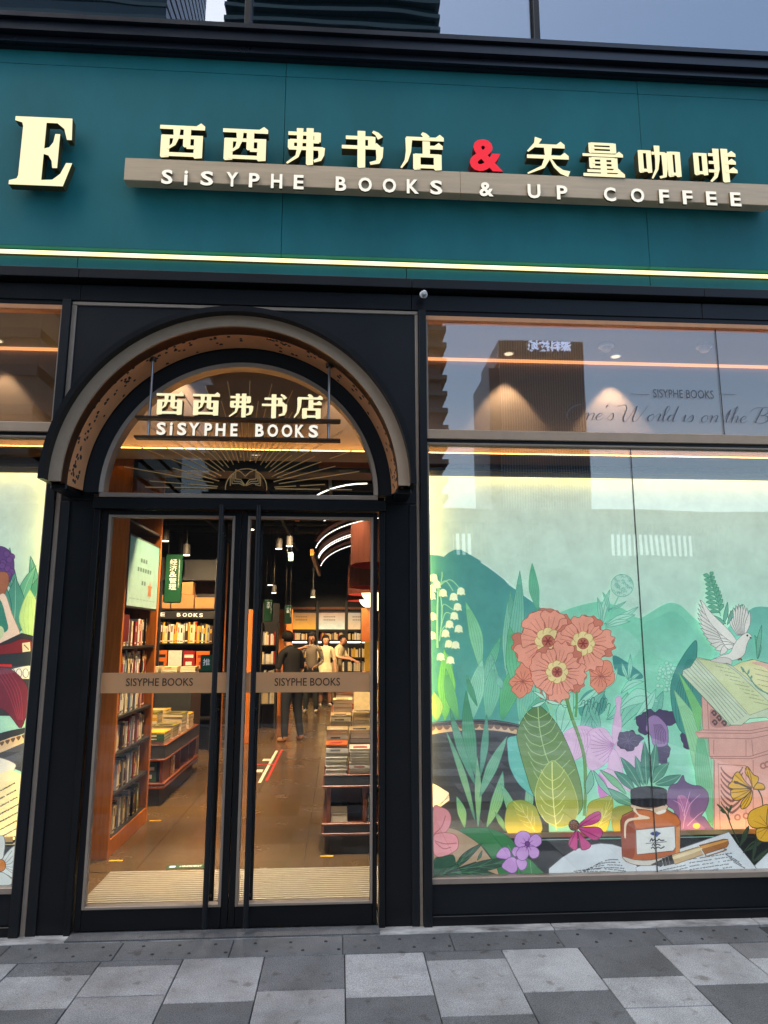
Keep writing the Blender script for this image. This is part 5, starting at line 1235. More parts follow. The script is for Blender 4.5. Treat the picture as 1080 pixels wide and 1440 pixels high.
# entrance mat and floor graphics
mt = thing('entrance_mat', 'ribbed aluminium and carpet entrance mat just inside the doors', 'mat', (-.6, .7, 0))
MB().box(-1.592, .66, .33, 1.040, -.0009, .004).build('mat_frame', mat('mat_carpet', S(92, 80, 66), .9, 0, .3, 90), mt)
rb = MB()
for i in range(19): rb.box(-1.585, .655, .338 + .037 * i, .338 + .037 * i + .019, .0042, .0085)
tag(rb.build('rib', mat('mat_rib', S(176, 164, 144), .4, .2, .1, 20), mt), kind='stuff')
gs = MB().box(-1.22, -.93, 1.085, 1.165, .0012, .0022).build('floor_sticker', green_s); tag(gs, 'long green floor sticker with white lettering beside the entrance mat', 'floor sticker')
fm = MB()
for i in range(12): fm.box(-1.13 + .013 * i, -1.122 + .013 * i, 1.115 + .006 * (i % 2), 1.138 + .004 * (i % 3), .00225, .0028)
fm.box(-1.20, -1.16, 1.11, 1.14, .00225, .0028); fm.build('lettering', lt_l, gs)
fg_ = thing('floor_marking', 'red and white crossed line marking on the shop floor', 'floor marking', (-.85, 5.2, 0))
redm = mat('red_tape', S(190, 50, 40), .5); whm = mat('white_tape', S(225, 220, 205), .5)
MB().box(-.83, -.80, 4.05, 6.2, .0012, .002).build('red_line', redm, fg_); MB().box(-.90, -.865, 3.95, 6.1, .0012, .002).build('white_line', whm, fg_)
MB().box(-1.12, -.83, 5.02, 5.08, .0022, .003).build('red_line', redm, fg_); MB().box(-1.06, -.92, 4.55, 4.72, .0012, .002).build('white_patch', whm, fg_); MB().box(-1.0, -.9, 5.3, 5.45, .0012, .002).build('white_patch', whm, fg_)
for x, y, wh in ((-1.66, 1.29, 'near foot'), (-1.66, 2.40, 'far foot'), (-.11, 1.30, 'right table foot')):
    tag(MB().box(x - .02, x + .08, y - .015, y + .015, .001, .0018).build('floor_tape', mat('yellow_tape', S(205, 160, 40), .6)), 'yellow corner tape on the floor at the ' + {'near foot': 'near end of the tall wooden bookcase', 'far foot': 'far end of the tall wooden bookcase', 'right table foot': 'foot of the right book table'}[wh], 'tape')

# ---- books
BK = [('white', S(226, 220, 206)), ('cream', S(222, 200, 152)), ('red', S(150, 34, 30)), ('dark brown', S(62, 40, 30)), ('yellow', S(206, 164, 48)), ('grey', S(140, 138, 134)), ('black', S(28, 27, 28)), ('pale blue', S(150, 172, 186)), ('orange', S(200, 104, 40)), ('olive', S(130, 128, 52)), ('green', S(44, 84, 60)), ('pink', S(204, 140, 132))]
BM = {n: mat('cover_' + n.replace(' ', '_'), c, .45, 0, .12, 25) for n, c in BK}
books_done = [0]
def book(x0, x1, y0, y1, z0, z1, colr, label, group, spine='x+', flat=False):
    """a book: paper block with boards and spine; spine = which face carries the spine"""
    mb = MB(); c = .0022; i = .004
    X0, X1, Y0, Y1, Z0, Z1 = x0, x1, y0, y1, z0, z1
    if flat:      # boards above and below, spine on one side
        mb.box(x0, x1, y0, y1, z0, z0 + c, 0); mb.box(x0, x1, y0, y1, z1 - c, z1, 0)
        mb.box(x0 + i, x1 - i, y0 + (i if spine != 'y-' else 0), y1 - i, z0 + c + .0002, z1 - c - .0002, 1 if spine != 'y-' else 1)
        if spine == 'y-': mb.box(x0, x1, y0 - c, y0 - .0002, z0, z1, 0)
    elif spine in ('x+',):
        mb.box(x0, x1 - c - .0002, y0, y0 + c, z0, z1, 0); mb.box(x0, x1 - c - .0002, y1 - c, y1, z0, z1, 0); mb.box(x1 - c, x1, y0, y1, z0, z1, 0)
        mb.box(x0 + i, x1 - c - .0004, y0 + c + .0002, y1 - c - .0002, z0 + .001, z1 - i, 1)
    else:         # spine towards the viewer, y-
        mb.box(x0, x0 + c, y0 + c + .0002, y1, z0, z1, 0); mb.box(x1 - c, x1, y0 + c + .0002, y1, z0, z1, 0); mb.box(x0, x1, y0, y0 + c, z0, z1, 0)
        mb.box(x0 + c + .0002, x1 - c - .0002, y0 + c + .0004, y1 - i, z0 + .001, z1 - i, 1)
    tc_ = BM[random.choice(('black', 'white', 'red', 'grey', 'dark brown'))] if colr not in ('black', 'dark brown', 'red', 'green') else BM[random.choice(('white', 'cream', 'yellow'))]
    hz = z1 - z0
    if not flat and hz > .1:
        u0, u1 = random.uniform(.50, .60), random.uniform(.80, .92)
        if spine == 'x+':
            w_ = (y1 - y0) * .22; ym = (y0 + y1) / 2
            mb.box(x1 + .0001, x1 + .0005, ym - w_, ym + w_, z0 + hz * u0, z0 + hz * u1, 2); mb.box(x1 + .0001, x1 + .0005, y0 + .003, y1 - .003, z0 + hz * .08, z0 + hz * .13, 2)
        elif x1 - x0 < .1:
            w_ = (x1 - x0) * .22; xm = (x0 + x1) / 2
            mb.box(xm - w_, xm + w_, y0 - .0005, y0 - .0001, z0 + hz * u0, z0 + hz * u1, 2); mb.box(x0 + .003, x1 - .003, y0 - .0005, y0 - .0001, z0 + hz * .08, z0 + hz * .13, 2)
        else:
            mb.box(x0 + .02, x1 - .02, y0 - .0005, y0 - .0001, z0 + hz * .62, z0 + hz * .78, 2); mb.box(x0 + .04, x1 - .04, y0 - .0005, y0 - .0001, z0 + hz * .2, z0 + hz * .4, 2)
    elif flat and spine == 'y-':
        mb.box(x0 + (x1 - x0) * .2, x1 - (x1 - x0) * .35, y0 - c - .0005, y0 - c - .0001, z0 + hz * .3, z1 - hz * .3, 2)
    elif flat: mb.box(x0 + .03, x1 - .04, y0 + .04, y1 - .10, z1 + .00005, z1 + .0003, 2)
    o = mb.build('book', [BM[colr], paper, tc_]); tag(o, label, 'book', group); books_done[0] += 1
    return o
NTH = ('first', 'second', 'third', 'fourth', 'fifth', 'sixth', 'seventh', 'eighth', 'ninth', 'tenth', 'eleventh', 'twelfth', 'thirteenth', 'fourteenth', 'fifteenth', 'sixteenth', 'seventeenth')
_cnt = {}
def nth(*key):
    _cnt[key] = _cnt.get(key, 0) + 1
    return NTH[_cnt[key] - 1]
ORD = ('lowest', 'second', 'third', 'fourth', 'fifth', 'sixth')
bc = thing('bookcase', 'tall orange wooden bookcase with a lit poster just inside the left door', 'bookcase', (-1.9, 1.85, 0))
BX0, BX1, BY0, BY1, BH = -2.12, -1.702, 1.312, 2.385, 3.30
bx('side_panel', wood, bc, BX0, BX1, BY0, BY0 + .045, 0, BH, .003); bx('side_panel', wood, bc, BX0, BX1, BY1 - .045, BY1, 0, BH, .003)
bx('back_panel', shelf_black, bc, BX0 + .001, BX0 + .02, BY0 + .0455, BY1 - .0455, .0, BH, 0)
bx('plinth_board', wood, bc, BX1 - .03, BX1 - .001, BY0 + .0455, BY1 - .0455, 0, .128, .002)
SZ = (.130, .438, .732, 1.010, 1.285, 1.545)
for z in SZ: bx('shelf', shelf_black, bc, BX0 + .0205, BX1 - .006, BY0 + .0455, BY1 - .0455, z - (.0 if z < .2 else .018), z + .004, 0)
bx('shelf', shelf_black, bc, BX0 + .0205, BX1 - .006, BY0 + .0455, BY1 - .0455, 2.55, 2.57, 0)
random.seed(31)
pal = ['white', 'white', 'cream', 'grey', 'red', 'white', 'dark brown', 'cream', 'pale blue', 'red', 'pink', 'black']
for si, z in enumerate(SZ):
    y = BY0 + .05; stop = BY1 - .16 - .1 * random.random()
    if si == 5: y += .02
    while y < stop:
        t = random.uniform(.030, .056); c = random.choice(pal)
        if si == 0 and y > stop - .12: c = 'olive'
        h = random.uniform(.19, .235); dpt = random.uniform(.14, .17)
        if random.random() > .04:
            book(BX1 - .03 - dpt - random.uniform(0, .02), BX1 - .028 - random.uniform(0, .025), y, y + t, z + .0045, z + .0045 + h, c, f'{nth(c, ("bc", si))} {c} book from the near end, {ORD[si]} shelf of the wooden bookcase', 'books on the tall wooden bookcase')
        y += t + .0015
lb = thing('lit_poster', 'pale green backlit poster on the upper part of the wooden bookcase', 'poster', (BX1, 1.85, 1.86))
bx('frame', shelf_black, lb, BX1 - .05, BX1 - .004, 1.385, 2.325, 1.855, 2.455, .002)
pz = printmat('poster_print', .22); pm = MB()
px_ = BX1 - .002
for i in range(6):
    t0, t1 = i / 6, (i + 1) / 6; f = lambda t: tuple(a + (b - a) * t for a, b in zip(S(146, 176, 164), S(98, 140, 134)))
    Z0, Z1 = 1.872 + .566 * t0, 1.872 + .566 * t1
    pm.face([(px_, 1.40, Z0), (px_, 2.31, Z0), (px_, 2.31, Z1), (px_, 1.40, Z1)], 0, [f(t0), f(t0), f(t1), f(t1)])
def pq(y0, y1, z0, z1, c): pm.face([(px_ + .001, y0, z0), (px_ + .001, y1, z0), (px_ + .001, y1, z1), (px_ + .001, y0, z1)], 0, c)
for (y0, z0, n_) in ((1.72, 2.25, 3), (1.64, 2.17, 6), (1.78, 2.06, 2)):
    for i in range(n_): pq(y0 + .075 * i, y0 + .05 + .075 * i, z0, z0 + .035, S(70, 96, 88))
for i in range(8): pq(1.45 + .1 * i, 1.53 + .1 * i, 1.93, 1.938, S(120, 150, 138))
lf = [(0, .07), (.02, .03), (.07, .03), (.04, 0), (.05, -.05), (.01, -.04), (-.01, -.075), (-.02, -.04), (-.06, -.05), (-.045, 0), (-.07, .03), (-.02, .03)]
for a, b in zip(lf, lf[1:] + lf[:1]): pm.face([(px_ + .001, 2.05, 2.03), (px_ + .001, 2.05 + a[0], 2.03 + a[1] * 1.2), (px_ + .001, 2.05 + b[0], 2.03 + b[1] * 1.2)], 0, S(150, 96, 50))
pm.build('picture', pz, lb)
sg_ = MB().box(BX1 - .012, BX1 - .006, 1.372, 1.52, 1.585, 1.80).build('shelf_sign', mat('maroon_sign', S(92, 16, 20), .5)); tag(sg_, 'maroon shelf sign standing below the lit poster', 'sign')

# far left wall shelf with a lettered header
ws = thing('wall_shelf', 'black wall shelf with a lettered header behind the left table', 'shelf', (-2.45, 6.1, 0))
WY = 6.0; wx0, wx1 = -3.4, -1.80
bx('back_panel', shelf_black, ws, wx0, wx1, WY + .30, WY + .32, 0, 2.75, 0)
for x in (wx0, -2.62, wx1 - .03): bx('upright', shelf_black, ws, x, x + .03, WY + .001, WY + .2995, 0, 2.75, 0)
for z in (.45, .80, 1.13, 1.495, 1.99, 2.42): bx('shelf', shelf_black, ws, wx0 + .031, wx1 - .031, WY + .01, WY + .2990, z, z + .018, 0)
bx('header', shelf_black, ws, wx0, wx1, WY - .012, WY - .0005, 1.862, 1.972, 0)
for ch, xa_, xb_ in (('E', 226, 232), ('B', 249, 254), ('O', 257, 263), ('O', 264.5, 270.5), ('K', 272.5, 278.5), ('S', 280.5, 285.5)):
    a = at(xa_, 862, WY - .014); b = at(xb_, 862, WY - .014); zc = at(xa_, 864.5 - .02 * (250 - xa_), WY - .014)[1]
    place_text('letter', ch, a[0], b[0], zc - .026, zc + .026, WY - .0155, .003, [face_white, face_white], ws, .02)
wp = bx('wood_pillar', wood, None, wx1 + .002, wx1 + .10, WY - .05, WY + .3, 0, 3.0); tag(wp, 'slim orange wood pillar at the right end of the black wall shelf', 'pillar')
random.seed(17)
for z, zn in ((1.513, 'eye level'), (1.148, 'middle')):
    x = wx0 + .75
    while x < wx1 - .06:
        if zn == 'middle':
            t = random.uniform(.15, .19); c = random.choice(['red', 'cream', 'orange', 'white', 'pink'])
            book(x, x + t, WY + .04, WY + .065, z, z + random.uniform(.24, .28), c, f'{nth(c, 8)} {c} book from the left facing out on the middle shelf under the lettered header', 'books on the black wall shelf', 'y-'); x += t + .02
        else:
            t = random.uniform(.022, .045); c = random.choice(['white', 'cream', 'cream', 'dark brown', 'red', 'white', 'dark brown', 'grey', 'yellow'])
            book(x, x + t, WY + .03 + random.uniform(0, .02), WY + .19, z, z + random.uniform(.24, .31), c, f'{nth(c, zn)} {c} book from the left on the {zn} shelf under the lettered header', 'books on the black wall shelf', 'y-'); x += t + .002
card = mat('cardboard', S(170, 118, 70), .8, 0, .1, 10)
for (xa_, xb_, z0_, z1_, w_) in ((-2.72, -2.48, 2.010, 2.20, 'left'), (-2.46, -2.14, 2.010, 2.21, 'middle'), (-2.12, -1.84, 2.010, 2.17, 'right'), (-2.44, -2.16, 2.212, 2.40, 'top')):
    o = MB().box(xa_, xb_, WY + .04, WY + .28, z0_, z1_).build('carton', card, None, .004)
    tag(o, {'left': 'brown carton above the lettered header, left of the row', 'middle': 'brown carton above the lettered header carrying another carton', 'right': 'brown carton above the lettered header, right of the row', 'top': 'brown carton stacked on another carton above the lettered header'}[w_], 'carton', 'cartons above the wall shelf')

# book tables
def table(label, x0, x1, y0, y1, zs, inset=.05):
    t = thing('book_table', label, 'table', ((x0 + x1) / 2, (y0 + y1) / 2, 0))
    zb_, l0, l1, k0, k1, u0, u1, top_ = zs
    bx('base', charcoal, t, x0 + inset, x1 - inset, y0 + inset * .4, y1 - inset, 0, zb_, 0)
    bx('lower_lip', wood_d, t, x0 - .012, x1, y0 - .012, y1, zb_ + .0005, l0, .004)
    bx('lower_band', charcoal, t, x0 + .006, x1 - .006, y0 + .004, y1 - .006, l0 + .0005, l1 - .0005, 0)
    bx('shelf_board', wood_d, t, x0 - .010, x1, y0 - .012, y1, l1, k0, .004)
    bx('core', wood_d, t, x0 + .30, x1 - .3, y0 + .30, y1 - .3, k0 + .0005, u0 - .0005, 0)
    n_ = max(2, int((x1 - x0) / .28))
    for i in range(n_ + 1):
        x = x0 + .025 + (x1 - x0 - .08) * i / n_
        bx('divider', wood_d, t, x, x + .03, y0 + .010, y0 + .299, k0 + .0005, u0 - .0005, 0)
    m_ = max(2, int((y1 - y0) / .5))
    for i in range(m_ + 1):
        y = y0 + .31 + (y1 - y0 - .37) * i / m_
        for xs in ((x0 + .02, x0 + .2995), (x1 - .2995, x1 - .02)): bx('divider', wood_d, t, xs[0], xs[1], y, y + .03, k0 + .0005, u0 - .0005, 0)
    bx('upper_lip', wood_d, t, x0 - .012, x1, y0 - .012, y1, u0, u1, .004)
    bx('top_band', charcoal, t, x0 + .006, x1 - .006, y0 + .004, y1 - .006, u1 + .0005, top_ - .008, 0)
    bx('table_top', wood_d, t, x0, x1, y0, y1, top_ - .0075, top_, .002)
    return t
tr_ = table('right hand book table of red brown wood and charcoal loaded with stacks', -.112, 1.35, 1.325, 6.6, (.135, .157, .210, .228, 0, .482, .499, .577))
tl_ = table('low left book table of charcoal and brown wood with stacked books', -2.75, -1.69, 2.92, 4.55, (.162, .185, .200, .215, 0, .420, .440, .572))
def stack(x0, x1, y0, y1, z0, z1, cols, lab, group, tmin=.026, tmax=.038):
    z = z0 + .0005; n_ = 0
    while z < z1 - .012:
        t = min(random.uniform(tmin, tmax), max(.012, z1 - z)); c = random.choice(cols); dx = random.uniform(-.004, .004); dy = random.uniform(-.005, .004)
        top_ = z + t >= z1 - .012
        book(x0 + dx, x1 + dx, y0 + dy, y1 + dy, z, z + t, c, (f'{c} book topping ' if top_ else f'{c} book, {nth(lab)} from bottom of ') + lab, group, random.choice(('y-', 'x+', 'x+')), True)
        z += t + .0004
random.seed(9); GR = 'books stacked on the right table'
zt_ = lambda px, py, Y: at(px, py, Y)[1]
stack(-.100, .068, 1.335, 1.56, .577, .785, ['white', 'white', 'grey', 'white'], 'front left stack on the right table', GR)
book(-.10, .068, 1.335, 1.56, .787, .800, 'orange', 'orange book lying on the white front left stack of the right table', GR, 'x+', True)
stack(.088, .268, 1.335, 1.56, .577, .775, ['white', 'grey', 'white'], 'front row second stack on the right table', GR, .016, .024)
stack(-.098, .075, 1.60, 1.83, .577, .875, ['cream', 'white', 'cream', 'yellow'], 'cream second row left stack on the right table', GR)
stack(.09, .27, 1.60, 1.84, .577, .87, ['pink', 'cream', 'grey', 'dark brown'], 'second row stack beside the cream stack', GR)
stack(-.075, .10, 1.90, 2.13, .577, .955, ['cream', 'white'], 'third row left stack on the right table', GR)
stack(.12, .33, 1.90, 2.13, .577, .98, ['cream', 'white', 'yellow'], 'third row cream stack by the leaning boards', GR, .02, .03)
stack(-.07, .12, 2.3, 2.55, .577, .90, ['black', 'dark brown', 'black'], 'dark fourth row stack on the right table', GR, .03, .04)
stack(-.06, .13, 2.8, 3.05, .577, 1.0, ['orange', 'cream', 'red', 'pink'], 'mixed fifth row stack on the right table', GR, .035, .05)
stack(.16, .36, 2.8, 3.05, .577, 1.08, ['dark brown', 'red', 'grey'], 'tall fifth row stack on the right table', GR, .035, .05)
stack(-.04, .2, 3.5, 3.8, .577, 1.02, ['pink', 'orange', 'cream'], 'sixth row stack far along the right table', GR, .04, .06)
stack(-.04, .2, 4.3, 4.6, .577, 1.05, ['cream', 'red', 'white'], 'seventh row stack far along the right table', GR, .04, .06)
stack(.2, .42, 4.3, 4.6, .577, 1.15, ['grey', 'cream', 'dark brown'], 'tall seventh row stack far along the right table', GR, .04, .06)
# leaning face-out boards and yellow book at the back of the right table
def lean(x0, x1, y, z0, z1, tilt, m, name, label, cat):
    mb = MB(); dy = (z1 - z0) * tilt
    mb.face([(x0, y, z0), (x1, y, z0), (x1, y + dy, z1), (x0, y + dy, z1)]); mb.face([(x0, y + .02, z0), (x0, y + dy + .02, z1), (x1, y + dy + .02, z1), (x1, y + .02, z0)])
    mb.face([(x0, y, z0), (x0, y + dy, z1), (x0, y + dy + .02, z1), (x0, y + .02, z0)]); mb.face([(x1, y, z0), (x1, y + .02, z0), (x1, y + dy + .02, z1), (x1, y + dy, z1)]); mb.face([(x0, y + dy, z1), (x1, y + dy, z1), (x1, y + dy + .02, z1), (x0, y + dy + .02, z1)])
    return tag(mb.build(name, m), label, cat)
lean(.13, .33, 2.0, .985, 1.20, .5, BM['cream'], 'book', 'cream book leaning face up on the third row cream stack', 'book')
lean(.27, .36, 1.93, .985, 1.16, .4, BM['yellow'], 'book', 'narrow yellow book leaning on the third row cream stack', 'book')
lean(.33, .52, 5.0, 1.16, 1.55, .2, BM['yellow'], 'book', 'tall yellow book standing face out far along the right table', 'book')
lean(.42, .64, 3.9, 1.10, 1.46, .45, BM['white'], 'book', 'white open book leaning at the right edge of the door view', 'book')
stack(.36, .64, 3.75, 4.1, .577, 1.098, ['cream', 'white'], 'sixth row stack under the leaning white book', GR, .05, .07)
stack(.30, .54, 4.9, 5.2, .577, 1.158, ['cream', 'orange'], 'stack under the tall yellow book', GR, .05, .07)
# inside the front compartments of the right table
book(-.055, .075, 1.35, 1.50, .2285, .290, 'white', 'white thick book in the front compartment of the right table', GR, 'x+', True)
book(-.058, .072, 1.352, 1.50, .2905, .345, 'black', 'black thick book on the white one in the front compartment', GR, 'x+', True)
for i in range(5): book(.222 + .022 * i, .240 + .022 * i, 1.36, 1.5, .2285, .40 + .012 * (i % 3), ('pale blue', 'pink', 'white', 'red', 'pale blue')[i], ('pale blue', 'pink', 'white', 'red', 'pale blue')[i] + f' magazine, {NTH[i]} from left in the second front compartment of the right table', GR, 'y-')
GL_ = 'books stacked on the left table'
random.seed(12)
for i, x in enumerate((-2.45, -2.20, -1.93)):
    for j in range(4):
        y = 2.94 + .38 * j; hh = random.uniform(.09, .14) if j < 2 else random.uniform(.14, .26)
        stack(x, x + .21, y, y + .27, .572, .572 + hh, ['cream', 'yellow', 'white', 'cream', 'olive'] if j else ['green', 'green', 'yellow'], f'row {("one","two","three","four")[j]} column {("one","two","three")[i]} stack, left table', GL_, .025, .04)
book(-2.2, -1.78, 2.945, 3.10, .2155, .400, 'green', 'dark green box set in the front compartment of the left table', GL_, 'y-')
for i in range(5): book(-1.93 - .0, -1.72, 3.24 + .045 * i, 3.28 + .045 * i, .2155, .39 - .02 * (i % 2), ('white', 'cream', 'red', 'cream', 'white')[i], ('white', 'cream', 'red', 'cream', 'white')[i] + f' book, {NTH[i]} from the front in the side compartment of the left table', GL_)
st2 = thing('book_display', 'cream stepped display of books behind the left table', 'display', (-2.1, 5.0, 0))
bx('block', charcoal, st2, -2.9, -1.85, 4.75, 5.4, 0, .95, .003); bx('riser', charcoal, st2, -2.85, -1.9, 5.1, 5.38, .951, 1.12, .003)
for i in range(4):
    for j in range(2):
        c = random.choice(['cream', 'yellow', 'white', 'red']); x = -2.8 + .24 * i
        if i == 0: continue
        stack(x, x + .2, 4.78 + .34 * j, 5.02 + .34 * j, (.951, 1.1205)[j], (1.06, 1.22)[j], [c, 'cream'], f'stack {("one","two","three","four")[i]} of the {("front","back")[j]} step, left rear display', 'books on the stepped display', .03, .05)
# hanging category signs
def hang(x0, x1, y, z0, z1, chars, label, m=green_s):
    h = thing('hanging_board', label, 'sign', ((x0 + x1) / 2, y, z0))
    MB().box(x0, x1, y, y + .02, z0, z1).build('board', m, h, .012, seg=3)
    for x in (x0 + .03, x1 - .03): MB().cyl((x, y + .01, z1 + .0005), (x, y + .01, 4.39), .003, n=6).build('wire', pipe_m, h)
    n_ = len(chars); w = (x1 - x0) * .40; zc = z1 - (z1 - z0) * .10; st_ = (z1 - z0) * .64 / max(n_, 4)
    for i, ch in enumerate(chars):
        za = zc - st_ * (i + 1); place_text('character', ch, (x0 + x1) / 2 - w * .55, (x0 + x1) / 2 + w * .45, za + st_ * .08, za + st_ * .94, y - .0015, .001, [face_white, face_white], h, 0)
    f = MB(); xs = x1 - (x1 - x0) * .22
    for i in range(22): f.box(xs, xs + (x1 - x0) * .05, y - .001, y - .0002, zc - .012 - (zc - z0 - .1) * .8 * i / 22 - .006, zc - .012 - (zc - z0 - .1) * .8 * i / 22)
    f.build('small_print', lt_l, h)
p0 = at(229, 848, 3.6); p1 = at(258, 779, 3.6)
hang(p0[0], p1[0], 3.6, p0[1], p1[1], '\u7ecf\u6d4e&\u7ba1\u7406', 'large green hanging category board with white characters near the left door')
p0 = at(371, 874, 7.6); p1 = at(384, 843, 7.6)
hang(p0[0], p1[0], 7.6, p0[1], p1[1], '\u6587\u5b66', 'small green hanging category board seen beside the right door handle')
p0 = at(399.5, 877.5, 9.6); p1 = at(410.5, 851, 9.6)
hang(p0[0], p1[0], 9.6, p0[1], p1[1], '\u5c0f\u8bf4', 'small dark green hanging board in front of the back shelves', mat('dark_green_sign', S(14, 52, 40), .5))
# pendant lamps over the right table
drum = mat('copper_drum', S(104, 60, 50), .42, .6, .12, 3, 0, 60, (14, 14, 1)); drum_in = mat('red_drum_inside', S(206, 84, 70), .6); globe = emit('lamp_globe', (1.0, .80, .50), 2.4)
def pendant(x, y, z, r, h, label, glow):
    p = thing('pendant_lamp', label, 'lamp', (x, y, z), 'copper pendant lamps over the right table')
    n_ = 36; mb = MB()
    for i in range(n_):
        a, b = 2 * math.pi * i / n_, 2 * math.pi * (i + 1) / n_; ca, sa, cb, sb_ = math.cos(a), math.sin(a), math.cos(b), math.sin(b)
        mb.face([(x + r * ca, y + r * sa, z), (x + r * cb, y + r * sb_, z), (x + r * cb, y + r * sb_, z + h), (x + r * ca, y + r * sa, z + h)], 0)
        q = r - .012
        mb.face([(x + q * cb, y + q * sb_, z), (x + q * ca, y + q * sa, z), (x + q * ca, y + q * sa, z + h), (x + q * cb, y + q * sb_, z + h)], 1)
        mb.face([(x + r * cb, y + r * sb_, z), (x + r * ca, y + r * sa, z), (x + q * ca, y + q * sa, z), (x + q * cb, y + q * sb_, z)], 1)
        mb.face([(x, y, z + h * .45), (x + q * cb, y + q * sb_, z + h * .45), (x + q * ca, y + q * sa, z + h * .45)], 1)
        mb.face([(x, y, z + h), (x + r * ca, y + r * sa, z + h), (x + r * cb, y + r * sb_, z + h)], 0)
    mb.build('shade', [drum, drum_in], p, smooth=True)
    MB().cyl((x, y, z + h + .001), (x, y, 4.39), .012, n=8).build('stem', pipe_m, p)
    if glow:
        g = MB(); rr = r * .62
        for i in range(7):
            t0, t1 = math.pi / 2 * i / 7, math.pi / 2 * (i + 1) / 7
            for k in range(24):
                a, b = 2 * math.pi * k / 24, 2 * math.pi * (k + 1) / 24
                f = lambda t, u: (x + rr * math.cos(t) * math.cos(u), y + rr * math.cos(t) * math.sin(u), z + .04 - rr * .62 * math.sin(t))
                g.face([f(t0, a), f(t1, a), f(t1, b), f(t0, b)])
        g.build('globe', globe, p, smooth=True)
for i, (y, px_edge, py_bot, r, h, lb_) in enumerate(((3.0, 493, 795, .52, .42, 'nearest copper pendant lamp seen in the right door'), (4.7, 491, 826, .52, .42, 'second copper pendant lamp, behind the nearest'), (5.9, 489, 836, .52, .42, 'third copper pendant lamp, with a glowing globe below'), (7.2, 488, 845, .52, .42, 'farthest copper pendant lamp, with a glowing globe below'))):
    a = at(px_edge, py_bot, y); pendant(a[0] + r, y, a[1], r, h, lb_, i > 1)

# ceiling: light arcs of the vault, rails, ducts and spotlights
va = thing('light_arcs', 'row of curved white strip lights and wood rail on the dark vault', 'ceiling lights', (.3, 8, 2.9))
bx('rail', wood, va, -.48, -.42, 6.6, 10.6, 2.86, 2.96, .003)
for y in (6.9, 8.2, 8.45, 9.9):
    pts = [(-.42 + 1.5 * (1 - math.cos(R(a_))), y, 2.93 + .62 * math.sin(R(a_))) for a_ in range(8, 91, 6)]
    MB().tube(pts, .0075, 6).build('strip_light', strip_w, va)
    MB().tube([(p[0], p[1] + .09, p[2] + .12) for p in pts], .05, 6).build('rib', wood_d, va)
va2 = thing('light_arcs', 'short wood rail with one curved strip light nearer the doors', 'ceiling lights', (0, 4.6, 3))
bx('rail', wood, va2, -.62, -.56, 4.0, 5.0, 3.14, 3.24, .003)
MB().tube([(-.55 + .9 * (1 - math.cos(R(a_))), 4.95, 3.17 + .5 * math.sin(R(a_))) for a_ in range(0, 91, 9)], .010, 6).build('strip_light', strip_w, va2)
random.seed(14)
for i in range(9):
    y = 2.2 + 1.3 * i; tag(MB().cyl((-4.4, y, 3.9 + .1 * (i % 3)), (5, y, 3.9 + .1 * (i % 3)), .05 + .06 * (i % 2), n=12).build('ceiling_duct', pipe_m, None, 0, True), f'dark round duct crossing the ceiling, number', 'duct', 'dark ceiling ducts')['label'] = f'{NTH[i]} dark round duct under the black ceiling counted from the street'
for x, z, nm in ((-2.3, 3.55, 'leftmost dark lighting rail running back under the ceiling'), (-1.05, 3.62, 'dark lighting rail running back above the aisle'), (-.15, 3.60, 'dark lighting rail running back left of the vault'), (.9, 3.75, 'dark lighting rail running back over the right table')):
    tr0 = thing('lighting_rail', nm, 'rail', (x, 6, z)); MB().box(x - .022, x + .022, 1.3, 12.5, z, z + .035).build('rail', pipe_m, tr0)
    for y in (2.1, 4.6, 7.1, 9.6, 12.0): MB().cyl((x, y, z + .036), (x, y, 4.39), .006, n=6).build('hanger', pipe_m, tr0)
def track(x, y, z, tx, ty_, tz, w, ang, lab, col=(1, .70, .38)):
    t = thing('track_spotlight', lab, 'spotlight', (x, y, z), 'spotlights on the shop ceiling')
    d = (Vector((tx, ty_, tz)) - Vector((x, y, z))).normalized(); a = Vector((x, y, z))
    MB().cyl(a - d * .14, a, .045, .05, 14).build('housing', pipe_m, t, 0, True)
    MB().cyl(a + d * .0005, a + d * .004, .042, n=14).build('lens', lamp_w, t)
    MB().cyl(a - d * .07 + Vector((0, 0, .046)), (x - d.x * .07, y - d.y * .07, 4.39), .008, n=6).build('stem', pipe_m, t)
    q = a + d * .03
    spot(q.x, q.y, q.z, tx, ty_, tz, w, ang, col, .7, .04)
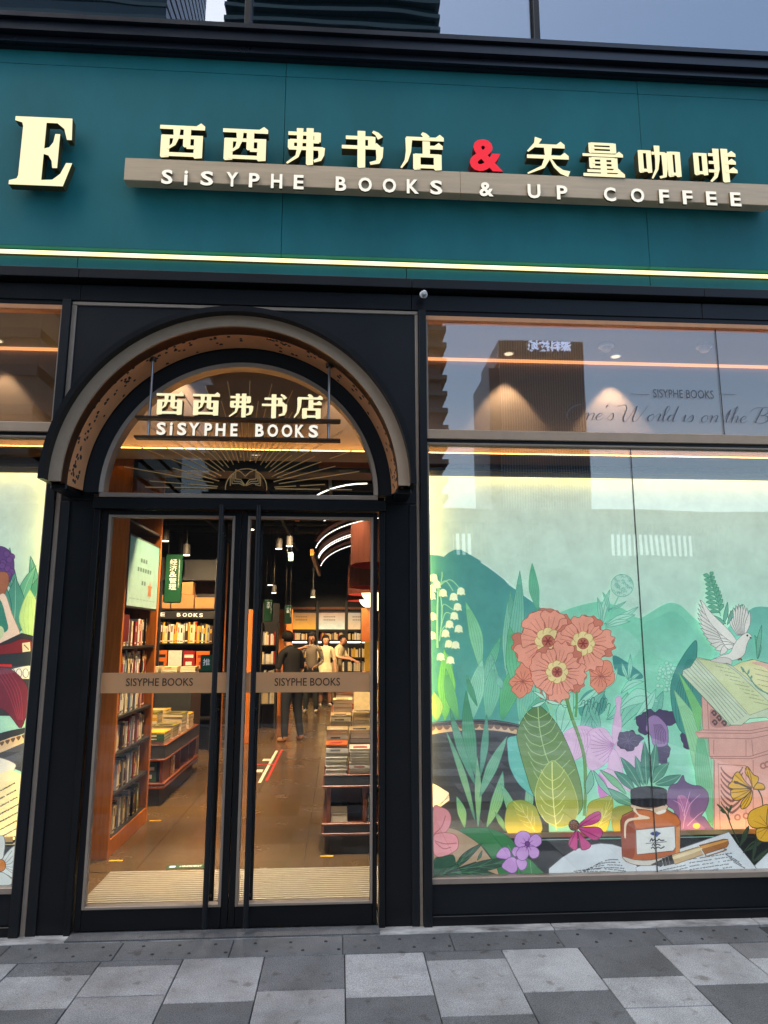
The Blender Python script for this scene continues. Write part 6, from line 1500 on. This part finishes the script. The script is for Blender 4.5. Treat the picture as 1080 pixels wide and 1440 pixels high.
for x, y, z, tx, ty_, tz, w, ang, lab in (
    (-.9, 2.1, 3.6, -1.72, 1.85, 1.0, 680, 60, 'black spotlight aimed at the tall wooden bookcase'),
    (-1.3, 2.6, 3.6, -2.0, 3.6, .6, 760, 62, 'black spotlight aimed at the left book table'),
    (-1.6, 4.2, 3.6, -2.3, 6.0, 1.4, 800, 66, 'black spotlight aimed at the black wall shelf'),
    (-.7, 3.4, 3.7, -.7, 4.4, 0, 110, 80, 'black spotlight aimed at the aisle floor'),
    (.0, 1.25, 3.4, .2, 1.7, .8, 260, 60, 'black spotlight over the front stacks of the right table'),
    (-.1, 2.6, 3.4, .2, 3.4, .8, 420, 70, 'black spotlight over the middle of the right table'),
    (-.7, 6.0, 3.6, -.75, 7.0, .6, 420, 70, 'black spotlight over the visitor in black'),
    (-.2, 5.2, 3.2, .2, 5.6, .9, 300, 80, 'black spotlight far along the right table'),
    (-.9, 9.2, 3.6, -.9, 11.0, 1.2, 560, 70, 'black spotlight in front of the group of visitors'),
    (-.2, 10.6, 3.5, -.2, 12.6, 1.0, 560, 80, 'black spotlight near the back shelves'),
    (-1.6, 7.4, 3.5, -1.9, 8.4, 1.2, 420, 76, 'black spotlight over the rear left shelf')):
    track(x, y, z, tx, ty_, tz, w, ang, lab)
for (px, py, Y), lb5 in zip(((232, 761, 5.6), (262, 781, 5.8), (352, 745, 5), (407, 768, 6.5), (392, 772, 6.5), (380, 823, 9), (385, 834, 10), (440, 840, 11)),
    ('small lit downlight left of the large green hanging board', 'small lit downlight right of the large green hanging board', 'small lit downlight behind the meeting stiles of the doors', 'right one of two close lit downlights above the small green boards', 'left one of two close lit downlights above the small green boards', 'small lit downlight just above the small green hanging board', 'small far lit downlight between the two green hanging boards', 'small far lit downlight above the back shelves')):
    a = at(px, py, Y); t = thing('pendant_spot', lb5, 'spotlight', (a[0], Y, a[1]), 'small lit downlights hanging inside the shop')
    MB().cyl((a[0], Y, a[1] + .004), (a[0], Y, a[1] + .16), .055, .05, 14).build('housing', pipe_m, t, 0, True); MB().cyl((a[0], Y, a[1]), (a[0], Y, a[1] + .0035), .05, n=14).build('lens', lamp_w, t)
    MB().cyl((a[0], Y, a[1] + .161), (a[0], Y, 4.39), .006, n=6).build('stem', pipe_m, t)
spot(-.65, .80, 2.93, -.62, .86, 0, 330, 48, (1, .88, .70), .9, .05)
spot(.05, .80, 2.93, .05, .86, 0, 230, 44, (1, .88, .70), .9, .05)
spot(-1.3, .80, 2.93, -1.3, .86, 0, 230, 44, (1, .88, .70), .9, .05)
vd_ = MB().cyl((-.65, .80, 2.984), (-.65, .80, 2.978), .05, n=16).build('downlight', lens_dim, bld)
a = at(407, 790, 9.5); b = at(411, 777, 9.5)
tag(MB().box(a[0] - .02, b[0] + .02, 9.5, 9.53, a[1] + .02, b[1]).build('exit_sign', emit('green_lit', (.1, .9, .25), .7, (.05, .4, .1))), 'small lit green sign hanging from the dark ceiling', 'sign')
# back shelves
bs = thing('back_shelf', 'long black back shelf with lit posters and rows of pale books', 'shelf', (-.3, 14, 0))
BY = 14.0
def bz(py): return at(460, py, BY)[1]
X0_, X1_ = at(404, 880, BY)[0], at(540, 880, BY)[0]
MB().box(X0_, X1_, BY + .35, BY + .38, 0, 3.0).build('back_panel', shelf_black, bs)
for px in (404, 446, 487, 529):
    x = at(px, 880, BY)[0]; bx('upright', shelf_black, bs, x - .035, x + .035, BY, BY + .349, 0, bz(845), 0)
for py in (859.5, 887, 901): 
    for pa, pb in ((404, 446), (446, 487), (487, 529)): bx('shelf', shelf_black, bs, at(pa, py, BY)[0] + .036, at(pb, py, BY)[0] - .036, BY + .01, BY + .349, bz(py) - .02, bz(py) + .01, 0)
pst = printmat('lit_poster_print', .5)
for (pa, pb, c0, c1) in ((409, 445, S(232, 168, 60), S(150, 110, 76)), (448.5, 485, S(206, 222, 206), S(190, 150, 120)), (489.5, 512, S(216, 190, 150), S(180, 168, 150))):
    xa_, xb_ = at(pa, 870, BY)[0], at(pb, 870, BY)[0]; m_ = MB(); za, zb_ = bz(885), bz(861.5)
    m_.face([(xa_, BY + .06, za), (xb_, BY + .06, za), (xb_, BY + .06, zb_), (xa_, BY + .06, zb_)], 0, [c0, c0, c1, c1])
    for i in range(2):
        for j in range(7): m_.face([(xa_ + .12 + .045 * j, BY + .058, zb_ - .12 - .08 * i), (xa_ + .15 + .045 * j, BY + .058, zb_ - .12 - .08 * i), (xa_ + .15 + .045 * j, BY + .058, zb_ - .095 - .08 * i), (xa_ + .12 + .045 * j, BY + .058, zb_ - .095 - .08 * i)], 0, S(96, 74, 56))
    m_.build('lit_panel', pst, bs)
cornm = mat('cornice_carving', S(170, 110, 84), .6, 0, .3, 30)
cb_ = MB()
for i in range(46):
    x = X0_ + .06 + (X1_ - X0_ - .1) * i / 46; z = bz(855)
    cb_.cyl((x, BY + .1, z), (x, BY + .13, z), .035, n=8)
tag(cb_.build('carved_frieze', cornm, bs), kind='stuff')
bkm = MB(); bpal = [BM[n] for n in ('cream', 'white', 'cream', 'grey', 'yellow', 'red', 'dark brown')]
for (zb_, zt__, gap) in ((bz(900.4), bz(890.5), .1), (bz(925), bz(912), .2), (bz(945), bz(932), .2), (bz(965), bz(952), .3)):
    for pa, pb in ((404, 446), (446, 487), (487, 529)):
        x = at(pa, 880, BY)[0] + .05; e = at(pb, 880, BY)[0] - .05
        while x < e:
            t = random.uniform(.02, .05)
            if random.random() > .05: bkm.box(x, min(e, x + t - .001), BY + .05, BY + .25, zb_ + .012, zb_ + .012 + (zt__ - zb_) * random.uniform(.8, 1.05), random.randrange(7) if random.random() < .5 else random.choice((0, 1, 2)))
            x += t
for pz_ in (925.5, 945.5, 965.5, 985):
    for pa, pb in ((404, 446), (446, 487), (487, 529)): bx('shelf', shelf_black, bs, at(pa, 880, BY)[0] + .036, at(pb, 880, BY)[0] - .036, BY + .01, BY + .349, bz(pz_) - .02, bz(pz_) + .01, 0)
tag(bkm.build('book_rows', bpal, bs), kind='stuff')
MB().box(X0_ + .04, X1_ - .04, BY + .03, BY + .05, bz(901) - .055, bz(901) - .022).build('shelf_light', emit('shelf_led', (1.0, .74, .42), 5.0), bs)
# rear left shelf and pillars
rs = thing('side_shelf', 'black side shelf of pale books behind the right door handle', 'shelf', (-1.5, 8.4, 0)); RY = 8.4
rx0, rx1 = at(366, 900, RY)[0], at(390, 900, RY)[0]
MB().box(rx0, rx1, RY + .28, RY + .3, 0, 2.2).build('back_panel', shelf_black, rs)
for x in (rx0, rx1 - .03): bx('upright', shelf_black, rs, x, x + .03, RY, RY + .2795, 0, at(380, 876, RY)[1], 0)
rb_ = MB()
for py in (907, 934, 962, 990):
    z = at(380, py, RY)[1]; bx('shelf', shelf_black, rs, rx0 + .031, rx1 - .031, RY + .01, RY + .2795, z - .02, z, 0); x = rx0 + .04
    while x < rx1 - .05:
        t = random.uniform(.02, .04); rb_.box(x, x + t - .001, RY + .04, RY + .2, z + .001, z + random.uniform(.17, .25), random.choice((0, 1, 2, 3, 5))); x += t
tag(rb_.build('book_rows', bpal, rs), kind='stuff')
for px, Y, lab in ((396, 10.4, 'orange wood pillar behind the visitor in the beige shirt'), (407, 12.0, 'narrow orange wood pillar at the left end of the back shelf'), (352.5, 6.8, 'orange wood pillar between the two door leaves')):
    x = at(px, 880, Y)[0]; tag(bx('wood_pillar', wood, None, x - .07, x + .07, Y, Y + .12, 0, at(px, 857, Y)[1]), lab, 'pillar')
ob = thing('poster_board', 'orange poster board standing at the right edge of the door view', 'poster', (.75, 5.6, 1.2)); a = at(508, 902, 5.6); b = at(528, 855, 5.6)
m_ = MB(); m_.face([(a[0], 5.6, a[1]), (b[0], 5.6, a[1]), (b[0], 5.6, b[1]), (a[0], 5.6, b[1])], 0, [S(206, 104, 46)] * 2 + [S(226, 150, 84)] * 2); m_.build('picture', printmat('orange_print', .3), ob)
MB().box(a[0] - .01, b[0] + .01, 5.603, 5.63, a[1] - .01, b[1] + .01).build('frame', shelf_black, ob); MB().cyl((b[0] - .2, 5.62, .5775), (b[0] - .2, 5.62, a[1] - .011), .012, n=8).build('stand', pipe_m, ob)

# ================================================================== visitors
skin_m = mat('skin', S(196, 142, 112), .55); hair_m = mat('dark_hair', (.012, .010, .009), .75, 0, .3, 40, .4, 90, spec=.2)
def cloth(n, c): return mat(n, c, .85, 0, .12, 14, .1, 60)
def person(label, x, y, h, face, mats, head=(0, 0), arms=None, legs=None, lean_=0.0, hair='short', fat=1.0, sleeve=.5, skirt=False):
    """one continuous body grown on a skeleton; mats = skin, top, trousers, shoes; face = heading in degrees, 0 looks at the street"""
    p = thing('person', label, 'person', (x, y, 0)); s = h / 1.72
    V = {}; E_l = []; Rd = []; names = []
    def v(n, co, r, r2=None): V[n] = len(names); names.append((n, Vector(co))); Rd.append((r, r2 or r))
    def e(a, b): E_l.append((V[a], V[b]))
    ly = -lean_
    v('pelvis', (0, 0, .93), .150 * fat, .115 * fat); v('waist', (0, ly * .25, 1.08), .130 * fat, .10 * fat); v('chest', (0, ly * .7, 1.27), .155 * fat, .115 * fat); v('collar', (0, ly, 1.41), .10 * fat, .08 * fat)
    v('neck', (head[0] * .2, ly * 1.1 - .005 + head[1] * .2, 1.475), .052); v('jaw', (head[0] * .6, ly * 1.15 - .025 + head[1] * .7, 1.545), .070, .078); v('brow', (head[0], ly * 1.2 - .012 + head[1], 1.625), .082, .094); v('crown', (head[0] * 1.1, ly * 1.2 + .01 + head[1] * 1.1, 1.675), .062, .074)
    for a, b in zip(('pelvis', 'waist', 'chest', 'collar', 'neck', 'jaw', 'brow'), ('waist', 'chest', 'collar', 'neck', 'jaw', 'brow', 'crown')): e(a, b)
    for sd_, L in ((-1, 'l'), (1, 'r')):
        lg = (legs or {}).get(L, ((.10, 0, .50), (.115, .02, .10), (.13, -.13, .045)))
        v('hip' + L, (sd_ * .095, 0, .86), .098 * fat, .10 * fat); v('knee' + L, (sd_ * lg[0][0], lg[0][1], lg[0][2]), .078); v('ankle' + L, (sd_ * lg[1][0], lg[1][1], lg[1][2]), .058); v('heel' + L, (sd_ * lg[1][0], lg[1][1] + .03, .045), .040, .036); v('toe' + L, (sd_ * lg[2][0], lg[2][1], .035), .042, .030)
        e('pelvis', 'hip' + L); e('hip' + L, 'knee' + L); e('knee' + L, 'ankle' + L); e('ankle' + L, 'heel' + L); e('heel' + L, 'toe' + L)
        ar = (arms or {}).get(L, ((.235, .02, 1.12), (.25, -.05, .88)))
        v('sh' + L, (sd_ * .175, ly * .95, 1.385), .066); v('elb' + L, (sd_ * ar[0][0], ar[0][1], ar[0][2]), .044); v('wri' + L, (sd_ * ar[1][0], ar[1][1], ar[1][2]), .029)
        e('collar', 'sh' + L); e('sh' + L, 'elb' + L); e('elb' + L, 'wri' + L)
        E1 = Vector((sd_ * ar[0][0], ar[0][1], ar[0][2])); W = Vector((sd_ * ar[1][0], ar[1][1], ar[1][2])); d = (W - E1).normalized()
        sidev = d.cross(Vector((sd_, .3, 0))); sidev = sidev.normalized() if sidev.length > .1 else Vector((0, 1, 0)); dn = sidev.cross(d).normalized()
        v('palm' + L, W + d * .06, .034, .018); e('wri' + L, 'palm' + L)
        for k in range(4):
            o = (k - 1.5) * .017; ln = (.062, .072, .068, .052)[k]
            v(f'f{k}a{L}', W + d * .098 + sidev * o, .0095); v(f'f{k}b{L}', W + d * (.098 + ln * .6) + sidev * o * 1.1 + dn * .012, .008); v(f'f{k}c{L}', W + d * (.098 + ln * .85) + sidev * o * 1.1 + dn * .034, .0065)
            e('palm' + L, f'f{k}a{L}'); e(f'f{k}a{L}', f'f{k}b{L}'); e(f'f{k}b{L}', f'f{k}c{L}')
        v('ta' + L, W + d * .05 + sidev * -.040, .011); v('tb' + L, W + d * .085 + sidev * -.058 + dn * .012, .009); e('palm' + L, 'ta' + L); e('ta' + L, 'tb' + L)
    me = bpy.data.meshes.new('person_cage'); me.from_pydata([tuple(c) for _, c in names], E_l, [])
    o = bpy.data.objects.new('person_cage', me); COL.objects.link(o); sk = o.modifiers.new('Skin', 'SKIN'); sk.use_smooth_shade = True
    for i, r in enumerate(Rd): me.skin_vertices[0].data[i].radius = r
    me.skin_vertices[0].data[V['pelvis']].use_root = True
    ss = o.modifiers.new('Subsurf', 'SUBSURF'); ss.levels = 2; ss.render_levels = 2
    dg = bpy.context.evaluated_depsgraph_get(); dg.update(); bm_ = bpy.data.meshes.new_from_object(o.evaluated_get(dg))
    COL.objects.unlink(o); bpy.data.objects.remove(o)
    rot = Matrix.Rotation(R(face), 4, 'Z') @ Matrix.Scale(s, 4)
    reg = {}
    for n_, i in V.items():
        r_ = 1
        if n_ in ('neck', 'jaw', 'brow', 'crown') or n_[:3] in ('wri',) or n_[:4] == 'palm' or n_[0] == 'f' and n_[1].isdigit() or n_[:2] in ('ta', 'tb'): r_ = 0
        elif n_[:3] in ('hip', 'kne', 'ank') or n_ == 'pelvis': r_ = 2
        elif n_[:3] in ('hee', 'toe'): r_ = 3
        reg[i] = r_
    P_ = [c for _, c in names]
    while len(bm_.materials): bm_.materials.pop()
    for m in mats: bm_.materials.append(m)
    for f in bm_.polygons:
        c = f.center; best = (9, 0, 0, 0)
        for a, b in E_l:
            A, B = P_[a], P_[b]; ab = B - A; t = max(0, min(1, (c - A).dot(ab) / max(1e-9, ab.length_squared))); dd = (c - A - ab * t).length - Rd[a][0] * (1 - t) - Rd[b][0] * t
            if dd < best[0]: best = (dd, a, b, t)
        _, a, b, t = best; na, nb = names[a][0], names[b][0]
        if na[:2] == 'sh': r_ = 1 if t < sleeve * 1.9 else 0
        elif na[:3] == 'elb': r_ = 1 if sleeve > .55 and t < .9 else 0
        elif na[:3] == 'kne': r_ = 2 if not skirt else 0
        elif na[:3] == 'ank': r_ = 3
        elif na == 'pelvis' and nb == 'waist': r_ = 1 if t > .25 else 2
        elif na == 'collar' and nb == 'neck': r_ = 1 if t < .55 else 0
        else: r_ = reg[a] if t < .5 else reg[b]
        if skirt and r_ == 2: r_ = 1
        f.material_index = r_
    bm_.transform(rot); bm_.name = 'body'
    b = bpy.data.objects.new('body', bm_); COL.objects.link(b); b.parent = p; ORG[b] = ORG[p]
    hc = P_[V['brow']]
    def blob(name, c, rx, ry, rz, m, zmin=-9, back=None):
        mb = MB(); n1, n2 = 10, 18
        fpt = lambda i, j: (c[0] + rx * math.sin(math.pi * i / n1) * math.cos(2 * math.pi * j / n2), c[1] + ry * math.sin(math.pi * i / n1) * math.sin(2 * math.pi * j / n2), c[2] + rz * math.cos(math.pi * i / n1))
        for i in range(n1):
            for j in range(n2):
                q = [fpt(i, j), fpt(i + 1, j), fpt(i + 1, j + 1), fpt(i, j + 1)]
                cz = sum(k[2] for k in q) / 4; cy_ = sum(k[1] for k in q) / 4
                if cz < zmin: continue
                if back is not None and cy_ < c[1] + back and cz < c[2] + rz * .38: continue
                mb.face(q)
        mb.v = [tuple(rot @ Vector(k) + Vector((x, y, 0))) for k in mb.v]
        return mb.build(name, m, p, smooth=True)
    blob('hair', hc + Vector((0, .016, .020)), .098, .112, .108, hair_m, hc.z - (.085 if hair == 'short' else .10), -.035)
    if hair == 'long':
        for sx_ in (-1, 1): blob('hair', hc + Vector((sx_ * .078, .015, -.14)), .034, .055, .21, hair_m)
        blob('hair', hc + Vector((0, .075, -.12)), .085, .045, .20, hair_m)
    # face
    for sx_ in (-1, 1):
        blob('eye', hc + Vector((sx_ * .032, -.092, -.018)), .011, .006, .006, hair_m); blob('ear', hc + Vector((sx_ * .086, .005, -.03)), .010, .018, .028, mats[0])
    blob('nose', hc + Vector((0, -.100, -.042)), .013, .018, .022, mats[0]); blob('mouth', hc + Vector((0, -.088, -.078)), .022, .008, .006, cloth('lips', S(150, 70, 66)))
    if skirt:
        mb = MB(); n2 = 24; prof = [(1.04, .135), (.9, .17), (.7, .20), (.48, .225)]
        for (za, ra_), (zb_, rb2) in zip(prof, prof[1:]):
            for j in range(n2):
                a0, a1 = 2 * math.pi * j / n2, 2 * math.pi * (j + 1) / n2; wv = lambda a: 1 + .05 * math.sin(a * 7)
                mb.face([(ra_ * wv(a0) * math.cos(a0), ra_ * .8 * wv(a0) * math.sin(a0), za), (rb2 * wv(a0) * math.cos(a0), rb2 * .8 * wv(a0) * math.sin(a0), zb_), (rb2 * wv(a1) * math.cos(a1), rb2 * .8 * wv(a1) * math.sin(a1), zb_), (ra_ * wv(a1) * math.cos(a1), ra_ * .8 * wv(a1) * math.sin(a1), za)])
        mb.v = [tuple(rot @ Vector(k) + Vector((x, y, 0))) for k in mb.v]; mb.build('skirt', mats[1], p, smooth=True)
    return p, rot
c_black = cloth('black_shirt', (.006, .006, .0065)); c_jean = cloth('dark_jeans', S(26, 32, 42)); c_tan = cloth('tan_shoes', S(170, 124, 84)); c_beige = cloth('beige_shirt', S(198, 168, 124))
c_grey = cloth('grey_trousers', S(120, 112, 98)); c_white = cloth('white_shoes', S(214, 206, 190)); c_cream = cloth('cream_dress', S(222, 204, 164)); c_plaid = cloth('plaid_shirt', S(70, 60, 58)); c_dgreen = cloth('dark_trousers', S(50, 54, 50))
n = c_plaid.node_tree.nodes; l = c_plaid.node_tree.links; ck = n.new('ShaderNodeTexChecker'); ck.inputs['Scale'].default_value = 44; ck.inputs[1].default_value = (*S(170, 152, 130), 1); ck.inputs[2].default_value = (*S(52, 46, 46), 1)
l.new(n['Texture Coordinate'].outputs['Object'], ck.inputs[0]); l.new(ck.outputs[0], n['Principled BSDF'].inputs['Base Color'])
person('person in black shirt and dark jeans with back turned and head bent down', -.74, 6.94, 1.67, -142, [skin_m, c_black, c_jean, c_tan], head=(0, -.09), arms={'l': ((.24, -.06, 1.12), (.10, -.27, 1.10)), 'r': ((.24, -.06, 1.12), (.08, -.26, 1.06))}, legs={'l': ((.13, -.03, .50), (.16, .03, .10), (.19, -.12, .045)), 'r': ((.12, -.01, .50), (.14, .02, .10), (.17, -.13, .045))}, lean_=.06, fat=1.12)
person('person in a beige printed shirt with a raised hand behind the one in black', -1.33, 10.6, 1.68, 12, [skin_m, c_beige, c_grey, c_white], arms={'l': ((.27, .0, 1.13), (.12, -.22, 1.04)), 'r': ((.33, -.08, 1.30), (.52, -.26, 1.38))}, fat=1.02)
person('person with long hair in an open plaid shirt and dark trousers facing the street', -.60, 10.9, 1.66, -6, [skin_m, c_plaid, c_dgreen, c_white], hair='long', arms={'l': ((.25, .0, 1.10), (.10, -.20, 1.02)), 'r': ((.25, .0, 1.10), (.12, -.20, 1.00))}, sleeve=.7)
person('person with long hair in a pale dress beside the plaid shirt', -.33, 12.2, 1.60, 14, [skin_m, c_cream, c_cream, c_white], hair='long', skirt=True, fat=.95)
person('person in a cream top reaching out to the right over the counter', -.06, 12.9, 1.60, 60, [skin_m, c_cream, c_beige, c_white], head=(0, -.06), arms={'l': ((.24, -.14, 1.18), (.20, -.42, 1.14)), 'r': ((.24, -.14, 1.18), (.18, -.42, 1.08))}, lean_=.08)

# ================================================================== the far side of the plaza (seen mirrored in the glass)
def facade(name, label, x0, x1, y, depth, top, fl_h, body_m, glass_m, band_m_, balcony=0.0, fins=0):
    b = thing(name, label, 'building', ((x0 + x1) / 2, y - depth / 2, -.3))
    MB().box(x0, x1, y - depth, y, -.3, top).build('glass_wall', glass_m, b)
    nf = int(top / fl_h); m_ = MB()
    for i in range(1, nf): m_.box(x0 - balcony, x1 + balcony, y - depth - balcony, y + .25 + balcony, i * fl_h - .28 * fl_h, i * fl_h)
    tag(m_.build('floor_band', band_m_, b), kind='stuff')
    if fins:
        m_ = MB()
        for i in range(fins + 1):
            x = x0 + (x1 - x0) * i / fins; m_.box(x - .09, x + .09, y + .26, y + .55, 0, top)
        tag(m_.build('fin', body_m, b), kind='stuff')
    return b
tw_glass = mat('tower_glass', S(36, 58, 64), .12, 0, .2, .06); tw_band = mat('tower_band', S(66, 88, 92), .6, 0, .1, .1); tw_dark = mat('dark_tower_wall', S(58, 64, 70), .3, 0, .2, .05); fin_m = mat('tower_fin', S(150, 156, 160), .5)
brown_b = mat('brown_cladding', S(100, 84, 74), .7, 0, .1, .2); dark_gl = mat('dark_glazing', S(44, 40, 40), .2)
facade('glass_tower', 'green glass high rise mirrored at the upper left of the glazing', -128, -44.5, -146, 40, 300, 4.0, tw_band, tw_glass, tw_band)
facade('balcony_tower', 'tall green tower with projecting balconies mirrored beside the arch', -29, 22.6, -146, 30, 300, 4.0, tw_band, tw_glass, tw_band, 1.3)
t1 = facade('sign_tower', 'dark finned tower with a lit rooftop name mirrored in the right window', 36.3, 56.2, -146, 20, 69.2, 3.8, fin_m, tw_dark, tw_dark, 0, 34)
MB().box(33.9, 36.29, -165, -146.5, -.3, 62.8).build('annex', tw_dark, t1)
sgn = place_text('roof_lettering', '\u6df1\u79d1\u6280\u57ce', 0, 10.4, 65.3, 67.7, 0, .4, [emit('blue_white_lit', (.62, .74, 1.0), 1.6)] * 2, None)
sgn.location = (48.1, -145.2, 65.3); sgn.rotation_euler = (0, 0, math.pi); sgn.parent = None
sgn.parent = t1; sgn.location = Vector((48.1, -145.2, 66.5)) - ORG[t1]
facade('brown_block', 'brown clad office block mirrored in the left upper window', -70, -27.2, -56, 30, 46, 3.6, brown_b, brown_b, dark_gl)
wk = thing('elevated_walkway', 'low pale podium with a slatted strip opening mirrored in the display window', 'building', (10, -41, -.3)); wkm = mat('podium_concrete', S(78, 82, 80), .7, 0, .1, .3)
MB().box(-26, 80, -46, -40.5, -.3, 6.75).build('lower_wall', wkm, wk); MB().box(-26, 80, -46, -40.5, 8.95, 9.75).build('top_beam', wkm, wk); MB().box(-26, 80, -46, -40.3, 9.751, 9.85).build('coping', wkm, wk)
m_ = MB()
for (a, b) in ((-26, 7.4), (9.7, 12.0), (13.2, 18.0), (26.6, 29)): m_.box(a, b, -45.9, -40.6, 6.751, 8.949)
m_.build('pier', wkm, wk); m_ = MB(); x = 7.5
while x < 60:
    m_.box(x, x + .15, -41.06, -40.98, 6.751, 8.949); x += .38
tag(m_.build('slat', wkm, wk), kind='stuff')
